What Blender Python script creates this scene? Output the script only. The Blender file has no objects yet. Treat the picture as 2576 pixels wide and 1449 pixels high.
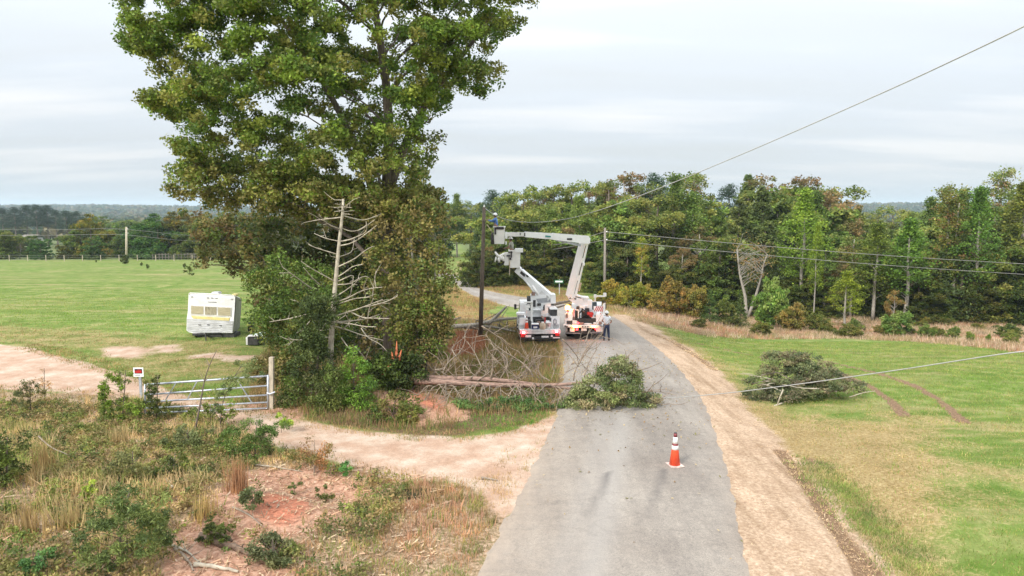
import bpy, bmesh, math, random
import numpy as np
from mathutils import Vector, Matrix, noise as mnoise

R = math.radians
random.seed(7)
rng = np.random.default_rng(11)
scene = bpy.context.scene
COL = scene.collection

# ------------------------------------------------------------------ camera
CAMZ = 6.8
PITCH = R(6.5)
F = 1773.0            # focal length in units of a 2576 px wide picture
cam_d = bpy.data.cameras.new("camera")
cam = bpy.data.objects.new("camera", cam_d)
COL.objects.link(cam)
cam.location = (0, 0, CAMZ)
cam.rotation_euler = (R(90) - PITCH, 0, 0)
cam_d.sensor_width = 36
cam_d.lens = 36 * F / 2576
cam_d.clip_end = 9000
scene.camera = cam

# ------------------------------------------------------------------ sky, sun, exposure
SUN_EL, SUN_AZ = R(38), R(215)      # azimuth clockwise from +Y
world = bpy.data.worlds.new("World")
scene.world = world
world.use_nodes = True
nt = world.node_tree
nt.nodes.clear()
def wn(t, **k):
    n = nt.nodes.new(t)
    for a, b in k.items(): setattr(n, a, b)
    return n
out = wn('ShaderNodeOutputWorld'); bg = wn('ShaderNodeBackground')
sky = wn('ShaderNodeTexSky', sky_type='NISHITA', sun_disc=False, sun_elevation=SUN_EL, sun_rotation=SUN_AZ)
tc = wn('ShaderNodeTexCoord'); sep = wn('ShaderNodeSeparateXYZ')
nt.links.new(tc.outputs['Generated'], sep.inputs[0])
# overcast deck: streaky bands of cloud, brighter towards the zenith
zc = wn('ShaderNodeMath', operation='MAXIMUM'); zc.inputs[1].default_value = 0.0
nt.links.new(sep.outputs[2], zc.inputs[0])
comb = wn('ShaderNodeCombineXYZ')
zp = wn('ShaderNodeMath', operation='ADD'); zp.inputs[1].default_value = 0.10
nt.links.new(zc.outputs[0], zp.inputs[0])
dx = wn('ShaderNodeMath', operation='DIVIDE'); dy = wn('ShaderNodeMath', operation='DIVIDE')
nt.links.new(sep.outputs[0], dx.inputs[0]); nt.links.new(zp.outputs[0], dx.inputs[1])
nt.links.new(sep.outputs[1], dy.inputs[0]); nt.links.new(zp.outputs[0], dy.inputs[1])
nt.links.new(dx.outputs[0], comb.inputs[0]); nt.links.new(dy.outputs[0], comb.inputs[1])
mp = wn('ShaderNodeMapping'); mp.inputs['Scale'].default_value = (0.22, 1.15, 1.0)
mp.inputs['Rotation'].default_value = (0, 0, R(4))
nt.links.new(comb.outputs[0], mp.inputs[0])
n1 = wn('ShaderNodeTexNoise'); n1.inputs['Scale'].default_value = 1.35; n1.inputs['Detail'].default_value = 5
n1.inputs['Roughness'].default_value = 0.5
nt.links.new(mp.outputs[0], n1.inputs['Vector'])
mp2 = wn('ShaderNodeMapping'); mp2.inputs['Scale'].default_value = (0.6, 0.9, 1.0)
nt.links.new(comb.outputs[0], mp2.inputs[0])
n2 = wn('ShaderNodeTexNoise'); n2.inputs['Scale'].default_value = 0.7; n2.inputs['Detail'].default_value = 4
nt.links.new(mp2.outputs[0], n2.inputs['Vector'])
mx = wn('ShaderNodeMix', data_type='FLOAT'); mx.inputs[0].default_value = 0.5
nt.links.new(n1.outputs[0], mx.inputs[2]); nt.links.new(n2.outputs[0], mx.inputs[3])
cr = wn('ShaderNodeValToRGB')
e = cr.color_ramp.elements
e[0].position = 0.38; e[0].color = (0.425, 0.448, 0.468, 1)
e[1].position = 0.62; e[1].color = (0.54, 0.545, 0.555, 1)
m_ = cr.color_ramp.elements.new(0.50); m_.color = (0.44, 0.47, 0.505, 1)
nt.links.new(mx.outputs[0], cr.inputs[0])
# CIE overcast: radiance grows with the sine of the elevation
ze = wn('ShaderNodeMapRange'); ze.inputs[1].default_value = 0.0; ze.inputs[2].default_value = 1.0
ze.inputs[3].default_value = 0.70; ze.inputs[4].default_value = 2.1
nt.links.new(zc.outputs[0], ze.inputs[0])
vm = wn('ShaderNodeVectorMath', operation='SCALE')
nt.links.new(cr.outputs[0], vm.inputs[0]); nt.links.new(ze.outputs[0], vm.inputs['Scale'])
# bluish strip low over the horizon
hr = wn('ShaderNodeMapRange'); hr.inputs[1].default_value = 0.0; hr.inputs[2].default_value = 0.05
hr.inputs[3].default_value = 0.75; hr.inputs[4].default_value = 0.0
nt.links.new(zc.outputs[0], hr.inputs[0])
hm = wn('ShaderNodeMix', data_type='RGBA'); hm.inputs[7].default_value = (0.32, 0.365, 0.405, 1)
nt.links.new(hr.outputs[0], hm.inputs[0]); nt.links.new(vm.outputs[0], hm.inputs[6])
sc = wn('ShaderNodeVectorMath', operation='SCALE'); sc.inputs['Scale'].default_value = 0.05
nt.links.new(sky.outputs[0], sc.inputs[0])
fm = wn('ShaderNodeMix', data_type='RGBA'); fm.inputs[0].default_value = 0.92
nt.links.new(sc.outputs[0], fm.inputs[6]); nt.links.new(hm.outputs[2], fm.inputs[7])
nt.links.new(fm.outputs[2], bg.inputs[0]); bg.inputs[1].default_value = 0.82
nt.links.new(bg.outputs[0], out.inputs[0])

sun_d = bpy.data.lights.new("sun", 'SUN'); sun_d.energy = 1.5; sun_d.angle = R(12); sun_d.color = (1, 0.95, 0.88)
sun = bpy.data.objects.new("sun", sun_d); COL.objects.link(sun)
sdir = Vector((math.sin(SUN_AZ) * math.cos(SUN_EL), math.cos(SUN_AZ) * math.cos(SUN_EL), math.sin(SUN_EL)))
sun.rotation_euler = (-sdir).to_track_quat('-Z', 'Y').to_euler()
sun.location = sdir * 60

scene.view_settings.view_transform = 'Standard'
scene.view_settings.look = 'None'
scene.view_settings.gamma = 1
scene.view_settings.exposure = 1.42
scene.cycles.max_bounces = 6
scene.cycles.volume_bounces = 1

# ------------------------------------------------------------------ pixel <-> world
CP, SP = math.cos(PITCH), math.sin(PITCH)
def ray(u, v):
    x = (u - 1288) / F; t = -(v - 724.5) / F
    return Vector((x, CP + t * SP, -SP + t * CP))
def P(u, v, Y):
    d = ray(u, v); s = Y / d.y
    return Vector((0, 0, CAMZ)) + d * s
def P7(x, y, Y):      # from the crop (1000..1800, 750..1450) enlarged 2.07x
    return P((1000 + x / 2.07) / 1.5528, (750 + y / 2.07) / 1.5528, Y)
def PC(x, y, Y):      # from the crop (1850..2500, 780..1400) enlarged 2.337x
    return P((1850 + x / 2.337) / 1.5528, (780 + y / 2.337) / 1.5528, Y)

# ------------------------------------------------------------------ terrain height
def sprof(xs, zs):
    xs = np.array(xs, float); zs = np.array(zs, float)
    def f(d):
        a = 0
        for k in (-.2, -.12, -.04, .04, .12, .2): a = a + np.interp(d * (1 + k), xs, zs)
        return a / 6
    return f
prL = sprof([0, 16, 25, 36, 60, 90, 130, 200, 300, 450, 900, 1500, 2100, 3000, 5000],
            [0, .1, -.25, .2, -.3, -1.3, -2.8, -6.5, -11, -16, -22, -20, -13, -10, -12])
prM = sprof([0, 24, 30, 40, 45, 60, 75, 100, 130, 200, 300, 450, 900, 1500, 2100, 3000, 5000],
            [0, -.1, -.25, -1., -1.5, -2.0, -2.6, -3.4, -3.8, -4.5, -10, -16, -22, -20, -12, -8, -12])
prR = sprof([0, 20, 30, 45, 65, 90, 130, 300, 450, 900, 1500, 2100, 3000, 5000],
            [0, -.25, -.9, -2.2, -4.5, -5.4, -6, -11, -15, -20, -16, -4, -2, -10])
def sstep(x, a, b):
    t = np.clip((x - a) / (b - a), 0, 1); return t * t * (3 - 2 * t)
def wav(X, Y, s, ph=0.):
    return (np.sin(X / s + ph + 1.3 * np.sin(Y / s * .7 + ph)) + np.sin(Y / s * 1.1 + 1.7 * ph + 1.1 * np.sin(X / s * .8 - ph))
            + np.sin((X + Y) / s * .63 + 2.1 * ph)) / 3
BUMPS = [  # x, y, radius x, radius y, height
    (-6.2, 25.0, 3.2, 2.2, .45), (-11, 14.5, 4.5, 4.0, .55), (-4.6, 16.6, 1.7, 1.0, -.42), (-6.4, 15.0, 1.6, 1.3, .30),
    (-1.2, 30.5, 2.6, 2.6, -.25), (-3.5, 22.4, 1.5, .8, -.22), (8.5, 15, 1.2, 4.5, -.22), (10.5, 24, 2.0, 4., -.2)]
def zf(X, Y):
    X = np.asarray(X, float); Y = np.asarray(Y, float)
    d = np.hypot(X * .3, Y)
    a = X / np.maximum(d, 3.0)
    wl = 1 - sstep(a, -.42, -.14); wr = sstep(a, .14, .38)
    z = prL(d) * wl + prR(d) * wr + prM(d) * (1 - wl - wr)
    far = sstep(d, 120, 900)
    z = z + far * (wav(X, Y, 310., .4) * 6 + wav(X, Y, 120., 2.) * 2.0) + wav(X, Y, 9., 1.) * .05 * (1 - far)
    for bx, by, rx, ry, h in BUMPS:
        z = z + h * np.exp(-((X - bx) / rx) ** 2 - ((Y - by) / ry) ** 2)
    return z
def z1(x, y): return float(zf(x, y))
def G(u, v):
    """where the ray through a picture point meets the terrain"""
    d = ray(u, v); o = Vector((0, 0, CAMZ)); t = 5.0; pt = t
    while t < 3500:
        p = o + d * t
        if p.z < z1(p.x, p.y): break
        pt = t; t *= 1.03
    for _ in range(22):
        m = (pt + t) / 2; p = o + d * m
        if p.z < z1(p.x, p.y): t = m
        else: pt = m
    p = o + d * t
    return Vector((p.x, p.y, z1(p.x, p.y)))
def Gs(pts): return [G(u, v) for u, v in pts]
def gx(u, Y):
    """ground point under picture column u at distance Y"""
    x = (u - 1288) / F * Y * 1.0
    for _ in range(6):
        z = z1(x, Y)
        c = Y * CP - (z - CAMZ) * SP
        x = (u - 1288) / F * c
    return Vector((x, Y, z1(x, Y)))

# ------------------------------------------------------------------ materials
def new_mat(name):
    m = bpy.data.materials.new(name); m.use_nodes = True
    t = m.node_tree; b = t.nodes['Principled BSDF']
    return m, t, b
def noisy(t, scale, detail=3, rough=.55, vec=None, obj=True):
    n = t.nodes.new('ShaderNodeTexNoise'); n.inputs['Scale'].default_value = scale
    n.inputs['Detail'].default_value = detail; n.inputs['Roughness'].default_value = rough
    if vec is None:
        c = t.nodes.new('ShaderNodeTexCoord'); vec = c.outputs['Object']
    t.links.new(vec, n.inputs['Vector'])
    return n
def rampnode(t, src, stops):
    r = t.nodes.new('ShaderNodeValToRGB'); el = r.color_ramp.elements
    el[0].position, el[0].color = stops[0][0], (*stops[0][1], 1)
    el[1].position, el[1].color = stops[-1][0], (*stops[-1][1], 1)
    for p, c in stops[1:-1]:
        x = el.new(p); x.color = (*c, 1)
    t.links.new(src, r.inputs[0]); return r
def mat(name, c, rough=.5, metal=0., var=.18, scale=4., bump=0., c2=None, spec=.4, stretch=None):
    m, t, b = new_mat(name)
    vec = None
    if stretch:
        tcn = t.nodes.new('ShaderNodeTexCoord'); mpn = t.nodes.new('ShaderNodeMapping')
        mpn.inputs['Scale'].default_value = stretch
        t.links.new(tcn.outputs['Object'], mpn.inputs[0]); vec = mpn.outputs[0]
    n = noisy(t, scale, 5, .6, vec)
    lo = c2 if c2 else tuple(x * (1 - var) for x in c)
    hi = tuple(min(1, x * (1 + var * .5)) for x in c)
    r = rampnode(t, n.outputs[0], [(.35, lo), (.62, hi)])
    t.links.new(r.outputs[0], b.inputs['Base Color'])
    b.inputs['Roughness'].default_value = rough; b.inputs['Metallic'].default_value = metal
    b.inputs['Specular IOR Level'].default_value = spec
    if bump:
        bn = t.nodes.new('ShaderNodeBump'); bn.inputs['Strength'].default_value = bump; bn.inputs['Distance'].default_value = .02
        t.links.new(n.outputs[0], bn.inputs['Height']); t.links.new(bn.outputs[0], b.inputs['Normal'])
    return m
def emis(name, c, s, base=None):
    m, t, b = new_mat(name)
    n = noisy(t, 9); r = rampnode(t, n.outputs[0], [(.3, tuple(x * .85 for x in c)), (.7, c)])
    t.links.new(r.outputs[0], b.inputs['Emission Color']); b.inputs['Emission Strength'].default_value = s
    b.inputs['Base Color'].default_value = (*(base or c), 1); b.inputs['Roughness'].default_value = .3
    return m
def leafmat(name, transl=.36):
    """colour comes from the leaf's own colour attribute, tinted per tree by its object colour"""
    m = bpy.data.materials.new(name); m.use_nodes = True; t = m.node_tree; t.nodes.clear()
    o = t.nodes.new('ShaderNodeOutputMaterial'); a = t.nodes.new('ShaderNodeAttribute'); a.attribute_name = 'Col'
    oi = t.nodes.new('ShaderNodeObjectInfo')
    mu = t.nodes.new('ShaderNodeMix'); mu.data_type = 'RGBA'; mu.blend_type = 'MULTIPLY'; mu.inputs[0].default_value = 1
    t.links.new(a.outputs['Color'], mu.inputs[6]); t.links.new(oi.outputs['Color'], mu.inputs[7])
    n = noisy(t, 1.3, 2)
    r = rampnode(t, n.outputs[0], [(.3, (1.15, 1.15, 1.15)), (.7, (1.9, 1.85, 1.55))])
    m2 = t.nodes.new('ShaderNodeMix'); m2.data_type = 'RGBA'; m2.blend_type = 'MULTIPLY'; m2.inputs[0].default_value = 1
    t.links.new(mu.outputs[2], m2.inputs[6]); t.links.new(r.outputs[0], m2.inputs[7])
    p = t.nodes.new('ShaderNodeBsdfPrincipled'); p.inputs['Roughness'].default_value = .55; p.inputs['Specular IOR Level'].default_value = .25
    tr = t.nodes.new('ShaderNodeBsdfTranslucent'); mi = t.nodes.new('ShaderNodeMixShader'); mi.inputs[0].default_value = transl
    t.links.new(m2.outputs[2], p.inputs['Base Color']); t.links.new(m2.outputs[2], tr.inputs['Color'])
    t.links.new(p.outputs[0], mi.inputs[1]); t.links.new(tr.outputs[0], mi.inputs[2]); t.links.new(mi.outputs[0], o.inputs[0])
    return m
M = {}
M['leaf'] = leafmat('leaf')
M['needle'] = leafmat('needle', .2)
M['blade'] = leafmat('blade', .3)
M['bark'] = mat('bark', (.16, .125, .10), .9, var=.5, scale=5, bump=.6, stretch=(3, 3, .7))
M['bark_red'] = mat('bark_red', (.36, .235, .185), .9, c2=(.13, .085, .065), scale=9, bump=1., stretch=(.7, 3, 3))
M['bark_pale'] = mat('bark_pale', (.34, .31, .26), .9, var=.4, scale=5, bump=.4, stretch=(3, 3, .6))
M['dead_wood'] = mat('dead_wood', (.47, .42, .33), .85, c2=(.30, .26, .20), scale=5, bump=.5)
M['grey_wood'] = mat('grey_wood', (.29, .23, .17), .9, c2=(.20, .17, .14), scale=7, bump=.5)
M['twig'] = mat('twig', (.30, .235, .175), .9, c2=(.19, .14, .105), scale=5)
M['pole_dark'] = mat('pole_dark', (.15, .115, .085), .9, c2=(.08, .06, .045), scale=6, stretch=(4, 4, .5), bump=.4)
M['pole_grey'] = mat('pole_grey', (.24, .21, .18), .9, var=.3, scale=6, stretch=(4, 4, .5), bump=.4)
M['post_wood'] = mat('post_wood', (.50, .43, .33), .9, var=.3, scale=6, stretch=(4, 4, .6), bump=.4)
M['white'] = mat('white_paint', (.88, .88, .87), .35, var=.05, scale=2.5)
M['white_dirty'] = mat('white_dirty', (.72, .71, .69), .5, var=.25, scale=3)
M['fibreglass'] = mat('fibreglass', (.86, .84, .80), .45, var=.08, scale=2)
M['black'] = mat('black_rubber', (.022, .021, .02), .8, var=.4, scale=8)
M['dark'] = mat('dark_metal', (.05, .048, .046), .55, var=.5, scale=6)
M['steel'] = mat('steel', (.42, .43, .45), .45, metal=.5, var=.25, scale=6)
M['galv'] = mat('galvanised', (.52, .55, .60), .42, metal=.45, var=.22, scale=9)
M['glass'] = mat('dark_glass', (.05, .07, .085), .12, var=.3, scale=1.5, spec=.8)
M['orange'] = mat('cone_orange', (.85, .095, .035), .5, var=.1, scale=6)
M['cone_cap'] = mat('cone_cap', (.20, .045, .05), .5, var=.3, scale=9)
M['cone_base'] = mat('cone_base', (.62, .50, .44), .7, var=.25, scale=9)
M['cone_white'] = mat('cone_white', (.82, .80, .76), .4, var=.08, scale=9)
M['red'] = mat('red_paint', (.55, .035, .03), .45, var=.2, scale=6)
M['blue_cool'] = mat('cooler_blue', (.03, .035, .12), .5, var=.2)
M['tan'] = mat('tan_canvas', (.55, .45, .33), .8, var=.2)
M['cable'] = mat('cable', (.42, .42, .40), .6, var=.1)
M['cable_dark'] = mat('cable_dark', (.24, .235, .215), .6, var=.1)
M['green_sign'] = mat('green_sign', (.01, .12, .05), .5, var=.1)
M['amber'] = emis('amber_lamp', (1, .33, .03), 9.0, (.8, .3, .05))
M['redlamp'] = emis('red_lamp', (1, .03, .04), 4.5, (.6, .02, .02))
M['whitelamp'] = emis('hot_lamp', (1, .72, .55), 7.0)
M['skin'] = mat('skin', (.36, .20, .14), .6, var=.1)
M['hair'] = mat('hair', (.04, .025, .018), .8, var=.2)
M['shirt_blue'] = mat('shirt_blue', (.10, .21, .50), .85, var=.3, scale=7)
M['shirt_white'] = mat('shirt_white', (.80, .82, .86), .85, var=.08, scale=7)
M['camo'] = mat('camo', (.40, .39, .33), .9, c2=(.13, .13, .10), scale=14)
M['jeans'] = mat('jeans', (.03, .04, .085), .9, var=.35, scale=7)
M['trouser'] = mat('trouser', (.15, .12, .10), .9, var=.3, scale=7)
M['hat'] = mat('hard_hat', (.84, .84, .83), .3, var=.04)
M['boot'] = mat('boot', (.12, .075, .045), .8, var=.3)
M['harness'] = mat('harness', (.05, .04, .045), .8, var=.3)
M['tarp'] = mat('tarp', (.55, .66, .60), .6, var=.3, scale=5)
M['yellow'] = mat('yellow_stripe', (.72, .62, .25), .6, c2=(.62, .52, .25), scale=3)
M['blind'] = mat('window_blind', (.47, .42, .28), .7, c2=(.33, .29, .19), scale=2.5, stretch=(1, 1, 18))
M['blind2'] = mat('window_curtain', (.42, .38, .27), .8, c2=(.17, .15, .10), scale=5, stretch=(6, 6, 1.))
M['roofgrey'] = mat('roof_grey', (.45, .44, .43), .7, var=.15)
M['splinter'] = mat('splinter', (.62, .20, .09), .8, c2=(.42, .12, .06), scale=7)
M['teal'] = mat('teal_decal', (.04, .26, .25), .5, var=.1)

# ------------------------------------------------------------------ mesh builders
class MB:
    """collects boxes, bars and tubes into one mesh; vertices are given in world space unless local=True"""
    def __init__(s, local=False): s.v = []; s.f = []; s.mi = []; s.local = local; s.cur = 0
    def poly(s, vs, fs):
        b = len(s.v); s.v += [tuple(p) for p in vs]
        for f in fs: s.f.append(tuple(b + i for i in f)); s.mi.append(s.cur)
    def box(s, c, size, rz=0., rx=0., taper=1.):
        sx, sy, sz = (a / 2 for a in size); m = Matrix.Rotation(rz, 3, 'Z') @ Matrix.Rotation(rx, 3, 'X'); c = Vector(c); vs = []
        for z in (-1, 1):
            k = taper if z > 0 else 1
            for x, y in ((-1, -1), (1, -1), (1, 1), (-1, 1)): vs.append(c + m @ Vector((x * sx * k, y * sy * k, z * sz)))
        s.poly(vs, [(3, 2, 1, 0), (4, 5, 6, 7), (0, 1, 5, 4), (1, 2, 6, 5), (2, 3, 7, 6), (3, 0, 4, 7)])
    def bbox(s, c, size, bev=.05, rz=0.):
        """box with bevelled edges"""
        bm = bmesh.new(); bmesh.ops.create_cube(bm, size=1)
        bmesh.ops.scale(bm, vec=size, verts=bm.verts)
        bmesh.ops.bevel(bm, geom=bm.edges[:], offset=bev, segments=2, affect='EDGES')
        if rz: bmesh.ops.rotate(bm, cent=(0, 0, 0), matrix=Matrix.Rotation(rz, 3, 'Z'), verts=bm.verts)
        bm.verts.index_update(); c = Vector(c)
        s.poly([v.co + c for v in bm.verts], [[v.index for v in f.verts] for f in bm.faces]); bm.free()
    def beam(s, a, b, w, h, w2=None, h2=None, up=(0, 0, 1)):
        a = Vector(a); b = Vector(b); d = (b - a).normalized(); r = d.cross(Vector(up))
        if r.length < 1e-4: r = Vector((1, 0, 0))
        r.normalize(); n = r.cross(d); w2 = w if w2 is None else w2; h2 = h if h2 is None else h2
        vs = []
        for p, ww, hh in ((a, w, h), (b, w2, h2)):
            for x, y in ((-1, -1), (1, -1), (1, 1), (-1, 1)): vs.append(p + r * x * ww / 2 + n * y * hh / 2)
        s.poly(vs, [(0, 1, 2, 3), (7, 6, 5, 4), (4, 5, 1, 0), (5, 6, 2, 1), (6, 7, 3, 2), (7, 4, 0, 3)])
    def tube(s, pts, rad, n=6, cap=True):
        pts = [Vector(p) for p in pts]
        if not hasattr(rad, '__len__'): rad = [rad] * len(pts)
        vs = []; ref = Vector((0, 0, 1))
        d0 = (pts[1] - pts[0]).normalized()
        if abs(d0.dot(ref)) > .9: ref = Vector((1, 0, 0))
        x = d0.cross(ref).normalized()
        for i, p in enumerate(pts):
            d = (pts[min(i + 1, len(pts) - 1)] - pts[max(i - 1, 0)])
            d = d.normalized() if d.length > 1e-9 else d0
            x = (x - d * x.dot(d)); x = x.normalized() if x.length > 1e-6 else d.cross(Vector((.3, .5, .8))).normalized()
            y = d.cross(x)
            for k in range(n):
                an = 2 * math.pi * k / n; vs.append(p + (x * math.cos(an) + y * math.sin(an)) * rad[i])
        fs = []
        for i in range(len(pts) - 1):
            for k in range(n):
                a = i * n + k; b = i * n + (k + 1) % n; fs.append((a, b, b + n, a + n))
        if cap: fs.append(tuple(range(n - 1, -1, -1))); fs.append(tuple((len(pts) - 1) * n + k for k in range(n)))
        s.poly(vs, fs)
    def lathe(s, c, prof, n=16, ax='Z', sx=1., rz=0.):
        c = Vector(c); vs = []
        rm = Matrix.Rotation(rz, 3, 'Z')
        for r, h in prof:
            for k in range(n):
                a = 2 * math.pi * k / n; p = Vector((r * math.cos(a) * sx, r * math.sin(a), h))
                if ax == 'X': p = Vector((p.z, p.x, p.y))
                vs.append(c + rm @ p)
        fs = []
        for i in range(len(prof) - 1):
            for k in range(n):
                a = i * n + k; b = i * n + (k + 1) % n; fs.append((a, b, b + n, a + n))
        fs.append(tuple(range(n - 1, -1, -1))); fs.append(tuple((len(prof) - 1) * n + k for k in range(n)))
        s.poly(vs, fs)
    def prism(s, pts, off):
        """polygon (list of points) extruded by the vector off"""
        off = Vector(off); n = len(pts); vs = [Vector(p) for p in pts] + [Vector(p) + off for p in pts]
        fs = [tuple(range(n)), tuple(range(2 * n - 1, n - 1, -1))] + [(i, i + n, (i + 1) % n + n, (i + 1) % n) for i in range(n)]
        s.poly(vs, fs)
    def build(s, name, mats, parent=None, smooth=False):
        me = bpy.data.meshes.new(name)
        vs = s.v
        if parent is not None and not s.local:
            mi = wmat(parent).inverted(); vs = [tuple(mi @ Vector(p)) for p in vs]
        me.from_pydata(vs, [], s.f)
        if not isinstance(mats, (list, tuple)): mats = [mats]
        for m in mats: me.materials.append(M[m] if isinstance(m, str) else m)
        if len(mats) > 1: me.polygons.foreach_set('material_index', s.mi)
        if smooth: me.polygons.foreach_set('use_smooth', [True] * len(me.polygons))
        bm = bmesh.new(); bm.from_mesh(me); bmesh.ops.recalc_face_normals(bm, faces=bm.faces); bm.to_mesh(me); bm.free()
        o = bpy.data.objects.new(name, me); COL.objects.link(o)
        if parent is not None: o.parent = parent
        return o
def wmat(o):
    m = Matrix.LocRotScale(o.location, o.rotation_euler, o.scale)
    return (wmat(o.parent) @ m) if o.parent else m
def empty(name, loc, rz=0.):
    o = bpy.data.objects.new(name, None); COL.objects.link(o); o.location = loc; o.rotation_euler = (0, 0, rz)
    o.empty_display_size = .3; return o
def tag(o, label=None, cat=None, group=None, kind=None):
    if label: o['label'] = label
    if cat: o['category'] = cat
    if group: o['group'] = group
    if kind: o['kind'] = kind
    return o
def np_mesh(name, V, k, mats, C=None, parent=None, smooth=False):
    """faces of k consecutive vertices each"""
    n = len(V); me = bpy.data.meshes.new(name)
    if parent is not None:
        mi = np.array(wmat(parent).inverted()); V = V @ mi[:3, :3].T + mi[:3, 3]
    me.vertices.add(n); me.vertices.foreach_set('co', np.ascontiguousarray(V, dtype=np.float32).ravel())
    me.loops.add(n); me.loops.foreach_set('vertex_index', np.arange(n, dtype=np.int32))
    f = n // k; me.polygons.add(f)
    me.polygons.foreach_set('loop_start', np.arange(0, n, k, dtype=np.int32))
    if C is not None:
        ca = me.color_attributes.new('Col', 'FLOAT_COLOR', 'POINT')
        c4 = np.ones((n, 4), np.float32); c4[:, :3] = C; ca.data.foreach_set('color', c4.ravel())
    me.update(calc_edges=True)
    me.materials.append(M[mats] if isinstance(mats, str) else mats)
    o = bpy.data.objects.new(name, me); COL.objects.link(o)
    if parent is not None: o.parent = parent
    return o
def leaf_quads(Cn, size, col, aspect=.62, up=.35, r=rng, droop=0.):
    """one rhombic leaf per centre"""
    n = len(Cn); size = np.broadcast_to(size, (n,))
    a = r.normal(size=(n, 3)); a[:, 2] = a[:, 2] * (1 - up * .4) - droop; a /= np.linalg.norm(a, axis=1)[:, None]
    nm = r.normal(size=(n, 3)); nm[:, 2] += up * 2.2
    b = np.cross(nm, a); b /= np.maximum(np.linalg.norm(b, axis=1)[:, None], 1e-6)
    A = a * size[:, None] * .5; B = b * size[:, None] * .5 * aspect
    V = np.stack([Cn - A, Cn + B, Cn + A, Cn - B], 1).reshape(-1, 3)
    return V, np.repeat(col, 4, 0)
def sd_poly(X, Y, poly):
    """signed distance to polygon, negative inside"""
    Pn = np.array([(p[0], p[1]) for p in poly]); X = np.asarray(X, float); Y = np.asarray(Y, float)
    d = np.full(X.shape, 1e18); ins = np.zeros(X.shape, bool); n = len(Pn)
    for i in range(n):
        ax, ay = Pn[i]; bx, by = Pn[(i + 1) % n]; ex, ey = bx - ax, by - ay
        t = np.clip(((X - ax) * ex + (Y - ay) * ey) / max(ex * ex + ey * ey, 1e-12), 0, 1)
        d = np.minimum(d, (X - ax - ex * t) ** 2 + (Y - ay - ey * t) ** 2)
        c = ((ay > Y) != (by > Y))
        with np.errstate(divide='ignore', invalid='ignore'):
            c &= X < (bx - ax) * (Y - ay) / (by - ay if by != ay else 1e-12) + ax
        ins ^= c
    d = np.sqrt(d); return np.where(ins, -d, d)
def d_line(X, Y, pts):
    d = np.full(np.shape(X), 1e18)
    for a, b in zip(pts[:-1], pts[1:]):
        ex, ey = b[0] - a[0], b[1] - a[1]
        t = np.clip(((X - a[0]) * ex + (Y - a[1]) * ey) / max(ex * ex + ey * ey, 1e-12), 0, 1)
        d = np.minimum(d, (X - a[0] - ex * t) ** 2 + (Y - a[1] - ey * t) ** 2)
    return np.sqrt(d)
def resample(pts, n):
    p = np.array([tuple(q)[:3] for q in pts], float); s = np.r_[0, np.cumsum(np.linalg.norm(np.diff(p, axis=0), axis=1))]
    t = np.linspace(0, s[-1], n); return np.stack([np.interp(t, s, p[:, i]) for i in range(p.shape[1])], 1)
def smooth_line(p, k=3):
    p = p.copy()
    for _ in range(k): p[1:-1] = p[1:-1] * .5 + (p[:-2] + p[2:]) * .25
    return p

# ------------------------------------------------------------------ zones on the ground (traced once, then fixed in the world)
rightE = Gs([(1960, 1900), (1918, 1560), (1895, 1449), (1862, 1300), (1838, 1190), (1817, 1120), (1790, 1050), (1770, 1000), (1740, 960), (1700, 915),
             (1650, 870), (1600, 835), (1548, 797)])
leftE = Gs([(900, 1900), (1125, 1560), (1190, 1449), (1270, 1300), (1332, 1180), (1372, 1100), (1397, 1040), (1406, 1000), (1413, 950), (1416, 905),
            (1412, 870), (1400, 840), (1378, 812)])
farU = Gs([(1450, 770), (1320, 748), (1260, 739), (1205, 726), (1168, 704), (1150, 692), (1120, 684), (1080, 680)])
farL = Gs([(1340, 785), (1270, 768), (1235, 759), (1190, 744), (1160, 727), (1143, 708), (1115, 697), (1080, 691)])
def xy(p): return (p[0], p[1])
rR = smooth_line(resample(rightE + farU, 260), 14); rL = smooth_line(resample(leftE + farL, 260), 14)
road_poly = [xy(p) for p in rR] + [xy(p) for p in rL[::-1]]
ctr = (rR + rL) / 2

drive_poly = [xy(p) for p in Gs([(1400, 1042), (1345, 1066), (1270, 1088), (1160, 1103), (1050, 1100), (940, 1090), (830, 1075), (740, 1058), (660, 1040),
    (590, 1030), (500, 1003), (400, 975), (290, 938), (200, 912), (100, 884), (0, 868), (-200, 845), (-700, 815), (-700, 900), (-200, 960), (0, 978), (120, 985), (230, 990), (330, 1000), (430, 1020),
    (520, 1050), (600, 1085), (660, 1118), (740, 1135), (850, 1166), (930, 1188), (1060, 1200), (1180, 1215), (1235, 1245), (1262, 1300), (1272, 1300), (1290, 1290), (1345, 1180), (1400, 1080)])]
patch1 = [xy(p) for p in Gs([(190, 880), (240, 870), (330, 866), (430, 872), (450, 885), (380, 892), (300, 905), (230, 900)])]
patch2 = [xy(p) for p in Gs([(450, 893), (560, 886), (680, 892), (700, 905), (560, 908), (470, 905)])]
verge_poly = [xy(p) for p in Gs([(1990, 1900), (1940, 1560), (1885, 1420), (1850, 1290), (1825, 1180), (1805, 1120), (1780, 1050), (1760, 1005), (1690, 915), (1600, 843), (1545, 802), (1548, 786), (1600, 800), (1660, 835), (1720, 872),
    (1790, 915), (1812, 950), (1842, 985), (1872, 1020), (1922, 1080), (1975, 1135), (2045, 1190), (2110, 1270), (2185, 1370), (2260, 1449), (2400, 1560), (2700, 1900)])]
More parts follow.
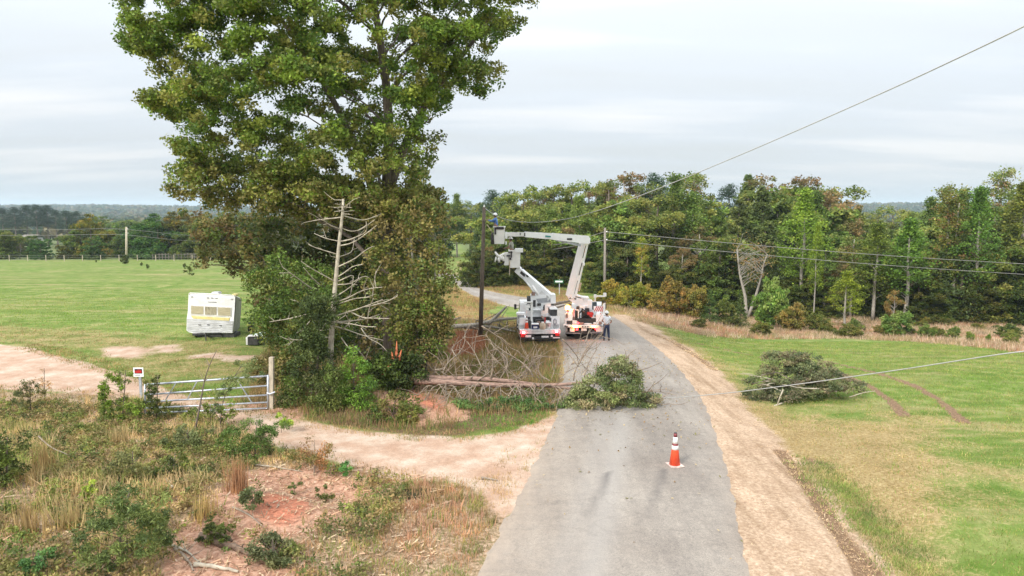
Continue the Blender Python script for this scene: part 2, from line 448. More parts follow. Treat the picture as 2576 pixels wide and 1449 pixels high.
clay_polys = [[xy(p) for p in Gs(q)] for q in (
    [(560, 1300), (590, 1220), (680, 1190), (800, 1180), (890, 1215), (930, 1250), (850, 1290), (760, 1330), (640, 1345), (590, 1340)],
    [(980, 960), (1040, 960), (1110, 1010), (1160, 1050), (1080, 1060), (1010, 1040), (960, 1000)],
    [(640, 1022), (700, 1018), (745, 1040), (740, 1075), (660, 1062)],
    [(420, 1449), (480, 1350), (600, 1370), (700, 1449), (700, 1560), (400, 1560)],
    [(860, 1160), (900, 1185), (1060, 1190), (1040, 1165)])]
hot_clay = [xy(p) for p in Gs([(610, 1290), (650, 1245), (760, 1240), (800, 1285), (740, 1325), (640, 1325)])]
hot_cut = [xy(p) for p in Gs([(985, 945), (1050, 968), (1110, 1005), (1155, 1045), (1120, 1052), (1050, 1020), (975, 980)])]
brush_poly = [xy(p) for p in Gs([(-900, 960), (-100, 985), (60, 985), (260, 985), (400, 1010), (520, 1052), (600, 1088), (700, 1135), (860, 1172), (1000, 1200), (1180, 1220),
    (1245, 1262), (1300, 1310), (1240, 1449), (1150, 1600), (900, 1900), (-900, 1900)])]
thicket_poly = [xy(p) for p in Gs([(640, 1030), (640, 960), (690, 880), (800, 850), (1000, 820), (1150, 800), (1330, 810), (1400, 870), (1412, 950), (1400, 1030), (1320, 1072),
    (1160, 1098), (940, 1086), (760, 1055)])]
red_band = [xy(p) for p in Gs([(1560, 775), (1640, 812), (1760, 840), (1900, 850), (2100, 850), (2300, 858), (2576, 884), (2900, 920), (2900, 850), (2576, 826), (2300, 806), (2000, 790), (1800, 790), (1650, 770)])]
brown_r = [xy(p) for p in Gs([(1900, 1120), (2050, 1050), (2300, 1040), (2450, 1090), (2500, 1170), (2380, 1260), (2200, 1300), (2080, 1240)])]
ruts = [[xy(p) for p in Gs(q)] for q in ([(1940, 880), (2110, 915), (2210, 938), (2300, 968), (2370, 1010), (2425, 1060)],
    [(2110, 935), (2190, 972), (2240, 1005), (2275, 1042)], [(2040, 1155), (2075, 1180), (2110, 1215)],
    [(2060, 1260), (2120, 1350), (2190, 1430), (2230, 1480)], [(1960, 1130), (2040, 1230), (2110, 1330), (2180, 1449)], [(1640, 838), (1700, 862), (1760, 900), (1800, 930)], [(1700, 850), (1800, 872), (1930, 900)])]
strawL = [xy(p) for p in Gs([(-200, 800), (0, 815), (200, 822), (420, 850), (640, 862), (660, 960), (420, 960), (280, 930), (100, 880), (-200, 850)])]
dry_far = [xy(p) for p in Gs([(1150, 655), (1240, 700), (1400, 730), (1540, 765), (1560, 790), (1400, 775), (1260, 742), (1190, 720), (1158, 690)])]
dry_left = [xy(p) for p in Gs([(1120, 720), (1160, 735), (1230, 765), (1200, 790), (1240, 800), (1330, 870), (1390, 860), (1410, 950), (1400, 1030), (1250, 1000), (1120, 900)])]
field_green2 = [xy(p) for p in Gs([(1040, 600), (1150, 600), (1150, 640), (1040, 645)])]

def smn(X, Y, s, k): # smooth wobble -1..1
    return wav(X, Y, s, k) * .6 + wav(Y, X, s * .37, k + 3) * .4
def zones(X, Y):
    w = smn(X, Y, 1.1, .3) * .35 + smn(X, Y, .35, 2.) * .18
    sd = lambda p: sd_poly(X, Y, p)
    z = {}
    dr = np.minimum(np.minimum(sd(drive_poly), sd(patch1) * 1. + .25), sd(patch2) + .25)
    z['drive'] = sstep(-(sd(drive_poly) + w * .8), -.55, .35)
    z['patch'] = sstep(-(np.minimum(sd(patch1), sd(patch2)) + w * 2.5), -1.0, 1.2) * .85
    z['verge'] = sstep(-(sd(verge_poly) + w * .9), -.9, .5)
    c = np.full(np.shape(X), 1e9)
    for p in clay_polys: c = np.minimum(c, sd(p))
    z['clay'] = sstep(-(c - .35 + w * 1.2), -.6, .5)
    z['hot'] = sstep(-(np.minimum(sd(hot_clay), sd(hot_cut) + .25) + w), -.6, .4)
    z['brush'] = sstep(-(sd(brush_poly) + w), -.5, .4)
    z['thicket'] = sstep(-(sd(thicket_poly) + w), -.8, .6)
    z['redband'] = sstep(-(sd(red_band) + w * 2), -2.0, 1.0)
    z['brown'] = sstep(-(sd(brown_r) + w * 5), -5, 4)
    r = np.full(np.shape(X), 1e9)
    for p in ruts: r = np.minimum(r, d_line(X, Y, p))
    z['rut'] = 1 - sstep(r + w * .25, .10, .34)
    z['dryf'] = sstep(-(np.minimum(sd(dry_far), sd(dry_left)) + w * 2), -2, 1.5)
    z['straw'] = sstep(-(sd(strawL) + w * 2), -2.0, 1.5)
    dist = np.hypot(X, Y)
    z['far'] = sstep(dist, 150, 190) * (1 - sstep(-sd(field_green2), -6, 3))
    z['road'] = sd(road_poly)
    return z

# ------------------------------------------------------------------ the terrain sheet: rings round the camera, finer near it
angs = np.concatenate([np.linspace(-180, -62, 46)[:-1], np.linspace(-62, 62, 560), np.linspace(62, 180, 46)[1:]])
angs = np.radians(angs)
rads = np.concatenate([[0.8, 2, 4], np.exp(np.linspace(math.log(6), math.log(5200), 470))])
AA, RR = np.meshgrid(angs, rads)
GX = RR * np.sin(AA); GY = RR * np.cos(AA)
GZ = zf(GX, GY)
Z = zones(GX, GY)
GZ = GZ - .07 * (1 - sstep(Z['road'], -.45, -.12)) - .07 * Z['rut'] * (GY > 0)
near = (1 - sstep(RR, 40, 70))
GZ = GZ + near * (smn(GX, GY, .42, 4.) * .035 * np.clip(Z['brush'] + Z['thicket'] + .25, 0, 1))
nr, na = GX.shape
gv = np.stack([GX, GY, GZ], -1).reshape(-1, 3)
idx = np.arange(nr * na).reshape(nr, na)
quads = np.stack([idx[:-1, :-1], idx[:-1, 1:], idx[1:, 1:], idx[1:, :-1]], -1).reshape(-1, 4)
fc = lambda a: (a[:-1, :-1] + a[:-1, 1:] + a[1:, 1:] + a[1:, :-1]).ravel() / 4
own = np.zeros(len(quads), int)
own[fc(Z['drive']) > .5] = 1
own[(fc(Z['verge']) > .5)] = 2

def ground_mat():
    m, t, b = new_mat('ground_cover')
    N = t.nodes; L = t.links
    geo = N.new('ShaderNodeNewGeometry'); pos = geo.outputs['Position']
    def attr(n):
        a = N.new('ShaderNodeAttribute'); a.attribute_name = n; s = N.new('ShaderNodeSeparateColor'); L.new(a.outputs['Color'], s.inputs[0]); return s
    A, B, C = attr('zoneA'), attr('zoneB'), attr('zoneC')
    def mathn(op, x, y=None, cl=False):
        n = N.new('ShaderNodeMath'); n.operation = op; n.use_clamp = cl
        for i, q in enumerate((x, y)):
            if q is None: continue
            if isinstance(q, (int, float)): n.inputs[i].default_value = q
            else: L.new(q, n.inputs[i])
        return n.outputs[0]
    def mixc(f, a, c):
        n = N.new('ShaderNodeMix'); n.data_type = 'RGBA'
        L.new(f, n.inputs[0])
        for i, q in ((6, a), (7, c)):
            if isinstance(q, tuple): n.inputs[i].default_value = (*q, 1)
            else: L.new(q, n.inputs[i])
        return n.outputs[2]
    big = noisy(t, .16, 4, .6, pos).outputs[0]
    mid = noisy(t, 1.1, 5, .62, pos).outputs[0]
    fine = noisy(t, 11., 6, .72, pos).outputs[0]
    vf = noisy(t, 28., 3, .7, pos).outputs[0]
    # streaks running along the mowing direction
    mpn = N.new('ShaderNodeMapping'); mpn.inputs['Scale'].default_value = (.25, 1.8, 1); mpn.inputs['Rotation'].default_value = (0, 0, R(18)); L.new(pos, mpn.inputs[0])
    strk = noisy(t, .55, 4, .6, mpn.outputs[0]).outputs[0]
    g1 = rampnode(t, strk, [(.34, (.095, .16, .028)), (.49, (.15, .205, .05)), (.58, (.28, .265, .115))]).outputs[0]
    g2 = rampnode(t, mid, [(.3, (.085, .175, .024)), (.52, (.15, .225, .05)), (.68, (.28, .26, .11))]).outputs[0]
    bsel = rampnode(t, big, [(.35, (0, 0, 0)), (.65, (1, 1, 1))]).outputs[0]
    grass = mixc(bsel, g1, g2)
    grain = rampnode(t, fine, [(.28, (.68, .68, .66)), (.5, (1, 1, 1)), (.74, (1.32, 1.3, 1.24))]).outputs[0]
    grain2 = rampnode(t, vf, [(.25, (.65, .65, .65)), (.75, (1.35, 1.35, 1.35))]).outputs[0]
    def mul(a, c, f=1.):
        n = N.new('ShaderNodeMix'); n.data_type = 'RGBA'; n.blend_type = 'MULTIPLY'; n.inputs[0].default_value = f
        L.new(a, n.inputs[6]); L.new(c, n.inputs[7]); return n.outputs[2]
    thr = lambda w, k=.55: mathn('MULTIPLY', mathn('SUBTRACT', mathn('ADD', w, mathn('MULTIPLY', mathn('SUBTRACT', mathn('ADD', mathn('MULTIPLY', fine, .55), mathn('MULTIPLY', mid, .45)), .5), k * 2.6)), .36), 3.4, cl=True)
    dry = rampnode(t, fine, [(.3, (.21, .145, .065)), (.5, (.31, .235, .11)), (.7, (.42, .34, .19))]).outputs[0]
    red = rampnode(t, fine, [(.3, (.14, .085, .05)), (.7, (.30, .20, .125))]).outputs[0]
    sand = rampnode(t, mid, [(.3, (.40, .255, .175)), (.47, (.46, .32, .235)), (.58, (.51, .39, .30)), (.72, (.60, .50, .41))]).outputs[0]
    vsand = rampnode(t, fine, [(.3, (.31, .215, .145)), (.5, (.42, .31, .22)), (.7, (.52, .415, .315))]).outputs[0]
    clay = rampnode(t, fine, [(.3, (.30, .155, .10)), (.5, (.44, .26, .18)), (.7, (.52, .37, .28))]).outputs[0]
    hot = rampnode(t, fine, [(.3, (.40, .125, .075)), (.58, (.52, .21, .13)), (.78, (.55, .35, .26))]).outputs[0]
    litter = rampnode(t, fine, [(.28, (.14, .11, .06)), (.45, (.25, .185, .11)), (.58, (.40, .29, .20)), (.75, (.52, .42, .33))]).outputs[0]
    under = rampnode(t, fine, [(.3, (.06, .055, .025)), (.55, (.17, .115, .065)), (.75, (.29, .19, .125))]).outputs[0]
    c = grass
    c = mixc(thr(C.outputs[2]), c, (.13, .16, .06))          # far straw fields
    c = mixc(thr(B.outputs[0]), c, dry)
    c = mixc(thr(B.outputs[1]), c, litter)
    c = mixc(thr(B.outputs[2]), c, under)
    c = mixc(thr(A.outputs[1]), c, clay)
    c = mixc(thr(C.outputs[1]), c, hot)
    c = mixc(thr(A.outputs[2], .5), c, vsand)
    soft = rampnode(t, mid, [(.35, (.80, .72, .64)), (.6, (1.12, 1.10, 1.08))]).outputs[0]
    c = mul(c, soft, .55)
    mpv = N.new('ShaderNodeMapping'); mpv.inputs['Scale'].default_value = (1.5, .16, 1); mpv.inputs['Rotation'].default_value = (0, 0, R(20)); L.new(pos, mpv.inputs[0])
    vst = rampnode(t, noisy(t, 1.3, 5, .62, mpv.outputs[0]).outputs[0], [(.34, (.74, .70, .64)), (.48, (1, .99, .97)), (.62, (1.14, 1.13, 1.12))]).outputs[0]
    vmask = N.new('ShaderNodeMix'); vmask.data_type = 'RGBA'; vmask.blend_type = 'MULTIPLY'; L.new(A.outputs[2], vmask.inputs[0]); L.new(c, vmask.inputs[6]); L.new(vst, vmask.inputs[7]); c = vmask.outputs[2]
    c = mixc(thr(A.outputs[0], .35), c, sand)
    c = mixc(thr(C.outputs[0], .4), c, red)
    c = mul(c, grain, .5); c = mul(c, grain2, .6)
    L.new(c, b.inputs['Base Color']); b.inputs['Roughness'].default_value = .95; b.inputs['Specular IOR Level'].default_value = .1
    bn = N.new('ShaderNodeBump'); bn.inputs['Strength'].default_value = .5; bn.inputs['Distance'].default_value = .035
    hsum = mathn('ADD', mathn('MULTIPLY', fine, .7), mathn('MULTIPLY', vf, .4))
    L.new(hsum, bn.inputs['Height']); L.new(bn.outputs[0], b.inputs['Normal'])
    return m
M['ground'] = ground_mat()
dryw = np.clip(Z['dryf'] * .8 + Z['brown'] * .72 + Z['straw'] * .5 + Z['rut'] * 0 + .0, 0, 1)
side = np.exp(-np.clip(Z['road'], 0, 50) / 1.2) * .45
dryw = np.clip(dryw + side + sstep(-sd_poly(GX, GY, verge_poly), -3.5, 0) * .5, 0, 1)
zA = np.stack([np.maximum(Z['drive'], Z['patch']), Z['clay'] * (1 - Z['drive'] * .5), np.maximum(Z['verge'], Z['rut'] * .0), np.ones_like(GX)], -1)
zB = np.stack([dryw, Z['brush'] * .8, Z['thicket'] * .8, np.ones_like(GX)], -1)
zC = np.stack([np.maximum(Z['redband'] * .8, Z['rut'] * .9), Z['hot'] * .62, Z['far'] * .9, np.ones_like(GX)], -1)
def ground_part(name, sel, **k):
    q = quads[sel]; used, inv = np.unique(q.ravel(), return_inverse=True)
    me = bpy.data.meshes.new(name); me.vertices.add(len(used)); me.vertices.foreach_set('co', gv[used].astype(np.float32).ravel())
    me.loops.add(len(inv)); me.loops.foreach_set('vertex_index', inv.astype(np.int32))
    me.polygons.add(len(q)); me.polygons.foreach_set('loop_start', np.arange(0, len(inv), 4, dtype=np.int32))
    for an, arr in (('zoneA', zA), ('zoneB', zB), ('zoneC', zC)):
        ca = me.color_attributes.new(an, 'FLOAT_COLOR', 'POINT'); ca.data.foreach_set('color', arr.reshape(-1, 4)[used].astype(np.float32).ravel())
    me.update(calc_edges=True); me.polygons.foreach_set('use_smooth', [True] * len(q))
    me.flip_normals()
    me.materials.append(M['ground']); o = bpy.data.objects.new(name, me); COL.objects.link(o)
    return tag(o, kind='structure')
ground_part('ground', own == 0); ground_part('path', own == 1); ground_part('road_verge', own == 2)

# ------------------------------------------------------------------ asphalt
def road_mat():
    m, t, b = new_mat('asphalt'); N = t.nodes; L = t.links
    geo = N.new('ShaderNodeNewGeometry'); pos = geo.outputs['Position']
    at = N.new('ShaderNodeAttribute'); at.attribute_name = 'wear'; s = N.new('ShaderNodeSeparateColor'); L.new(at.outputs['Color'], s.inputs[0])
    big = noisy(t, .35, 4, .55, pos).outputs[0]; fine = noisy(t, 55, 3, .75, pos).outputs[0]; mid = noisy(t, 4., 5, .65, pos).outputs[0]
    base = rampnode(t, big, [(.3, (.235, .208, .185)), (.7, (.325, .294, .263))]).outputs[0]
    g = rampnode(t, fine, [(.3, (.62, .62, .62)), (.5, (1, 1, 1)), (.7, (1.4, 1.38, 1.34))]).outputs[0]
    g2 = rampnode(t, mid, [(.3, (.88, .88, .88)), (.7, (1.1, 1.09, 1.07))]).outputs[0]
    def mx(bl, f, a, c):
        n = N.new('ShaderNodeMix'); n.data_type = 'RGBA'; n.blend_type = bl
        if isinstance(f, float): n.inputs[0].default_value = f
        else: L.new(f, n.inputs[0])
        for i, q in ((6, a), (7, c)):
            if isinstance(q, tuple): n.inputs[i].default_value = (*q, 1)
            else: L.new(q, n.inputs[i])
        return n.outputs[2]
    gr = rampnode(t, noisy(t, 19, 4, .8, pos).outputs[0], [(.32, (.72, .72, .72)), (.5, (1, 1, 1)), (.68, (1.25, 1.24, 1.2))]).outputs[0]
    mpr = N.new('ShaderNodeMapping'); mpr.inputs['Scale'].default_value = (2.2, .18, 1); mpr.inputs['Rotation'].default_value = (0, 0, R(-6)); L.new(pos, mpr.inputs[0])
    sr = rampnode(t, noisy(t, 1.0, 4, .6, mpr.outputs[0]).outputs[0], [(.3, (.86, .85, .84)), (.7, (1.12, 1.11, 1.08))]).outputs[0]
    c = mx('MULTIPLY', 1., base, g); c = mx('MULTIPLY', 1., c, g2); c = mx('MULTIPLY', .8, c, gr); c = mx('MULTIPLY', 1., c, sr)
    mm = N.new('ShaderNodeMath'); mm.operation = 'MULTIPLY'; L.new(s.outputs[1], mm.inputs[0]); L.new(mid, mm.inputs[1])
    m3 = N.new('ShaderNodeMath'); m3.operation = 'MULTIPLY'; m3.inputs[1].default_value = 1.7; m3.use_clamp = True; L.new(mm.outputs[0], m3.inputs[0])
    c = mx('MIX', m3.outputs[0], c, (.40, .32, .25))          # blown sand
    c = mx('MIX', s.outputs[2], c, (.37, .35, .325))
    c = mx('MIX', s.outputs[0], c, (.085, .078, .078))        # skid marks
    vo = N.new('ShaderNodeTexVoronoi'); vo.feature = 'DISTANCE_TO_EDGE'; vo.inputs['Scale'].default_value = .42
    wrp = N.new('ShaderNodeVectorMath'); wrp.operation = 'ADD'; nw = noisy(t, 1.2, 4, .6, pos)
    L.new(pos, wrp.inputs[0]); L.new(nw.outputs['Color'], wrp.inputs[1]); L.new(wrp.outputs[0], vo.inputs['Vector'])
    ck = rampnode(t, vo.outputs['Distance'], [(.0, (.6, .6, .6)), (.012, (1, 1, 1))]).outputs[0]
    c = mx('MULTIPLY', .28, c, ck)
    L.new(c, b.inputs['Base Color']); b.inputs['Roughness'].default_value = .85; b.inputs['Specular IOR Level'].default_value = .3
    bn = N.new('ShaderNodeBump'); bn.inputs['Strength'].default_value = .35; bn.inputs['Distance'].default_value = .01
    L.new(fine, bn.inputs['Height']); L.new(bn.outputs[0], b.inputs['Normal'])
    return m
nl, nc = 420, 34
rRd = smooth_line(resample(rightE + farU, 260), 14); rLd = smooth_line(resample(leftE + farL, 260), 14)
tt = np.linspace(0, 1, nl) ** 1.25
ii = tt * 259
def at_i(a, i): k = np.clip(i.astype(int), 0, 258); f = (i - k)[:, None]; return a[k] * (1 - f) + a[k + 1] * f
eR, eL = at_i(rRd, ii), at_i(rLd, ii)
ss = np.linspace(0, 1, nc)
RX = eL[:, None, 0] * (1 - ss) + eR[:, None, 0] * ss; RY = eL[:, None, 1] * (1 - ss) + eR[:, None, 1] * ss
jag = (wav(RX, RY, .22, 1.) * .05 + wav(RX, RY, .07, 2.) * .025)
edge = (ss == 0) | (ss == 1)
RX = RX + np.where(edge[None, :], jag * 2.4, 0)
RZ = zf(RX, RY) + .03 + .05 * (1 - (2 * ss - 1) ** 2)[None, :]
RZ[:, 0] -= .06; RZ[:, -1] -= .06
skl = [[xy(p) for p in Gs(q)] for q in ([(1527, 1198), (1515, 1235), (1492, 1280), (1470, 1312)], [(1667, 1190), (1660, 1225), (1642, 1270), (1612, 1325)])]
sk = np.zeros_like(RX)
for q in skl:
    d = d_line(RX, RY, q); q0 = np.array(q); L0 = np.linalg.norm(q0[-1] - q0[0])
    fade = 1 - np.clip(np.hypot(RX - q0[0][0], RY - q0[0][1]) / L0, 0, 1)
    sk = np.maximum(sk, (1 - sstep(d, .03, .17)) * (.12 + .45 * fade))
sand = np.exp(-ss / .10)[None, :] * .75 * sstep(RY, 26, 18) + np.exp(-(1 - ss) / .05)[None, :] * .5
sand = sand + sstep(24 - RY, 0, 12) * .22 * (1 - sstep(ss, .2, .9))[None, :]
wheel = (np.exp(-((ss - .42) / .07) ** 2) + np.exp(-((ss - .30) / .05) ** 2) * .5)[None, :] * .45 * np.ones_like(RX)
wear = np.stack([sk, np.clip(sand, 0, 1), wheel, np.ones_like(sk)], -1)
me = bpy.data.meshes.new('road'); rv = np.stack([RX, RY, RZ], -1).reshape(-1, 3)
ri = np.arange(nl * nc).reshape(nl, nc); rq = np.stack([ri[:-1, :-1], ri[:-1, 1:], ri[1:, 1:], ri[1:, :-1]], -1).reshape(-1, 4)
me.from_pydata(rv.tolist(), [], rq.tolist())
ca = me.color_attributes.new('wear', 'FLOAT_COLOR', 'POINT'); ca.data.foreach_set('color', wear.reshape(-1, 4).astype(np.float32).ravel())
me.polygons.foreach_set('use_smooth', [True] * len(rq)); me.materials.append(road_mat())
road = tag(bpy.data.objects.new('road', me), kind='structure'); COL.objects.link(road)
def rz1(x, y):  # height of the asphalt surface
    return z1(x, y) + .07

# ------------------------------------------------------------------ trees
def crown_arrays(cl, leaves, size, pal, r, jit=.16, flat=.75, aspect=.62, up=.35, droop=0., wide=1.):
    """cl: rows of x, y, z, radius. A puff of leaves round each clump centre; pal: list of leaf colours"""
    n = len(cl); L = leaves; pal = np.array(pal)
    d = r.normal(size=(n, L, 3)); d /= np.linalg.norm(d, axis=2)[..., None]
    rad = r.random((n, L)) ** .55
    d *= rad[..., None] * cl[:, None, 3:4]; d[..., 2] *= flat; d[..., :2] *= wide
    C = (cl[:, None, :3] + d).reshape(-1, 3)
    base = pal[r.integers(0, len(pal), n)] * (1 + r.normal(size=(n, 1)) * .12)
    col = np.repeat(base, L, 0) * (1 + r.normal(size=(n * L, 1)) * jit)
    sw = r.random(n * L) < .10
    col[sw] = pal[r.integers(0, len(pal), sw.sum())] * 1.25
    s = size * (.7 + .6 * r.random(n * L))
    return leaf_quads(C, s, np.clip(col, .004, 1), aspect, up, r, droop)
def wobble(a, b, n, amp, r, sag=0.):
    a = np.array(a, float); b = np.array(b, float); t = np.linspace(0, 1, n)[:, None]
    p = a * (1 - t) + b * t; L = np.linalg.norm(b - a)
    w = r.normal(size=(n, 3)) * amp * L; w = np.cumsum(w, 0) / math.sqrt(n); w -= w[0] + (w[-1] - w[0]) * t
    p += w; p[:, 2] -= sag * L * (4 * t * (1 - t))[:, 0]
    return p
def limbs(mb, trunk, trad, cl, nl, r, rad=.4, twigs=0, reach=.55, sag=-.05, minr=.012, n=5, maxd=99):
    """trunk polyline plus limbs running out to clump centres"""
    tp = np.array([tuple(p) for p in trunk]); m = len(tp)
    tr = np.interp(np.linspace(0, 1, m), [0, 1], trad) if len(trad) == 2 else trad
    mb.tube(tp, list(tr), 8)
    if len(cl) == 0: return
    sel = r.choice(len(cl), min(nl, len(cl)), replace=False)
    ts = resample(tp, 60)
    for k in sel:
        c = cl[k, :3]
        h = c[2] - np.hypot(*(c[:2] - tp[-1, :2])) * reach
        ok = np.argmin(np.abs(ts[:, 2] - h) + .15 * np.linalg.norm(ts - c, axis=1)); base = ts[ok]
        if np.linalg.norm(c - base) > maxd: continue
        r0 = max(min(float(np.interp(ok / 59, np.linspace(0, 1, m), tr)) * rad, .012 * np.linalg.norm(c - base) + .01), minr)
        p = wobble(base, c, 7, min(.06, .22 / max(np.linalg.norm(c - base), .1)), r, sag); mb.tube(p, list(np.linspace(r0, max(r0 * .18, minr * .6), 7)), n, cap=False)
        for _ in range(twigs):
            i = r.integers(2, 6); q = p[i]; e = q + (r.normal(size=3) * .35 + (c - base) / max(np.linalg.norm(c - base), .1) * .5) * np.linalg.norm(c - base) * .18
            mb.tube(wobble(q, e, 4, .08, r), [r0 * .4, r0 * .3, r0 * .2, minr * .5], 4, cap=False)
def ell(n, cx, cz, rx, rz, r, hollow=.55, sy=1.):
    """clump centres in an ellipsoid, mostly in its outer part"""
    d = r.normal(size=(n, 3)); d /= np.linalg.norm(d, axis=1)[:, None]
    k = (hollow + (1 - hollow) * r.random(n)) ; d *= k[:, None]
    d[:, 0] = d[:, 0] * rx + cx; d[:, 1] *= rx * sy; d[:, 2] = d[:, 2] * rz + cz
    return d
def lobed(n, cx, cz, rx, rz, r, nl=13, lr=.36, base=0.):
    """clump centres gathered in boughs: domes set round an ellipsoid, so that light tops and dark hollows form"""
    L = ell(nl, cx, cz, rx, rz, r, .62); L[:, 2] = np.maximum(L[:, 2], base)
    k = r.integers(0, nl, n); R_ = rx * lr * (.65 + .7 * r.random(nl)); d = r.normal(size=(n, 3)); d /= np.linalg.norm(d, axis=1)[:, None]; d[:, 2] = np.abs(d[:, 2]) * .75 - .12
    return L[k] + d * R_[k][:, None] * (.75 + .25 * r.random(n))[:, None]
OLIVE = [(.085, .115, .028), (.12, .145, .035), (.065, .095, .025), (.16, .165, .045)]
BROWN = [(.16, .13, .05), (.19, .155, .065), (.12, .115, .04), (.12, .085, .04), (.11, .125, .04)]
DARK = [(.042, .062, .020), (.058, .084, .026), (.034, .050, .018), (.078, .10, .03)]
GREEN = [(.068, .108, .024), (.092, .138, .030), (.056, .086, .022), (.12, .16, .04)]
LIME = [(.15, .24, .035), (.20, .29, .05), (.11, .19, .03)]
YEL = [(.26, .26, .05), (.20, .22, .045), (.33, .27, .06), (.15, .19, .04)]
RUST = [(.17, .115, .055), (.20, .14, .07), (.13, .115, .045), (.105, .11, .04)]
PINE = [(.026, .050, .028), (.034, .062, .034), (.020, .040, .024)]

def make_tree(kind, H, seed):
    """one tree of a kind, H metres high, at the origin; returns (crown verts, colours, trunk MB, material names)"""
    r = np.random.default_rng(seed); mb = MB(True); lm, bmn = 'leaf', 'bark'
    if kind == 'broad':
        c = np.vstack([lobed(210, 0, H * .60, H * .29, H * .32, r, 17), ell(30, 0, H * .6, H * .2, H * .25, r, .2)])
        cl = np.c_[c, H * (.032 + .03 * r.random(len(c)))]; V, Cc = crown_arrays(cl, 44, .27, OLIVE, r)
        limbs(mb, wobble((0, 0, 0), (0, 0, H * .8), 8, .02, r), (H * .024, H * .005), cl, 26, r, twigs=1)
    elif kind == 'brown':
        c = lobed(190, 0, H * .58, H * .25, H * .35, r, 16)
        cl = np.c_[c, H * (.032 + .03 * r.random(len(c)))]; V, Cc = crown_arrays(cl, 38, .25, RUST, r)
        limbs(mb, wobble((0, 0, 0), (0, 0, H * .85), 8, .02, r), (H * .022, H * .005), cl, 34, r, twigs=2); bmn = 'bark_pale'
    elif kind == 'tall':
        z = r.random(150) ** .8; w = np.sin(np.clip(z * 1.05 + .12, 0, 1) * math.pi) ** .7
        an = r.random(150) * 6.28; q = (.4 + .6 * r.random(150)) * w * H * .16
        cl = np.c_[q * np.cos(an), q * np.sin(an), H * (.28 + .70 * z), H * (.03 + .04 * r.random(150))]
        V, Cc = crown_arrays(cl, 44, .25, GREEN, r); bmn = 'bark_pale'
        limbs(mb, wobble((0, 0, 0), (0, 0, H * .95), 9, .012, r), (H * .014, H * .003), cl, 26, r, reach=.9)
    elif kind == 'slim':   # thin crown, long pale trunk showing
        z = r.random(100); an = r.random(100) * 6.28; q = (.2 + .8 * r.random(100)) * H * .13 * (1.1 - z * .6)
        cl = np.c_[q * np.cos(an), q * np.sin(an), H * (.42 + .57 * z), H * (.03 + .03 * r.random(100))]
        V, Cc = crown_arrays(cl, 36, .24, OLIVE + RUST[:1], r); bmn = 'bark_pale'
        limbs(mb, wobble((0, 0, 0), (0, 0, H * .95), 9, .012, r), (H * .013, H * .004), cl, 30, r, reach=1., twigs=1)
    elif kind == 'pine':
        n = 120; z = r.random(n); an = r.random(n) * 6.28; q = (.25 + .75 * r.random(n)) * H * .19 * np.sin((.25 + z * .72) * math.pi)
        cl = np.c_[q * np.cos(an), q * np.sin(an), H * (.50 + .48 * z), H * (.035 + .035 * r.random(n))]
        V, Cc = crown_arrays(cl, 60, .26, PINE, r, aspect=.35, flat=.55, wide=1.3); lm = 'needle'
        limbs(mb, wobble((0, 0, 0), (0, 0, H * .93), 8, .01, r), (H * .016, H * .004), cl, 30, r, reach=.3)
    elif kind == 'cedar':
        n = 170; z = r.random(n) ** 1.25; an = r.random(n) * 6.28; q = (.45 + .55 * r.random(n)) * H * .20 * (1.02 - z) ** .72
        cl = np.c_[q * np.cos(an), q * np.sin(an), H * (.05 + .93 * z), H * (.03 + .045 * r.random(n)) * (1.15 - z * .7)]
        V, Cc = crown_arrays(cl, 48, .24, DARK, r, aspect=.42, flat=.9, up=.0); lm = 'needle'
        limbs(mb, wobble((0, 0, 0), (0, 0, H * .96), 8, .008, r), (H * .018, H * .003), cl, 16, r, reach=.2)
    elif kind == 'bare':   # nearly leafless, forking
        n = 60; c = ell(n, 0, H * .68, H * .24, H * .30, r, .4); cl = np.c_[c, H * (.05 + .04 * r.random(n))]
        V, Cc = crown_arrays(cl, 15, .18, BROWN + RUST, r); bmn = 'bark_pale'
        limbs(mb, wobble((0, 0, 0), (H * .12, 0, H * .75), 7, .03, r), (H * .02, H * .005), cl, 30, r, twigs=3)
        limbs(mb, wobble((0, 0, 0), (-H * .16, 0, H * .7), 7, .03, r), (H * .016, H * .005), cl, 26, r, twigs=3)
    elif kind == 'dome':   # crown down to the ground
        c = np.vstack([lobed(260, 0, H * .46, H * .42, H * .44, r, 22, .3, H * .1), ell(60, 0, H * .4, H * .34, H * .36, r, .3)]); an = r.random(110) * 6.283; rq = H * (.18 + .22 * r.random(110)); c = np.vstack([c, np.c_[rq * np.cos(an), rq * np.sin(an), H * (.03 + .2 * r.random(110))]]); c[:, 2] = np.maximum(c[:, 2], H * .03)
        cl = np.c_[c, H * (.04 + .035 * r.random(len(c)))]; V, Cc = crown_arrays(cl, 46, .28, OLIVE + GREEN[:2], r)
        limbs(mb, wobble((0, 0, 0), (0, 0, H * .7), 6, .02, r), (H * .025, H * .006), cl, 14, r)
    else:  # bush
        n = 110; c = np.vstack([ell(n, 0, H * .42, H * .55, H * .42, r, .5), ell(30, H * .2, H * .7, H * .25, H * .25, r)])
        c[:, 2] = np.maximum(c[:, 2], H * .04)
        cl = np.c_[c, H * (.07 + .07 * r.random(len(c)))]; V, Cc = crown_arrays(cl, 46, .20, [(.12, .14, .035), (.17, .18, .045), (.09, .11, .03), (.21, .18, .06)], r, up=.2)
        limbs(mb, wobble((0, 0, 0), (0, 0, H * .5), 5, .05, r), (H * .03, H * .01), cl, 20, r, twigs=2)
    return V, Cc, mb, lm, bmn
PROTO = {}
PH = {'broad': 14, 'brown': 13, 'tall': 16, 'slim': 16, 'pine': 16, 'cedar': 10, 'bare': 11, 'bush': 3.4, 'dome': 9}
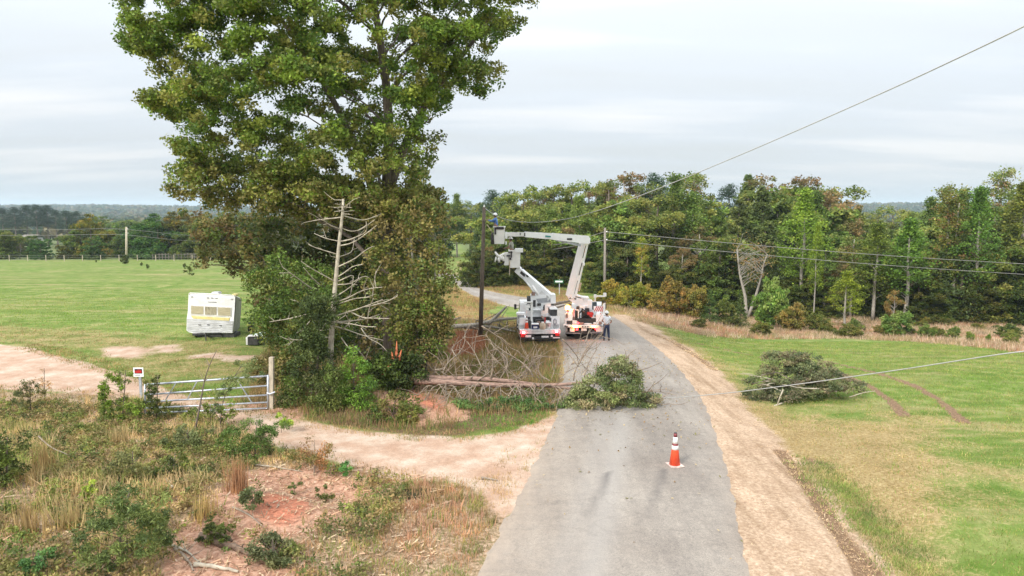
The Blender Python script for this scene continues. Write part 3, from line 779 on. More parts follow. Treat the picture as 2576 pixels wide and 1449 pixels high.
NM = {'broad': 'oak_tree', 'brown': 'autumn_tree', 'tall': 'poplar_tree', 'slim': 'slender_tree', 'pine': 'pine_tree', 'cedar': 'cedar_tree', 'bare': 'bare_tree', 'bush': 'bush', 'dome': 'round_tree'}
for k, h in PH.items():
    for v in range(2):
        V, Cc, mb, lm, bmn = make_tree(k, h, len(PROTO) * 13 + 5)
        cr_ = np_mesh('crown', V, 4, lm, Cc); tr_ = mb.build('trunk', bmn, None, True)
        PROTO[(k, v)] = (cr_.data, tr_.data)
        bpy.data.objects.remove(cr_); bpy.data.objects.remove(tr_)
tree_n = 0
def put_tree(kind, base, top_z, label, group=None, tint=(1, 1, 1), wid=1., rot=None, cat=None, name=None):
    global tree_n
    tree_n += 1; H = PH[kind]; s = max(top_z - base.z, .3) / (H * .985)
    e_ = empty(name or NM[kind], base, rot if rot is not None else (tree_n * 2.399) % 6.28); e_.scale = (s * wid, s * wid, s)
    tag(e_, label, cat or ('bush' if kind == 'bush' else 'tree'), group)
    cm, tm = PROTO[(kind, tree_n % 2)]
    for nm, d in (('crown', cm), ('trunk', tm)):
        o = bpy.data.objects.new(nm, d); COL.objects.link(o); o.parent = e_
        if nm == 'crown': o.color = (*tint, 1)
    return e_

# ---- the wood on the right, described row by row: picture column, top row, distance, kind, tint, width
REG = [(1110, 'behind the lineman\'s pole'), (1235, 'above the raised buckets'), (1330, 'above the upper boom'), (1440, 'behind the boom elbow'),
       (1530, 'right of the thin pole'), (1640, 'where the wire crosses the skyline'), (1760, 'left of the forked bare tree'),
       (1860, 'behind the forked bare tree'), (1950, 'beside the vine draped tree'), (2080, 'in the skyline dip'), (2200, 'right of the skyline dip'),
       (2340, 'around the tall pale trunks'), (2480, 'at the right edge')]
KW = {'broad': 'round olive oak', 'brown': 'rust brown autumn tree', 'tall': 'green poplar', 'slim': 'slender thin crowned tree', 'pine': 'dark pine', 'cedar': 'dark pointed cedar', 'bare': 'bare grey tree', 'bush': 'leafy bush', 'dome': 'low round shadowed tree'}
ROWW = {0: 'on the skyline', 1: 'in the middle of the wood', 2: 'in the front of the wood', 3: 'at the foot of the wood'}
def reg(u):
    w = REG[0][1]
    for a, b in REG:
        if u >= a: w = b
    return w
wood = []
sky_pts = [(1118, 492), (1150, 487), (1185, 492), (1215, 488), (1240, 478), (1275, 458), (1318, 454), (1358, 468), (1392, 448), (1436, 438), (1478, 434), (1528, 424), (1566, 422), (1604, 432), (1640, 436),
           (1696, 408), (1738, 440), (1778, 458), (1826, 464), (1872, 440), (1912, 448), (1952, 428), (1998, 430), (2040, 440), (2078, 466), (2108, 496), (2150, 520), (2200, 514), (2236, 500), (2284, 512),
           (2326, 500), (2370, 478), (2404, 478), (2446, 476), (2498, 428), (2534, 462), (2578, 440), (2630, 450), (2690, 460)]
rr = random.Random(5)
kinds0 = ['broad', 'tall', 'broad', 'broad', 'pine', 'broad', 'broad', 'brown', 'broad', 'broad', 'broad', 'broad', 'brown', 'broad', 'pine', 'broad', 'slim', 'broad', 'pine', 'cedar', 'broad', 'brown', 'brown', 'broad',
          'brown', 'broad', 'cedar', 'broad', 'broad', 'broad', 'tall', 'slim', 'tall', 'cedar', 'slim', 'brown', 'broad', 'brown', 'broad']
for (u, v), k in zip(sky_pts, kinds0):
    Y = 150 if u < 1200 else (112 if u < 1300 else 100) if u < 2090 else (125 if u < 2310 else 84)
    t = rr.uniform(.95, 1.45); wood.append((u, v, Y + rr.uniform(-5, 5), k, (t, t * rr.uniform(.95, 1.05), t), rr.uniform(1.0, 1.25) if k in ('broad', 'brown') else 1.15, 0))
for u in range(1215, 2680, 40):      # middle of the wood
    v = np.interp(u, [p[0] for p in sky_pts], [p[1] for p in sky_pts]) + rr.uniform(28, 80)
    if u > 2090 and u < 2310: v += 10
    Y = (95 if u < 1500 else 88 if u < 2100 else 80) + rr.uniform(-4, 4); k = rr.choice(['broad', 'cedar', 'cedar', 'broad', 'dome', 'tall', 'slim', 'tall'])
    t = rr.uniform(.95, 1.5); wood.append((u + rr.uniform(-14, 14), v, Y, k, (t * rr.uniform(.9, 1.15), t, t * .95), 1.2, 1))
for u in range(1190, 2680, 38):      # lower front, dark
    v = rr.uniform(555, 655); Y = (90 if u < 1480 else 80 if u < 1900 else 76 if u < 2300 else 71) + rr.uniform(-3, 3)
    k = rr.choice(['cedar', 'cedar', 'dome', 'dome', 'slim', 'tall', 'cedar', 'brown'])
    t = rr.uniform(.85, 1.4); wood.append((u + rr.uniform(-12, 12), v, Y, k, (t * rr.uniform(.9, 1.15), t, t * .95), 1.35 if k in ('cedar', 'slim', 'tall') else 1.0, 2))
for u in range(1200, 2700, 46):      # dark undergrowth closing the foot of the wood
    Y = (88 if u < 1480 else 79 if u < 1900 else 74 if u < 2300 else 69) + rr.uniform(-2, 2); k = 'dome'
    t = rr.uniform(.5, .85); b = gx(u, Y); vt = 724.5 - F * ((b.z + rr.uniform(3.2, 6.0) - CAMZ) / Y + SP / CP) ; wood.append((u + rr.uniform(-14, 14), vt, Y, k, (t * rr.uniform(.9, 1.2), t, t * .9), 1.25, 3))
cnt = {}
for w_ in wood: cnt[(w_[3], reg(w_[0]), w_[6])] = cnt.get((w_[3], reg(w_[0]), w_[6]), 0) + 1
for (u, v, Y, k, t, wd, row) in wood:
    b = gx(u, Y); lab = KW[k] + ' ' + ROWW[row] + ', ' + reg(u)
    put_tree(k, b, P(u, v, Y).z, lab, 'trees of the wood on the right', t, wd)
# ---- trees and bushes in front of the wood that stand out
front = [
 (1612, 598, 72, 'slim', (1.9, 1.75, .9), 1.0, 'thin tree with a yellow green crown right of the thin grey pole'),
 (2012, 478, 74, 'tall', (1.7, 1.75, 1.0), 1.25, 'tree draped in bright lime green vine near the middle of the wood'),
 (2046, 560, 71, 'tall', (1.75, 1.7, .9), .55, 'narrow lime green vine column hanging below the vine draped tree'),
 (1880, 572, 71, 'bare', (1.2, 1.0, .9), 1.1, 'forked pale bare tree with few rusty leaves before dark evergreens'),
 (2124, 682, 63, 'tall', (2.0, 1.7, .8), 1.7, 'small yellow green tree leaning at the foot of the dark wood'),
 (1938, 692, 63, 'bush', (.75, 1.15, .9), .62, 'tall bright green leafy bush at the foot of the wood'),
 (1862, 745, 61, 'cedar', (1.2, 1.25, 1.1), 1.3, 'low dark cedar left of the bright green leafy bush'),
 (1784, 730, 60, 'cedar', (1.1, 1.35, 1.1), 1.4, 'low green cedar between the pinkish bushes and the meadow'),
 (1700, 694, 62, 'bush', (1.15, .80, .75), .85, 'tall pinkish brown thicket bush beside the red grass'),
 (1752, 712, 61, 'bush', (1.0, .85, .7), .8, 'olive brown bush right behind the pinkish thicket bush'),
 (1655, 735, 60, 'bush', (1.35, 1.0, 1.0), .95, 'rusty low bush right of the yellow green roadside bushes'),
 (1545, 700, 64, 'bush', (1.35, 1.15, .7), .95, 'yellow green roadside bush below the thin grey pole'),
 (1590, 708, 62, 'bush', (1.25, 1.2, .7), 1.0, 'yellow green roadside bush second from the thin grey pole'),
 (1625, 712, 63, 'bush', (1.1, 1.0, .7), .9, 'olive roadside bush right of the two yellow green ones'),
 (1822, 748, 62, 'bush', (.7, .8, .7), .8, 'dark olive bush between the two low cedars before the wood'),
 (1992, 758, 61, 'bush', (1.0, .85, .8), .95, 'brown green bush right of the bright green leafy bush'),
 (2060, 785, 60, 'bush', (.75, .8, .7), 1.1, 'low dull bush where the red grass begins under the dark wood'),
 (1508, 742, 66, 'bush', (1.1, .95, .65), 1.0, 'small olive bush directly behind the right truck'),
 (2275, 548, 68, 'tall', (1.1, 1.35, .9), 1.45, 'bright green poplar standing left of the tall pale trunks'),
 (2370, 470, 70, 'slim', (1.15, 1.05, .9), 1.1, 'tall olive tree with a long pale trunk'),
 (2392, 500, 69, 'slim', (1.05, .95, .9), 1.0, 'second tall tree with a long pale trunk, just right of the first'),
 (2442, 475, 68, 'tall', (1.0, 1.25, .95), 1.1, 'pointed bright green tree right of the two long pale trunks'),
 (2556, 455, 72, 'tall', (1.35, 1.05, .8), 1.3, 'olive brown tree cut by the right edge of the photo'),
 (2245, 725, 60, 'brown', (1.2, 1.1, .8), .75, 'small orange brown tree before the dark foot of the wood'),
 (2195, 560, 70, 'tall', (1.2, 1.1, .8), 1.4, 'olive green tree left of the bright green poplar'),
 (2255, 778, 55, 'bush', (.7, 1.05, .9), .95, 'large grey green bush in the middle of the red grass'),
 (2150, 800, 56, 'bush', (.8, .95, 1.), .9, 'grey green bush left of the large one in the red grass'),
 (2330, 812, 53, 'bush', (.75, 1., .9), .9, 'grey green bush right of the large one in the red grass'),
 (2395, 820, 52, 'bush', (.8, 1.05, .9), .9, 'low green bush in the red grass below the pale trunks'),
 (2440, 832, 50, 'bush', (.8, 1.1, .8), .6, 'small round green bush near the meadow edge at right'),
 (2485, 838, 50, 'bush', (.8, 1.2, .8), .5, 'smallest round green bush near the meadow edge at right'),
 (2540, 828, 49, 'bush', (.8, .95, .8), .9, 'green bush in the red grass at the right edge of the photo')]
for u, v, Y, k, t, wd, lab in front:
    put_tree(k, gx(u, Y), P(u, v, Y).z, lab, None, t, wd)

for i in range(26):     # low brush in the red grass and along its edge
    u = rr.uniform(1660, 2600); Y = rr.uniform(54, 67); b = gx(u, Y); t = rr.uniform(.55, .9)
    if float(sd_poly(b.x, b.y, red_band)) > -.8: continue
    e_ = put_tree('bush', b, b.z + rr.uniform(.5, 1.25), 'low dull brush scattered through the red grass below the wood', 'low brush in the red grass', (t * rr.uniform(.8, 1.15), t, t * .85), rr.uniform(1.0, 1.9))
# ---- left background
leftb = [  # u, top, Y, kind, tint, width, label
 (-30, 520, 300, 'pine', (.55, .62, .66), 1.5, None), (12, 524, 325, 'pine', (.55, .62, .66), 1.5, None), (42, 521, 320, 'pine', (.55, .62, .66), 1.5, None), (72, 517, 325, 'pine', (.55, .62, .66), 1.5, None),
 (98, 515, 318, 'pine', (.55, .62, .66), 1.5, None), (124, 517, 322, 'pine', (.55, .62, .66), 1.5, None), (146, 528, 320, 'pine', (.55, .62, .66), 1.4, None), (172, 531, 300, 'pine', (.65, .72, .7), 1.6, None), (198, 531, 300, 'pine', (.65, .72, .7), 1.6, None),
 (232, 536, 150, 'dome', (1.35, 1.0, .6), 1.0, 'big round autumn oak with an orange top beyond the meadow fence'),
 (206, 570, 150, 'dome', (.95, 1.0, .8), 1.3, 'olive brown tree left of the big round autumn oak'),
 (236, 592, 141, 'dome', (.6, .8, .75), 1.1, 'dark domed tree in front of the big round autumn oak'),
 (104, 596, 141, 'dome', (.45, .75, .7), 1.1, 'dark green domed tree behind the meadow fence'),
 (50, 605, 150, 'bare', (1.2, 1., 1.), 1.5, 'grey leafless round tree beside the dark domed tree'),
 (14, 575, 146, 'dome', (1., .95, .8), 1.2, 'olive tree at the left edge of the photo'),
 (-20, 560, 147, 'dome', (.7, .8, .8), 1.3, 'dark tree cut by the left edge of the photo'),
 (158, 612, 146, 'dome', (1.1, .85, .6), .9, 'low brown tree between the two domed trees'),
 (400, 535, 144, 'dome', (.55, .85, .7), 1.15, 'large dark green tree right of the meadow pole'),
 (360, 560, 147, 'dome', (.5, .8, .7), 1.0, 'dark green tree just right of the meadow pole'),
 (375, 590, 150, 'dome', (.6, .9, .8), 1.0, 'low dark green tree behind the white rail fence'),
 (412, 600, 150, 'dome', (.6, .85, .7), 1.0, 'dark green rounded tree above the white rail fence'),
 (290, 560, 200, 'dome', (.9, 1, .8), 1.2, 'grey green tree in the gap left of the meadow pole'),
 (310, 545, 260, 'dome', (.9, 1, .9), 1.3, 'far grey green tree directly behind the meadow pole'),
 (270, 542, 270, 'dome', (.9, 1, .9), 1.3, 'far tree showing over the right shoulder of the autumn oak'),
 (345, 545, 250, 'dome', (.9, 1, .9), 1.3, 'far brownish tree right of the meadow pole'),
 (450, 530, 147, 'dome', (1.1, .75, .5), 1.05, 'brown autumn tree left of the drooping brown limb'),
 (500, 525, 150, 'dome', (1.15, .72, .5), 1.05, 'tall brown autumn tree behind the drooping brown limb'),
 (470, 575, 142, 'dome', (.85, .85, .75), 1.2, 'brown tree above the end of the white rail fence'),
 (545, 535, 145, 'dome', (.8, .8, .7), 1.35, 'dull brown tree behind the caravan and the thicket'),
 (590, 530, 150, 'dome', (.7, .75, .6), 1.35, 'dark olive tree behind the left side of the big tree'),
 (640, 535, 150, 'dome', (.7, .75, .6), 1.4, None), (700, 540, 150, 'brown', (.7, .75, .7), 1.4, None), (760, 545, 145, 'broad', (.7, .75, .6), 1.4, None), (830, 545, 145, 'brown', (.8, .8, .7), 1.4, None),
 (900, 545, 145, 'dome', (.7, .8, .7), 1.4, None), (960, 540, 150, 'dome', (.7, .8, .7), 1.4, None), (1020, 530, 150, 'brown', (.8, .8, .7), 1.4, None), (1075, 520, 155, 'dome', (.7, .9, .9), 1.3, None)]
for u in list(range(-60, 110, 34)) + list(range(180, 620, 30)):
    leftb.append((u, rr.uniform(578, 600), rr.uniform(160, 172), 'dome', (rr.uniform(.6, 1.1), .85, .65), 1.15, 'dull green tree in the broken row just beyond the meadow fence'))
for u, v, Y, k, t, wd, lab in leftb:
    if lab is None: lab = 'tall dark pine in the distant grove at far left' if k == 'pine' else 'distant tree screened by the big leaning tree'
    put_tree(k, gx(u, Y), P(u, v, Y).z, lab, 'pines of the distant grove' if k == 'pine' else 'trees beyond the meadow', t, wd)
# seedlings out in the meadow
for i, (u, v, h) in enumerate([(242, 657, 6), (315, 652, 9), (356, 664, 9), (372, 670, 11), (464, 668, 11), (514, 668, 9), (700, 684, 14)]):
    b = G(u, v + h / 2)
    put_tree('bush', b, P(u, v - h * .6, b.y).z, ['leftmost tiny seedling near the meadow fence', 'second tiny seedling from the left near the meadow fence', 'third tiny seedling from the left in the meadow', 'fourth tiny seedling, just left of the meadow pole', 'dark seedling well right of the meadow pole', 'dark seedling below the drooping brown tree', 'largest dark seedling, closest to the thicket'][i], 'seedlings in the meadow', (.5, .65, .5), .6, name='seedling', cat='seedling')
b = G(314, 664); put_tree('bush', b, P(314, 640, b.y).z, 'dark evergreen bush at the foot of the meadow pole', None, (.4, .5, .45), .8)

# far woods: a canopy nobody could count, with haze over it
def far_woods():
    r = np.random.default_rng(3); n = 9000
    rd = 330 + (3300 - 330) * r.random(n) ** 1.1; an = np.radians(-46 + 92 * r.random(n))
    X = rd * np.sin(an); Y = rd * np.cos(an)
    a = X / Y; keep = ~((rd < 420) & (a < -.40)); keep &= ~((rd < 700) & (wav(X, Y, 90., 1.) > .25)); X, Y, rd = X[keep], Y[keep], rd[keep]
    s = 4 + rd * .003; z = zf(X, Y) + s * .6
    base = np.array([(.05, .075, .035), (.075, .085, .04), (.035, .06, .035), (.10, .085, .045)])[r.integers(0, 4, len(X))]
    cl = np.c_[X, Y, z, s * (1 + r.random(len(X)) * .5)]; L = 16
    d = r.normal(size=(len(X), L, 3)); d /= np.linalg.norm(d, axis=2)[..., None]; d[..., 2] = np.abs(d[..., 2])
    C = (cl[:, None, :3] + d * cl[:, None, 3:4]).reshape(-1, 3)
    col = np.repeat(base, L, 0) * (1 + r.normal(size=(len(C), 1)) * .2)
    V, Cc = leaf_quads(C, np.repeat(s * 1.1, L), np.clip(col, .01, 1), .9, .6, r)
    tag(np_mesh('far_woods', V, 4, 'leaf', Cc), kind='stuff')
far_woods()

# ------------------------------------------------------------------ trees whose outline was traced: a traced tree has its own distance and depth
def in_poly(pts, n, r):
    pn = np.array(pts, float); lo, hi = pn.min(0), pn.max(0); out = []
    while len(out) < n:
        q = lo + (hi - lo) * r.random((n * 2, 2)); k = sd_poly(q[:, 0], q[:, 1], pts) < 0; out += q[k].tolist()
    return np.array(out[:n])
def traced(name, label, polys, Y, thick, n, rad, leaves, size, pal, trunks, seed, cat='tree', bark='bark', lm='leaf', nl=60, twigs=1, tr_r=(.3, .06), tint=(1, 1, 1), group=None, bough=0., flat=.8, aspect=.62, up=.35, droop=0., extra=None, minr=.012, ground=True, reach=.55, crown='crown'):
    r = np.random.default_rng(seed); cls = []
    tot = sum(w for _, w in polys)
    for poly, w in polys:
        q = in_poly(poly, max(3, int(n * w / tot)), r)
        if bough:                                               # gather the clumps on the domes of separate boughs
            nb = max(3, len(q) // 11); bq = in_poly(poly, nb, r); k = r.integers(0, nb, len(q)); an = r.random(len(q)) * 6.283; rr2 = (.55 + .45 * r.random(len(q))) * (.6 + .8 * r.random(nb))[k] * bough / Y * F
            q2 = bq[k] + np.stack([np.cos(an) * rr2, -np.abs(np.sin(an)) * rr2 * .62 + rr2 * .12], 1); off = r.uniform(-1, 1, nb)[k]
            keep = sd_poly(q2[:, 0], q2[:, 1], poly) < .25 * F / Y; fill = in_poly(poly, int(len(q) * .62), r)
            q, kb = np.vstack([q2[keep], fill]), np.r_[off[keep], r.uniform(-.9, 1, len(fill))]
        else: kb = None
        d = -sd_poly(q[:, 0], q[:, 1], poly) / F * Y            # metres inside the outline
        th = np.minimum(thick, .35 + np.sqrt(np.maximum(d, 0)) * thick * .62)
        yy = Y + (np.where(r.random(len(q)) < .7, -1, 1) * th * (.45 + .55 * r.random(len(q))) if kb is None else np.where(kb < .4, -1, 1) * th * (.35 + .65 * np.abs(kb)) + r.normal(size=len(q)) * .3)
        for (u, v), y_ in zip(q, yy):
            # keep the traced place while giving the clump its own depth
            p = P(u, v, Y); p = Vector((p.x, y_, p.z)); cls.append((p.x, p.y, p.z, rad * (.7 + .6 * r.random())))
    cl = np.array(cls)
    if ground: cl[:, 2] = np.maximum(cl[:, 2], zf(cl[:, 0], cl[:, 1]) + rad * .3)
    V, Cc = crown_arrays(cl, leaves, size, pal, r, flat=flat, aspect=aspect, up=up, droop=droop)
    if ground:
        zz = zf(V[:, 0], V[:, 1]); V[:, 2] = np.maximum(V[:, 2], zz + .01)
    if bough:      # the lower boughs carry more dying, tan leaves
        zl = P(1288, 330, Y).z; f = np.clip((zl - V[:, 2]) / 3.2, 0, 1)[:, None] * (r.random((len(V) // 4, 1)).repeat(4, 0) < .62) * .8
        Cc = Cc * (1 - f) + np.array([(.185, .15, .07)]) * f
    b = trunks[0][0]; e_ = tag(empty(name, b), label, cat, group)
    o = np_mesh(crown, V, 4, lm, Cc, e_); o.color = (*tint, 1)
    for i, t in enumerate(trunks):
        mb = MB(); k = tr_r if i == 0 else (tr_r[0] * .55, tr_r[1] * .8) if i < 3 else (tr_r[0] * .28, .02)
        limbs(mb, smooth_line(resample(t, 12), 1), k, cl, nl if i == 0 else nl // 2, r, twigs=twigs, minr=minr, reach=reach, maxd=99 if i == 0 and Y < 28.9 or Y > 29.1 else 6.5 if i == 0 else 3.2)
        mb.build('trunk' if i == 0 else 'limb', bark, e_, True)
    return e_
def tl(pts, Y):   # traced trunk line; first point is set on the ground
    o = [P(u, v, Y) for u, v in pts]; g = o[0]; o[0] = Vector((g.x, Y, z1(g.x, Y) - .1)); return o
main = [(1065, 500), (1100, 470), (1078, 430), (1102, 370), (1098, 300), (1112, 250), (1180, 245), (1215, 215), (1245, 200), (1250, 175), (1205, 165), (1238, 95), (1290, 75), (1318, 40), (1320, -40), (1290, -190), (1150, -330), (900, -400), (620, -360),
        (440, -230), (350, -90), (335, 10), (352, 60), (345, 130), (380, 150), (400, 185), (455, 200), (440, 230), (390, 250), (410, 285), (470, 300), (500, 335), (468, 370), (495, 400), (560, 440), (700, 470), (850, 500), (980, 520)]
lowL = [(495, 400), (470, 440), (435, 468), (455, 490), (540, 505), (560, 520), (640, 522), (760, 540), (900, 560), (1060, 560), (1110, 520), (1080, 480), (900, 450), (700, 430)]
Yb = 29.0
traced('big_leaning_tree', 'huge leafy green tree filling the top left beside the road', [(main, 9.0), (lowL, 1.3)], Yb, 4.2, 2100, .38, 110, .135,
       [(.09, .145, .027), (.125, .18, .034), (.065, .11, .024), (.165, .195, .042), (.14, .14, .04), (.085, .105, .03)],
       [tl([(985, 985), (985, 860), (975, 700), (968, 560), (975, 430), (985, 300), (960, 120), (930, -60), (900, -260)], Yb),
        [P(u, v, Yb) for u, v in ((975, 640), (940, 470), (880, 330), (800, 180), (700, 40), (620, -100))],
        [P(u, v, Yb) for u, v in ((978, 480), (1030, 330), (1090, 230), (1180, 120), (1250, 20))],
        [P(u, v, Yb - .8) for u, v in ((968, 720), (905, 610), (830, 560), (770, 545), (700, 505), (640, 520), (580, 508), (520, 470))]],
       21, nl=60, twigs=2, tr_r=(.36, .06), minr=.014, bough=.85, tint=(1.22, 1.22, 1.1))
traced('brown_leaved_tree', 'sparse brown and olive leaved tree below the right side of the big tree', [([(930, 540), (1000, 500), (1070, 490), (1120, 520), (1128, 600), (1152, 650), (1156, 700), (1145, 760), (1130, 830), (1095, 880), (1060, 900), (1000, 880), (960, 800), (930, 700)], 1)],
       27.5, 1.7, 210, .42, 62, .13, BROWN[:2] + OLIVE + [(.19, .165, .06), (.17, .15, .05)], [tl([(1045, 960), (1050, 800), (1040, 680), (1030, 560)], 27.5), [P(u, v, 27.5) for u, v in ((1050, 820), (1090, 720), (1105, 620))]], 22, nl=50, twigs=3, tr_r=(.09, .03), bark='bark_pale')
traced('drooping_brown_tree', 'brown leaved tree hanging low over the meadow, above and right of the caravan', [([(470, 530), (600, 525), (700, 545), (700, 620), (640, 640), (600, 690), (540, 680), (482, 682), (500, 650), (510, 610), (500, 570)], 1)],
       36, 2.0, 125, .42, 52, .16, BROWN + DARK[3:] + OLIVE[2:3], [tl([(690, 860), (680, 720), (640, 600), (580, 560)], 36)], 23, nl=50, twigs=2, tr_r=(.16, .05))
traced('dull_oak', 'dull olive tree behind the dead tree, under the big tree', [([(600, 560), (760, 540), (940, 530), (1100, 560), (1120, 700), (1080, 860), (900, 880), (700, 870), (620, 760), (640, 640)], 1)],
       33.5, 2.0, 330, .62, 66, .2, BROWN + OLIVE + DARK, [tl([(900, 900), (890, 760), (860, 600)], 33.5), [P(u, v, 33.5) for u, v in ((895, 800), (980, 700), (1020, 600))]], 24, nl=60, twigs=2, tr_r=(.16, .05), bark='bark_pale')  # leaves of mixed brown, olive and dark green
traced('leafy_green_tree', 'soft green cedar filling the left side of the thicket beside the meadow', [([(650, 650), (720, 630), (790, 660), (850, 700), (900, 760), (890, 880), (800, 900), (700, 870), (640, 820), (632, 740)], 1)],
       26.5, 1.6, 240, .36, 85, .12, [(.05, .105, .025), (.07, .13, .03), (.09, .12, .035), (.035, .075, .022)], [tl([(765, 970), (770, 860), (760, 740), (740, 660)], 26.5)], 25, lm='needle', nl=40, tr_r=(.08, .02), aspect=.4, tint=(1.3, 1.05, .85))
traced('dark_cedar', 'small dark cedar growing against the dead tree trunk', [([(760, 760), (800, 728), (845, 740), (842, 800), (815, 855), (770, 850), (752, 800)], 1.2), ([(740, 850), (830, 850), (850, 940), (800, 950), (735, 930)], 1)],
       23.9, .6, 95, .24, 110, .10, DARK, [tl([(795, 985), (800, 880), (805, 760)], 23.9)], 26, lm='needle', nl=22, tr_r=(.05, .02), aspect=.35)
traced('lime_green_cedar', 'bright lime green cedar sapling in the middle of the thicket', [([(862, 905), (890, 868), (915, 900), (938, 960), (945, 1040), (900, 1062), (850, 1050), (848, 980)], 1)],
       23.6, .6, 60, .24, 110, .09, [(.10, .19, .025), (.14, .24, .035), (.07, .14, .025)], [tl([(890, 1062), (890, 960), (888, 880)], 23.6)], 27, lm='needle', nl=18, tr_r=(.035, .012), aspect=.35)
traced('green_thicket_bush', 'olive green bush left of the lime green cedar', [([(716, 960), (760, 935), (830, 940), (860, 980), (850, 1050), (780, 1065), (722, 1050), (705, 1010)], 1)],
       23.9, .8, 80, .28, 85, .10, GREEN[:2] + [(.10, .12, .035), (.13, .13, .05)], [tl([(785, 1062), (785, 960)], 23.9)], 28, cat='bush', nl=24, tr_r=(.03, .012), aspect=.5)
traced('dark_green_bush', 'dark green bush between the dead tree and the fallen trunk', [([(930, 900), (1000, 870), (1060, 890), (1078, 930), (1040, 985), (960, 990), (920, 950)], 1)],
       25.6, .9, 85, .28, 85, .11, DARK + GREEN[:2], [tl([(1000, 990), (1000, 900)], 25.6)], 29, cat='bush', nl=24, tr_r=(.03, .012))
traced('olive_bush', 'olive bush with yellowing leaves at the right edge of the thicket', [([(1020, 760), (1090, 740), (1130, 780), (1135, 850), (1110, 890), (1060, 910), (1010, 900), (1000, 820)], 1)],
       26.6, 1.0, 110, .34, 60, .11, OLIVE + BROWN[:2] + LIME[2:], [tl([(1070, 960), (1075, 850), (1080, 780)], 26.6)], 30, cat='bush', nl=30, tr_r=(.04, .015), twigs=2)
traced('low_shrub', 'low olive shrub on the bank just above the dirt driveway', [([(940, 1010), (1000, 985), (1050, 1010), (1060, 1060), (1000, 1080), (930, 1070)], 1)],
       22.9, .6, 50, .2, 70, .09, OLIVE + GREEN[:1] + BROWN[:1], [tl([(990, 1080), (992, 1010)], 22.9)], 31, cat='bush', nl=16, tr_r=(.02, .008))
traced('twiggy_shrub', 'brown and olive undergrowth shrub left of the dark cedar', [([(640, 905), (700, 890), (750, 905), (740, 1000), (700, 1010), (690, 960), (650, 950)], 1)],
       26.2, .8, 60, .26, 50, .10, BROWN + GREEN[:1], [tl([(715, 1015), (715, 920)], 26.2)], 32, cat='bush', nl=30, twigs=2, tr_r=(.03, .01))

traced('tangled_shrub', 'olive green shrub hiding the foot of the bleached dead tree', [([(795, 940), (830, 915), (870, 930), (880, 1000), (860, 1055), (810, 1060), (790, 1000)], 1)],
       23.2, .6, 60, .22, 85, .09, [(.10, .14, .035), (.13, .15, .045), (.08, .10, .03)], [tl([(835, 1068), (835, 960)], 23.2)], 34, cat='bush', nl=24, tr_r=(.025, .01), aspect=.45)
traced('bare_stem_shrub', 'reddish stemmed leafy shrub left of the dark cedar', [([(705, 880), (760, 850), (800, 870), (800, 930), (770, 960), (715, 950), (700, 920)], 1)],
       25.4, .8, 60, .26, 60, .10, OLIVE + BROWN[:2], [tl([(752, 1010), (757, 940), (765, 880)], 25.4)], 35, cat='bush', nl=24, twigs=2, tr_r=(.04, .012), bark='bark_red')
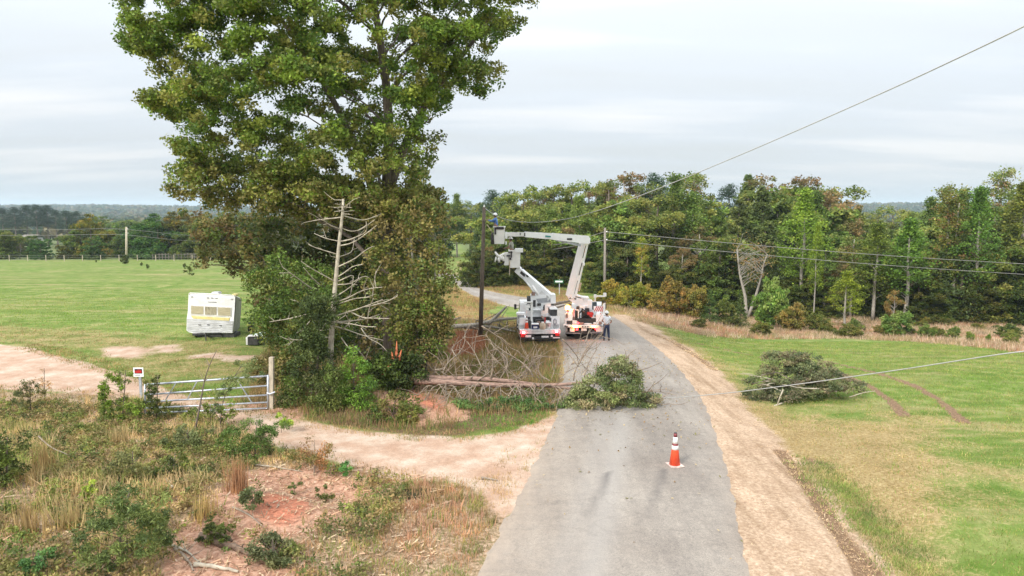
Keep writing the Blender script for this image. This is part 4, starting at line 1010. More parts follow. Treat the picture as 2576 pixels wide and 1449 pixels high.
# ------------------------------------------------------------------ the dead standing tree
def dead_tree():
    Yd = 24.4; r = np.random.default_rng(9)
    tk = [P7(705, 55, Yd), P7(702, 150, Yd), P7(690, 260, Yd), P7(676, 380, Yd), P7(662, 520, Yd), P7(648, 680, Yd), P7(636, 800, Yd), P7(628, 900, Yd), P7(618, 1020, Yd), P7(612, 1130, Yd), P7(604, 1260, Yd)]
    g = P7(600, 1400, Yd); tk.append(Vector((g.x, Yd, z1(g.x, Yd) - .1)))
    e_ = tag(empty('dead_tree', tk[-1]), 'bleached dead tree with bare curved branches rising from the thicket', 'dead tree')
    mb = MB(); n = len(tk); mb.tube(tk[::-1], list(np.linspace(.11, .04, n)), 8); mb.build('trunk', 'dead_wood', e_, True)
    br = [[(705, 65), (635, 64)], [(703, 110), (640, 95)], [(703, 120), (632, 128)], [(703, 150), (635, 160)], [(705, 135), (780, 68)], [(706, 120), (775, 128)], [(706, 160), (795, 150)], [(700, 180), (755, 178)],
      [(700, 190), (790, 215), (870, 232), (960, 200)], [(690, 205), (600, 215), (500, 225), (400, 245)], [(685, 300), (610, 275), (550, 235), (510, 180)], [(685, 290), (760, 320), (820, 315), (895, 265)], [(820, 315), (870, 290), (960, 225)],
      [(676, 400), (560, 375), (470, 335)], [(680, 400), (770, 385), (840, 350), (905, 322), (890, 240)], [(678, 435), (760, 420), (830, 385), (975, 270)], [(660, 505), (560, 475), (490, 455), (425, 425)], [(662, 525), (720, 510), (780, 485), (795, 380)],
      [(650, 530), (605, 520)], [(655, 610), (740, 570), (820, 530), (880, 470), (945, 440)], [(640, 725), (560, 680), (450, 620), (365, 560)], [(520, 755), (450, 690), (385, 610)], [(655, 690), (720, 650), (780, 600), (855, 585)], [(655, 725), (720, 700), (795, 655), (765, 830)],
      [(650, 750), (760, 745), (880, 670), (915, 692)], [(450, 780), (340, 700), (220, 612)], [(280, 655), (190, 655)], [(640, 850), (720, 800), (800, 740)], [(640, 890), (750, 860), (840, 800), (940, 775), (1020, 770)], [(940, 860), (970, 640)], [(650, 910), (800, 860), (920, 850)],
      [(630, 1005), (750, 970), (870, 930), (1025, 868)], [(890, 930), (1050, 890), (1140, 845)], [(390, 920), (310, 872)], [(410, 990), (270, 1025), (110, 1050)], [(620, 1050), (750, 1045), (880, 1030), (1000, 990)], [(750, 960), (860, 1020), (980, 1020), (1080, 1025)],
      [(610, 1055), (740, 1060), (880, 1090), (970, 1090)], [(610, 1110), (520, 1120)], [(605, 1175), (480, 1178), (380, 1200), (250, 1190)], [(310, 1195), (262, 1240)], [(612, 1080), (700, 1100), (860, 1160), (1030, 1200)], [(690, 1180), (740, 1250), (800, 1312)], [(800, 1250), (870, 1330), (920, 1420)], [(900, 1060), (915, 940), (950, 860)],
      [(615, 1095), (660, 1040), (720, 1000)], [(700, 1110), (760, 1060), (730, 1000)], [(440, 1040), (380, 1110), (330, 1140)], [(850, 1100), (900, 1180), (1010, 1230), (1060, 1290)]]
    for q in br:
        dy = r.uniform(-1.3, .7); m = len(q); pts = []
        for i, (x, y) in enumerate(q):
            t = i / (m - 1); pts.append(P7(x, y, Yd + dy * t))
        pts = smooth_line(resample(pts, 9), 1); L = np.linalg.norm(np.diff(pts, axis=0), axis=1).sum()
        b0 = min(.028, .013 + .008 * L); mb = MB(); mb.tube(pts, list(np.linspace(b0, .011, 9)), 5)
        for _ in range(int(1 + L * 1.5)):
            i = r.integers(3, 9); q0 = pts[min(i, 8)]; dd = r.normal(size=3) * .5; dd[2] += .25; dd += (pts[-1] - pts[0]) / L * .6
            mb.tube(wobble(q0, q0 + dd * r.uniform(.12, .38), 4, .08, r), [.011, .009, .007, .005], 4, cap=False)
        mb.build('branch', 'dead_wood', e_, True)
dead_tree()

# ------------------------------------------------------------------ poles and lines
gA = G(1208, 851); YP = gA.y
e_ = tag(empty('utility_pole', gA), 'dark wooden pole the lineman reaches for, standing in the grass left of the trucks', 'utility pole')
mb = MB(); topA = P(1218, 521, YP); mb.tube([gA - Vector((0, 0, .3)), topA], [.145, .10], 12); mb.build('pole', 'pole_dark', e_, True)
mb = MB(); q = P(1216, 556, YP); mb.tube([q + Vector((-.16, 0, 0)), q + Vector((.16, -.02, 0))], .035, 6); mb.tube([q + Vector((0, -.2, .0)), q + Vector((0, .2, 0))], .03, 6); mb.build('bracket', 'dark', e_)
mb = MB(); q = topA - Vector((0, 0, .06)); mb.lathe(q + Vector((0, 0, .05)), [(.05, 0), (.06, .05), (.035, .09), (.05, .13), (.0, .16)], 8); mb.build('insulator', 'white', e_)

gB = gx(1521, 66); topB = P(1522, 573, 66)
def simple_pole(g, top, label, r0, r1, mname='pole_grey', arms=(.35, 1.1)):
    e = tag(empty('utility_pole', g), label, 'utility pole'); mb = MB(); mb.tube([g - Vector((0, 0, .3)), top], [r0, r1], 10); mb.build('pole', mname, e, True)
    for h in arms:
        mb = MB(); q = top - Vector((0, 0, h)); mb.lathe(q + Vector((r1 + .08, 0, 0)), [(.05, -.06), (.07, -.02), (.045, .02), (.06, .06)], 8); mb.beam(q, q + Vector((r1 + .1, 0, 0)), .05, .05); mb.build('insulator', 'white', e)
    return e
simple_pole(gB, topB, 'thin grey pole before the dark wood behind the right truck', .14, .10)
gM = gx(318, 128); simple_pole(gM, P(318, 571, 128), 'pale wooden pole standing in the meadow fence line at left', .21, .16, 'post_wood')
gFar = gx(1118, 190); simple_pole(gFar, P(1118, 560, 190), 'far pale pole in the hazy gap left of the lineman\'s pole', .26, .2, 'post_wood')
# poles that carry the near lines, just outside the picture
gN = gx(3050, 11.5); gN.x = 12.4; gN.z = z1(12.4, 11.5); topN = Vector((12.4, 11.5, gN.z + 12.2))
simple_pole(gN, topN, 'tall grey pole right of the picture that carries the slack wire', .2, .14)
gE = Vector((64, 66, z1(64, 66))); topE = Vector((64, 66, P(2900, 680, 66).z + .4)); simple_pole(gE, topE, 'grey pole beyond the right edge that carries the two distant lines', .2, .14)
def wire(name, label, pts, r, mname='cable', n=70, cat='cable', group=None):
    p = smooth_line(resample(pts, n), 8); mb = MB(); mb.tube(p, r, 5); return tag(mb.build(name, mname, None, True), label, cat, group)
pw = [(1219, 523, YP), (1232, 534, YP - .3), (1248, 545, YP - .8), (1285, 556, YP - 1.8), (1330, 560, YP - 3.2), (1380, 558, YP - 5), (1440, 549, 37), (1520, 525, 33.5), (1620, 489, 30), (1740, 441, 27), (1900, 374, 24), (2080, 296, 21), (2300, 198, 18), (2576, 68, 14.5)]
wire('slack_wire', 'slack pale wire sagging from the dark pole and climbing to the top right', [P(*a) for a in pw] + [topN - Vector((0, 0, .1))], .017, n=120)
low = [(1545, 1003, 25.3), (1640, 1003, 24.6), (1720, 999, 23.6), (1850, 987, 21.6), (2050, 961, 19.0), (2300, 925, 16.2), (2576, 881, 13.8)]
wire('fallen_wire', 'pale fallen wire running from the treetop on the road to the right', [P(*a) for a in low] + [Vector((12.4, 11.5, gN.z + 4.9))], .014, n=60)
for k, (dv, lab) in enumerate(((0, 'upper'), (1, 'lower'))):
    a = topB - Vector((-.2, 0, .35 if k == 0 else 1.1)); a = P(1523, 583 if k == 0 else 604, 66)
    pts = [a] + [P(1523 + (2900 - 1523) * t, (583 if k == 0 else 604) + ((680 if k == 0 else 708) - (583 if k == 0 else 604)) * t + 10 * math.sin(math.pi * t), 66) for t in np.linspace(.1, 1, 12)]
    wire('power_line', 'thin %s line running right from the grey pole before the wood' % lab, pts, .028, 'cable_dark')
    ends = [(1119, 570 + 14 * k, 190), (1150, 578 + 16 * k, 160), (1215, 600 + 18 * k, 128), (1330, 622 + 14 * k, 104), (1430, 612 + 10 * k, 78), (1521, 583 + 21 * k, 66)]
    wire('power_line', 'thin %s line sagging behind the lineman\'s pole to the far pole' % lab, [P(*q) for q in ends], .028, 'cable_dark')
    pts = [P(u, v + 14 * k, y) for u, v, y in ((-250, 572, 150), (-60, 578, 140), (160, 578, 133), (318, 573, 128), (420, 590, 132), (540, 596, 140), (700, 584, 150), (900, 575, 170), (1118, 566, 190))]
    wire('power_line', 'thin %s line crossing the trees behind the meadow' % lab, pts, .03, 'cable_dark')
# fence beyond the meadow: wire fence of posts, and a white rail stretch
e_ = tag(empty('wire_fence', gx(200, 131)), 'long low wire fence with thin posts along the far edge of the meadow', 'fence')
fp = [gx(u, 131) for u in range(-160, 780, 46)]
for p in fp:
    mb = MB(); mb.box(p + Vector((0, 0, .5)), (.09, .09, 1.3)); mb.build('post', 'post_wood', e_)
for h in (.3, .7, 1.1):
    mb = MB(); mb.tube([p + Vector((0, 0, h)) for p in fp], .014, 4); mb.build('fence_wire', 'cable_dark', e_)
e_ = tag(empty('rail_fence', gx(430, 140)), 'pale rail fence beyond the meadow, seen between the pole and the brown tree', 'fence')
fp = [gx(u, 140) for u in range(385, 500, 8)]
for p in fp:
    mb = MB(); mb.box(p + Vector((0, 0, .6)), (.10, .10, 1.3)); mb.build('post', 'pole_grey', e_)
for h in (.5, 1.1):
    mb = MB()
    for a, b in zip(fp[:-1], fp[1:]): mb.beam(a + Vector((0, -.1, h)), b + Vector((0, -.1, h)), .05, .09)
    mb.build('rail', 'pole_grey', e_)
# pale shed roof seen between the far pines
b = gx(83, 290); e_ = tag(empty('shed', b), 'low pale roofed shed half hidden below the distant pines', 'shed')
rz_ = P(83, 596, 290).z; mb = MB(); mb.box((b.x, 290, rz_ - 1.2), (5, 6, 1.8)); mb.build('wall', 'roofgrey', e_)
mb = MB(); mb.prism([(b.x - 3, 286.5, rz_), (b.x + 3, 286.5, rz_), (b.x + 3, 290, rz_ + .8), (b.x - 3, 290, rz_ + .8)], (0, 0, .15)); mb.prism([(b.x - 3, 293.5, rz_), (b.x + 3, 293.5, rz_), (b.x + 3, 290.01, rz_ + .8), (b.x - 3, 290.01, rz_ + .8)], (0, 0, .15)); mb.build('roof', 'pole_grey', e_)

# ------------------------------------------------------------------ people
def skin(name, nodes, edges, m, parent, sub=1, root=None):
    keys = list(nodes); me = bpy.data.meshes.new(name)
    me.from_pydata([nodes[k][0] for k in keys], [(keys.index(a), keys.index(b)) for a, b in edges], [])
    o = bpy.data.objects.new(name, me); COL.objects.link(o); o.parent = parent; me.materials.append(M[m])
    md = o.modifiers.new('skin', 'SKIN'); md.use_smooth_shade = True
    sv = me.skin_vertices[0].data if me.skin_vertices else None
    if sv is None:
        bm = bmesh.new(); bm.from_mesh(me); bm.verts.layers.skin.verify(); bm.to_mesh(me); bm.free(); sv = me.skin_vertices[0].data
    for i, k in enumerate(keys):
        r = nodes[k][1]; sv[i].radius = (r, r) if not isinstance(r, tuple) else r; sv[i].use_root = (k == (root or keys[0]))
    s = o.modifiers.new('sub', 'SUBSURF'); s.levels = sub; s.render_levels = sub
    return o
def person(loc, rz, label, arms, legs=None, shirt='shirt_white', trous='jeans', hatm='hat', lean=(0, 0), short_sleeve=True, boots='boot', turn=0.):
    e = tag(empty('person', loc, rz), label, 'person'); lx, ly = lean
    N = {'pelvis': ((0, 0, .95), .125), 'belly': ((lx * .3, ly * .3, 1.12), .12), 'chest': ((lx * .7, ly * .7, 1.34), (.155, .125)), 'neck': ((lx, ly, 1.50), .055), 'jaw': ((lx, ly + .02, 1.585), .068), 'head': ((lx, ly + .015, 1.665), .092), 'crown': ((lx, ly, 1.74), .07)}
    E = [('pelvis', 'belly'), ('belly', 'chest'), ('chest', 'neck'), ('neck', 'jaw'), ('jaw', 'head'), ('head', 'crown')]
    for s, a in zip(('L', 'R'), arms):
        sg = -1 if s == 'L' else 1; sh = (lx * .85 + sg * .17, ly * .85, 1.44)
        el, wr = a; N['sh' + s] = (sh, .062); N['el' + s] = (el, .044); N['wr' + s] = (wr, .028)
        d = (Vector(wr) - Vector(el)).normalized(); pm = Vector(wr) + d * .07; N['pm' + s] = (tuple(pm), (.038, .02))
        E += [('chest', 'sh' + s), ('sh' + s, 'el' + s), ('el' + s, 'wr' + s), ('wr' + s, 'pm' + s)]
        side = d.cross(Vector((0, 0, 1))); side = side.normalized() if side.length > .1 else Vector((1, 0, 0))
        for i, (off, L) in enumerate(((-.028, .075), (-.010, .088), (.010, .084), (.028, .065))):   # four fingers, slightly curled
            f1 = pm + side * off + d * L * .5; f2 = f1 + d * L * .35 + Vector((0, 0, -.02)); N['f%d%s' % (i, s)] = (tuple(f1), .010); N['g%d%s' % (i, s)] = (tuple(f2), .0085)
            E += [('pm' + s, 'f%d%s' % (i, s)), ('f%d%s' % (i, s), 'g%d%s' % (i, s))]
        t1 = Vector(wr) + d * .04 + side * (-.05 * sg) ; N['t' + s] = (tuple(t1), .011); E.append(('wr' + s, 't' + s))
    legs = legs or (((-.11, .01, .50), (-.13, 0, .09)), ((.11, .02, .50), (.13, .02, .09)))
    for s, l in zip(('L', 'R'), legs):
        sg = -1 if s == 'L' else 1
        N['hp' + s] = ((sg * .09, 0, .90), .088); N['kn' + s] = (l[0], .058); N['an' + s] = (l[1], .040); t = Vector(l[1]) + Vector((0, .13, -.045)); N['to' + s] = (tuple(t), (.042, .03))
        E += [('pelvis', 'hp' + s), ('hp' + s, 'kn' + s), ('kn' + s, 'an' + s), ('an' + s, 'to' + s)]
    skin('body', N, E, 'skin', e)
    up = lambda k, a: (N[k][0], tuple(q + a for q in N[k][1]) if isinstance(N[k][1], tuple) else N[k][1] + a)
    S = {k: up(k, .02) for k in ('pelvis', 'belly', 'chest')}; S['col'] = ((lx, ly, 1.475), .07)
    SE = [('pelvis', 'belly'), ('belly', 'chest'), ('chest', 'col')]
    for s in 'LR':
        S['sh' + s] = up('sh' + s, .018); end = Vector(N['el' + s][0]); st = Vector(N['sh' + s][0])
        if short_sleeve: S['sl' + s] = (tuple(st.lerp(end, .72)), .066); SE += [('chest', 'sh' + s), ('sh' + s, 'sl' + s)]
        else: S['el' + s] = up('el' + s, .016); S['wr' + s] = up('wr' + s, .012); SE += [('chest', 'sh' + s), ('sh' + s, 'el' + s), ('el' + s, 'wr' + s)]
    skin('shirt', S, SE, shirt, e)
    T = {'pelvis': ((0, 0, .96), .138)}; TE = []
    for s in 'LR':
        for k in ('hp', 'kn', 'an'): T[k + s] = up(k + s, .02)
        TE += [('pelvis', 'hp' + s), ('hp' + s, 'kn' + s), ('kn' + s, 'an' + s)]
        a = Vector(N['an' + s][0]); skin('boot', {'a': (tuple(a + Vector((0, 0, .03))), .058), 'b': (tuple(a + Vector((0, .0, -.035))), .055), 'c': (tuple(a + Vector((0, .15, -.045))), (.052, .04))}, [('a', 'b'), ('b', 'c')], boots, e)
    skin('trousers', T, TE, trous, e)
    mb = MB(True); hx, hy = lx, ly + .01
    mb.lathe((hx, hy, 1.68), [(.165, 0), (.168, .008), (.125, .02), (.122, .06), (.105, .10), (.07, .128), (.02, .14), (.0, .141)], 16, sx=.88); mb.box((hx, hy + .15, 1.685), (.15, .09, .012)); mb.build('hard_hat', hatm, e, True)
    mb = MB(True); mb.lathe((hx, hy - .012, 1.60), [(.05, -.03), (.085, .0), (.099, .05), (.098, .09)], 12, sx=.85); mb.build('hair', 'hair', e, True)
    fc = MB(True); fc.lathe((hx, hy + .105, 1.635), [(.012, -.02), (.018, -.01), (.008, .03)], 6)
    for sg in (-1, 1): fc.box((hx + sg * .098, hy, 1.64), (.016, .035, .055))
    fc.build('face', 'skin', e, True)
    for sg in (-1, 1):
        q = MB(True); q.lathe((hx + sg * .033, hy + .088, 1.66), [(.004, -.008), (.011, 0), (.004, .008)], 6); q.build('eye', 'dark', e)
    q = MB(True); q.box((hx, hy + .09, 1.595), (.045, .012, .008)); q.build('mouth', 'red', e)
    return e

# ------------------------------------------------------------------ bucket trucks
gTA = G(1358.5, 870.5); gTB = G(1468, 857); gTA.z = z1(gTA.x, gTA.y)
YA, YBt = gTA.y, gTB.y
KC = 2753 * 2.337
def px(n, Y): return n * Y / KC       # crop pixels to metres at distance Y
sA = px(385, YA) / 2.48; sB = px(400, YBt + .5) / 2.75
def wheel(e, x, y, w, r=.50, label=None):
    o = tag(MB_lathe('wheel', (x, y, r), [(r * .55, -w / 2), (r * .93, -w / 2), (r, -w / 2 + .05), (r, w / 2 - .05), (r * .93, w / 2), (r * .55, w / 2)], 'black', e))
    MB_lathe('rim', (x, y, r), [(.0, -w / 2 + .02), (r * .56, -w / 2 + .03), (r * .50, 0), (r * .56, w / 2 - .03), (.10, w / 2 - .08), (.08, w / 2 + .03), (0, w / 2 + .03)], 'white_dirty', o, off=(0, 0, 0))
def MB_lathe(name, c, prof, m, parent, off=None, n=22):
    mb = MB(True); mb.lathe(c, prof, n, ax='X'); return mb.build(name, m, parent, True)
def lb(name, e, m, boxes, bev=0., smooth=False):
    mb = MB(True)
    for c, s in boxes:
        if bev: mb.bbox(c, s, min(bev, min(s) * .3))
        else: mb.box(c, s)
    return mb.build(name, m, e, smooth)
def truck_base(loc, rz, sc, label, ch=.85):
    zc_ = lambda z: z if z < 1.05 else 1.05 + (z - 1.05) * ch
    e = tag(empty('bucket_truck', loc, rz), label, 'bucket truck', 'bucket trucks'); e.scale = (sc, sc, sc)
    fz = z1(loc[0] - math.sin(rz) * 6, loc[1] + math.cos(rz) * 6); e.rotation_euler = (math.atan2(fz - z1(loc[0], loc[1]), 6.0), 0, rz)
    lb('chassis', e, 'dark', [((-.45, 3.9, .72), (.1, 7.8, .22)), ((.45, 3.9, .72), (.1, 7.8, .22)), ((0, 1.0, .66), (.9, .1, .16)), ((0, 3.2, .66), (.9, .1, .16)), ((0, 2.0, .5), (1.7, .16, .16)), ((0, 6.6, .5), (1.8, .14, .14)), ((0, 2.0, .5), (.4, .4, .34)), ((.0, 5.5, .6), (.7, 1.8, .4))])
    for s in (-1, 1):
        wheel(e, s * .94, 2.0, .52); wheel(e, s * 1.03, 6.6, .28)
        lb('mudflap', e, 'black', [((s * .94, 1.32, .50), (.56, .02, .62))])
    lb('bed_floor', e, 'steel', [((0, 2.35, .96), (1.5, 3.9, .06))])
    for s in (-1, 1):
        c = lb('side_box', e, 'white', [((s * .985, 2.5, 1.30), (.47, 3.8, .64)), ((s * .985, .95, 1.06), (.468, .75, .40)), ((s * .985, 3.75, 1.0), (.468, 1.25, .6))], .03)
        lb('compartment_door', c, 'white_dirty', [((s * 1.226, 1.1 + k * .93, 1.30), (.02, .80, .52)) for k in range(4)], .008)
        lb('door_handle', c, 'dark', [((s * 1.242, 1.1 + k * .93, 1.30), (.02, .10, .05)) for k in range(4)])
    mb = MB(True)
    prof = [(4.75, .78), (4.75, 2.42), (4.86, 2.58), (5.9, 2.62), (6.15, 2.5), (6.75, 1.78), (7.9, 1.62), (8.15, 1.5), (8.2, .75), (7.1, .75), (7.0, 1.05), (6.2, 1.05), (6.1, .75)]
    mb.prism([(-1.02, y, zc_(z)) for y, z in prof], (2.04, 0, 0)); cab = mb.build('cab', 'white', e)
    lb('rear_window', cab, 'glass', [((.0, 4.735, zc_(2.08)), (1.25, .03, .46 * ch))], .01)
    mb = MB(True); mb.prism([(-.92, 6.17, zc_(2.42)), (.92, 6.17, zc_(2.42)), (.92, 6.72, zc_(1.84)), (-.92, 6.72, zc_(1.84))], (0, .03, .02)); mb.build('windscreen', 'glass', cab)
    for s in (-1, 1):
        mb = MB(True); mb.prism([(s * 1.015, 5.0, zc_(2.38)), (s * 1.015, 5.95, zc_(2.38)), (s * 1.015, 6.45, zc_(1.82)), (s * 1.015, 5.0, zc_(1.82))], (s * .02, 0, 0)); mb.build('side_window', 'glass', cab)
        lb('mirror', cab, 'dark', [((s * 1.28, 6.35, zc_(2.0)), (.16, .06, .36)), ((s * 1.15, 6.38, zc_(2.0) + .1), (.26, .03, .03)), ((s * 1.15, 6.38, zc_(2.0) - .1), (.26, .03, .03))], .008)
    lb('fender', e, 'black', [((s * 1.03, 2.0, 1.055), (.55, 1.2, .03)) for s in (-1, 1)])
    mb = MB(True); mb.lathe((0, 3.1, .95), [(.42, 0), (.42, .08), (.30, .12), (.28, .9), (.40, .95), (.40, 1.05)], 18); mb.build('pedestal', 'white', e, True)
    return e

# left truck
TA = truck_base(gTA, R(1.5), sA, 'white bucket truck on the grass verge, rear lamps glowing red, boom raised to the left')
lb('bumper', TA, 'dark', [((0, .10, .50), (2.42, .2, .20)), ((0, .2, .30), (1.8, .08, .08)), ((-.9, .16, .36), (.1, .1, .3)), ((.9, .16, .36), (.1, .1, .3))], .01)
for b_ in (((.30, -.012, .56), (.42, .02, .10)), ((-.70, -.012, .60), (.34, .02, .14)), ((.98, -.012, .50), (.42, .02, .07))): lb('bumper_marking', TA, 'white', [b_])
lb('tail_shelf', TA, 'white_dirty', [((0, .36, .93), (2.44, .72, .10)), ((0, .02, .80), (2.44, .06, .15))], .012)
for s, n_ in ((-1, 0), (1, 1)):
    h = lb('tail_lamp', TA, 'redlamp', [((s * 1.00, -.035, .80 if s < 0 else .86), (.26, .05, .15))], .02)
    lb('lamp_core', h, 'whitelamp', [((s * .98, -.067, .82 if s < 0 else .89), (.13, .02, .08))])
    lb('lamp_box', TA, 'red', [((s * 1.04, -.02, .62 if s < 0 else .68), (.24, .05, .16))])
for b_ in (((.70, -.03, .60), (.12, .02, .12)), ((-.42, -.03, .47), (.11, .02, .11))): lb('reflector', TA, 'white', [b_])
for s in (-1, 1): lb('step_frame', TA, 'dark', [((s * .55, .25, .62), (.06, .4, .5)), ((s * .32, .25, .72), (.42, .05, .05))])
lb('rear_panel', TA, 'white', [((.97, .60, 1.34), (.50, .05, .78))], .02); lb('rear_panel', TA, 'white', [((-1.0, .60, 1.30), (.40, .05, .70))], .02)
lb('rear_locker', TA, 'white_dirty', [((.52, 1.2, 1.18), (.30, .9, .42)), ((-.50, 1.8, 1.18), (.32, 1.2, .40))], .02)
lb('toolbox', TA, 'white', [((-1.12, 1.0, 1.86), (.52, .7, .16)), ], .03)
lb('toolbox_body', TA, 'steel', [((-1.10, 1.0, 1.68), (.40, .6, .20))], .02)
lb('top_rack', TA, 'dark', [((.98, 2.8, 1.84), (.42, 2.0, .38))], .02); lb('rack_lid', TA, 'white', [((.98, 2.8, 2.07), (.50, 2.1, .08))], .02)
lb('bed_dark_block', TA, 'dark', [((.1, 1.7, 1.2), (.55, .8, .45)), ((.30, .9, 1.12), (.22, .3, .3))], .04); lb('bed_shade_panel', TA, 'dark', [((0, 2.1, 1.28), (1.45, .06, .56))], .01); lb('bed_shade_panel', TB, 'dark', [((0, 1.9, 1.30), (1.45, .06, .60))], .01) if 'TB' in globals() else None  # dark block and panels added to stand for the shade inside the bed
lb('hose_reel', TA, 'bark_red', [((-.02, 1.05, 1.25), (.26, .3, .26))], .05)
lb('control_post', TA, 'fibreglass', [((-.42, 1.5, 1.75), (.13, .13, 1.6)), ((-.62, 1.5, 2.52), (.55, .25, .07)), ((-.66, 1.5, 2.25), (.30, .2, .16)), ((-.70, 1.45, 2.08), (.2, .2, .14))], .02)
mb = MB(True); mb.tube([(.94, .56, 1.18), (.86, .54, 1.34), (.86, .54, 1.50), (.94, .54, 1.58), (1.02, .54, 1.50), (1.02, .54, 1.34), (.94, .56, 1.18)], .035, 6); mb.build('wheel_chock_ring', 'steel', TA, True)
Yt = YA + 2.9 * sA
def sq(e, name, m, pts, Y, depth, bev=None):
    """plate whose outline comes from the enlarged crop, at distance Y, given a real depth"""
    mb = MB(); mb.prism([PC(x, y, Y) for x, y in pts], (0, depth, 0)); return mb.build(name, m, e)
sq(TA, 'turret', 'white', [(520, 872), (705, 868), (748, 868), (748, 945), (700, 946), (640, 962), (622, 1020), (545, 1020), (522, 960)], Yt, .75)
sq(TA, 'turret_recess', 'steel', [(572, 905), (700, 893), (706, 935), (590, 944)], Yt - .02, .03)
sq(TA, 'turret_cap', 'white', [(702, 866), (738, 866), (750, 880), (750, 945), (712, 948), (702, 930)], Yt - .12, .9)
mb = MB(); mb.lathe(PC(505, 915, Yt + .3), [(.02, -.12), (px(38, Yt), -.12), (px(38, Yt), .12), (.02, .12)], 16, ax='X'); mb.build('hose_drum', 'dark', TA, True)
lb('turret_box', TA, 'dark', [((-.18, 2.75, 2.35), (.16, .1, .42)), ((.12, 2.72, 2.28), (.24, .1, .16))], .01)
a, b = PC(705, 900, Yt + .2), PC(398, 632, Yt + 1.0); w = px(72, Yt)
mb = MB(); mb.beam(a, b, .42, w, .36, w * .85); boomA = mb.build('lower_boom', 'white', TA)
mb = MB(); mb.beam(PC(690, 912, Yt - .03), PC(610, 842, Yt + .14), .05, w * .5); mb.build('boom_plate', 'white_dirty', boomA)
mb = MB(); mb.beam(PC(470, 694, Yt + .55), PC(430, 660, Yt + .65), .02, w * .35); mb.beam(PC(500, 704, Yt + .45), PC(480, 690, Yt + .5), .02, w * .22); mb.build('boom_lettering', 'dark', boomA)
mb = MB(); mb.tube([PC(562, 862, Yt), PC(520, 800, Yt + .2), PC(470, 740, Yt + .5), PC(396, 648, Yt + .9)], [.06, .05, .045, .04], 8); mb.build('lift_strut', 'white_dirty', TA, True)
mb = MB(); mb.tube([PC(590, 868, Yt), PC(535, 785, Yt + .25)], [.085, .085], 8); mb.build('lift_cylinder', 'fibreglass', TA, True)
mb = MB(); mb.box(PC(545, 858, Yt + .1), (.22, .3, .2)); mb.build('strut_foot', 'bark_red', TA)
# left truck's bucket, open at the top
def bucket(e, xa, xb, ya, yb, Y, dep, m='fibreglass', slant=0):
    p = [PC(xa, yb, Y), PC(xb, yb, Y)]; z0 = p[0].z; z1_ = PC(xa, ya, Y).z; x0, x1 = p[0].x, p[1].x; t = .035; f = .035
    mb = MB(); o = [(x0 + f, Y), (x1 - f, Y), (x1 - f, Y + dep - 2 * f), (x0 + f, Y + dep - 2 * f)]; O = [(x0, Y - f), (x1, Y - f), (x1, Y + dep - f), (x0, Y + dep - f)]
    I = [(x0 + t, Y - f + t), (x1 - t, Y - f + t), (x1 - t, Y + dep - f - t), (x0 + t, Y + dep - f - t)]; J = [(x0 + t + f, Y + t), (x1 - t - f, Y + t), (x1 - t - f, Y + dep - 2 * f - t), (x0 + t + f, Y + dep - 2 * f - t)]
    vs = [(a, b, z0) for a, b in o] + [(a, b, z1_) for a, b in O] + [(a, b, z1_) for a, b in I] + [(a, b, z0 + .06) for a, b in J]
    fs = [(0, 3, 2, 1), (12, 13, 14, 15)]
    for k in range(4):
        n = (k + 1) % 4
        fs += [(k, n, 4 + n, 4 + k), (4 + k, 4 + n, 8 + n, 8 + k), (8 + k, 8 + n, 12 + n, 12 + k)]
    mb.poly(vs, fs); o_ = mb.build('bucket', m, e)
    mb = MB()
    for a, b in zip(O, O[1:] + O[:1]): mb.beam((a[0], a[1], z1_ - .02), (b[0], b[1], z1_ - .02), .07, .06)
    mb.build('bucket_rim', m, o_); return o_, z0 + .06, (x0 + x1) / 2, Y + dep / 2
YbA = Yt + .7
bkA, flA, bxA, byA = bucket(TA, 322, 428, 462, 622, YbA, .75)
mb = MB(); mb.box(PC(415, 462, YbA + .1), (px(72, YbA), .42, px(34, YbA))); mb.build('jib_head', 'white', TA)
mb = MB(); mb.box(PC(415, 630, YbA + .4), (px(70, YbA), .3, px(18, YbA))); mb.build('bucket_mount', 'dark', TA)
mb = MB(); mb.bbox(PC(300, 540, YbA + .12), (px(44, YbA), .3, px(120, YbA)), .03); mb.build('side_tray', 'fibreglass', bkA)
mb = MB()
for x, y, w_, h_ in ((318, 512, 34, 12), (336, 540, 18, 20), (345, 500, 12, 60), (335, 480, 40, 7)): mb.box(PC(x, y, YbA - .07), (px(w_, YbA), .06, px(h_, YbA)))
mb.build('tool_holster', 'harness', bkA)
mb = MB(); mb.tube([PC(330, 560, YbA - .1), PC(329, 640, YbA - .1), PC(327, 690, YbA - .1)], [.02, .03, .028], 6); mb.build('hot_stick', 'tan', bkA)
# line hose and blankets hung on the bucket: one soft bundle of white cloth with black rope
e_ = tag(empty('insulating_blanket', PC(235, 520, YbA)), 'white rubber blankets and black rope hanging from the lower bucket', 'blanket')
mb = MB()
for pts, r in (([(196, 476), (215, 505), (232, 520), (250, 512), (280, 490)], .085), ([(232, 515), (230, 545), (233, 572)], .09), ([(262, 505), (268, 535), (272, 562)], .08), ([(206, 520), (202, 545), (196, 568)], .055), ([(245, 500), (248, 530), (245, 550)], .11)):
    mb.tube([PC(x, y, YbA - .05) for x, y in pts], [r * .6] + [r] * (len(pts) - 2) + [r * .75], 8)
mb.build('blanket', 'fibreglass', e_, True)
mb = MB()
for pts in ([(180, 470), (186, 486), (192, 480)], [(205, 560), (212, 570), (218, 545)], [(222, 575), (232, 597), (252, 600), (272, 585), (286, 560), (284, 515)], [(226, 570), (240, 588), (262, 582), (275, 560)]):
    mb.tube([PC(x, y, YbA + .02) for x, y in pts], .035, 6)
mb.build('rope', 'black', e_, True)
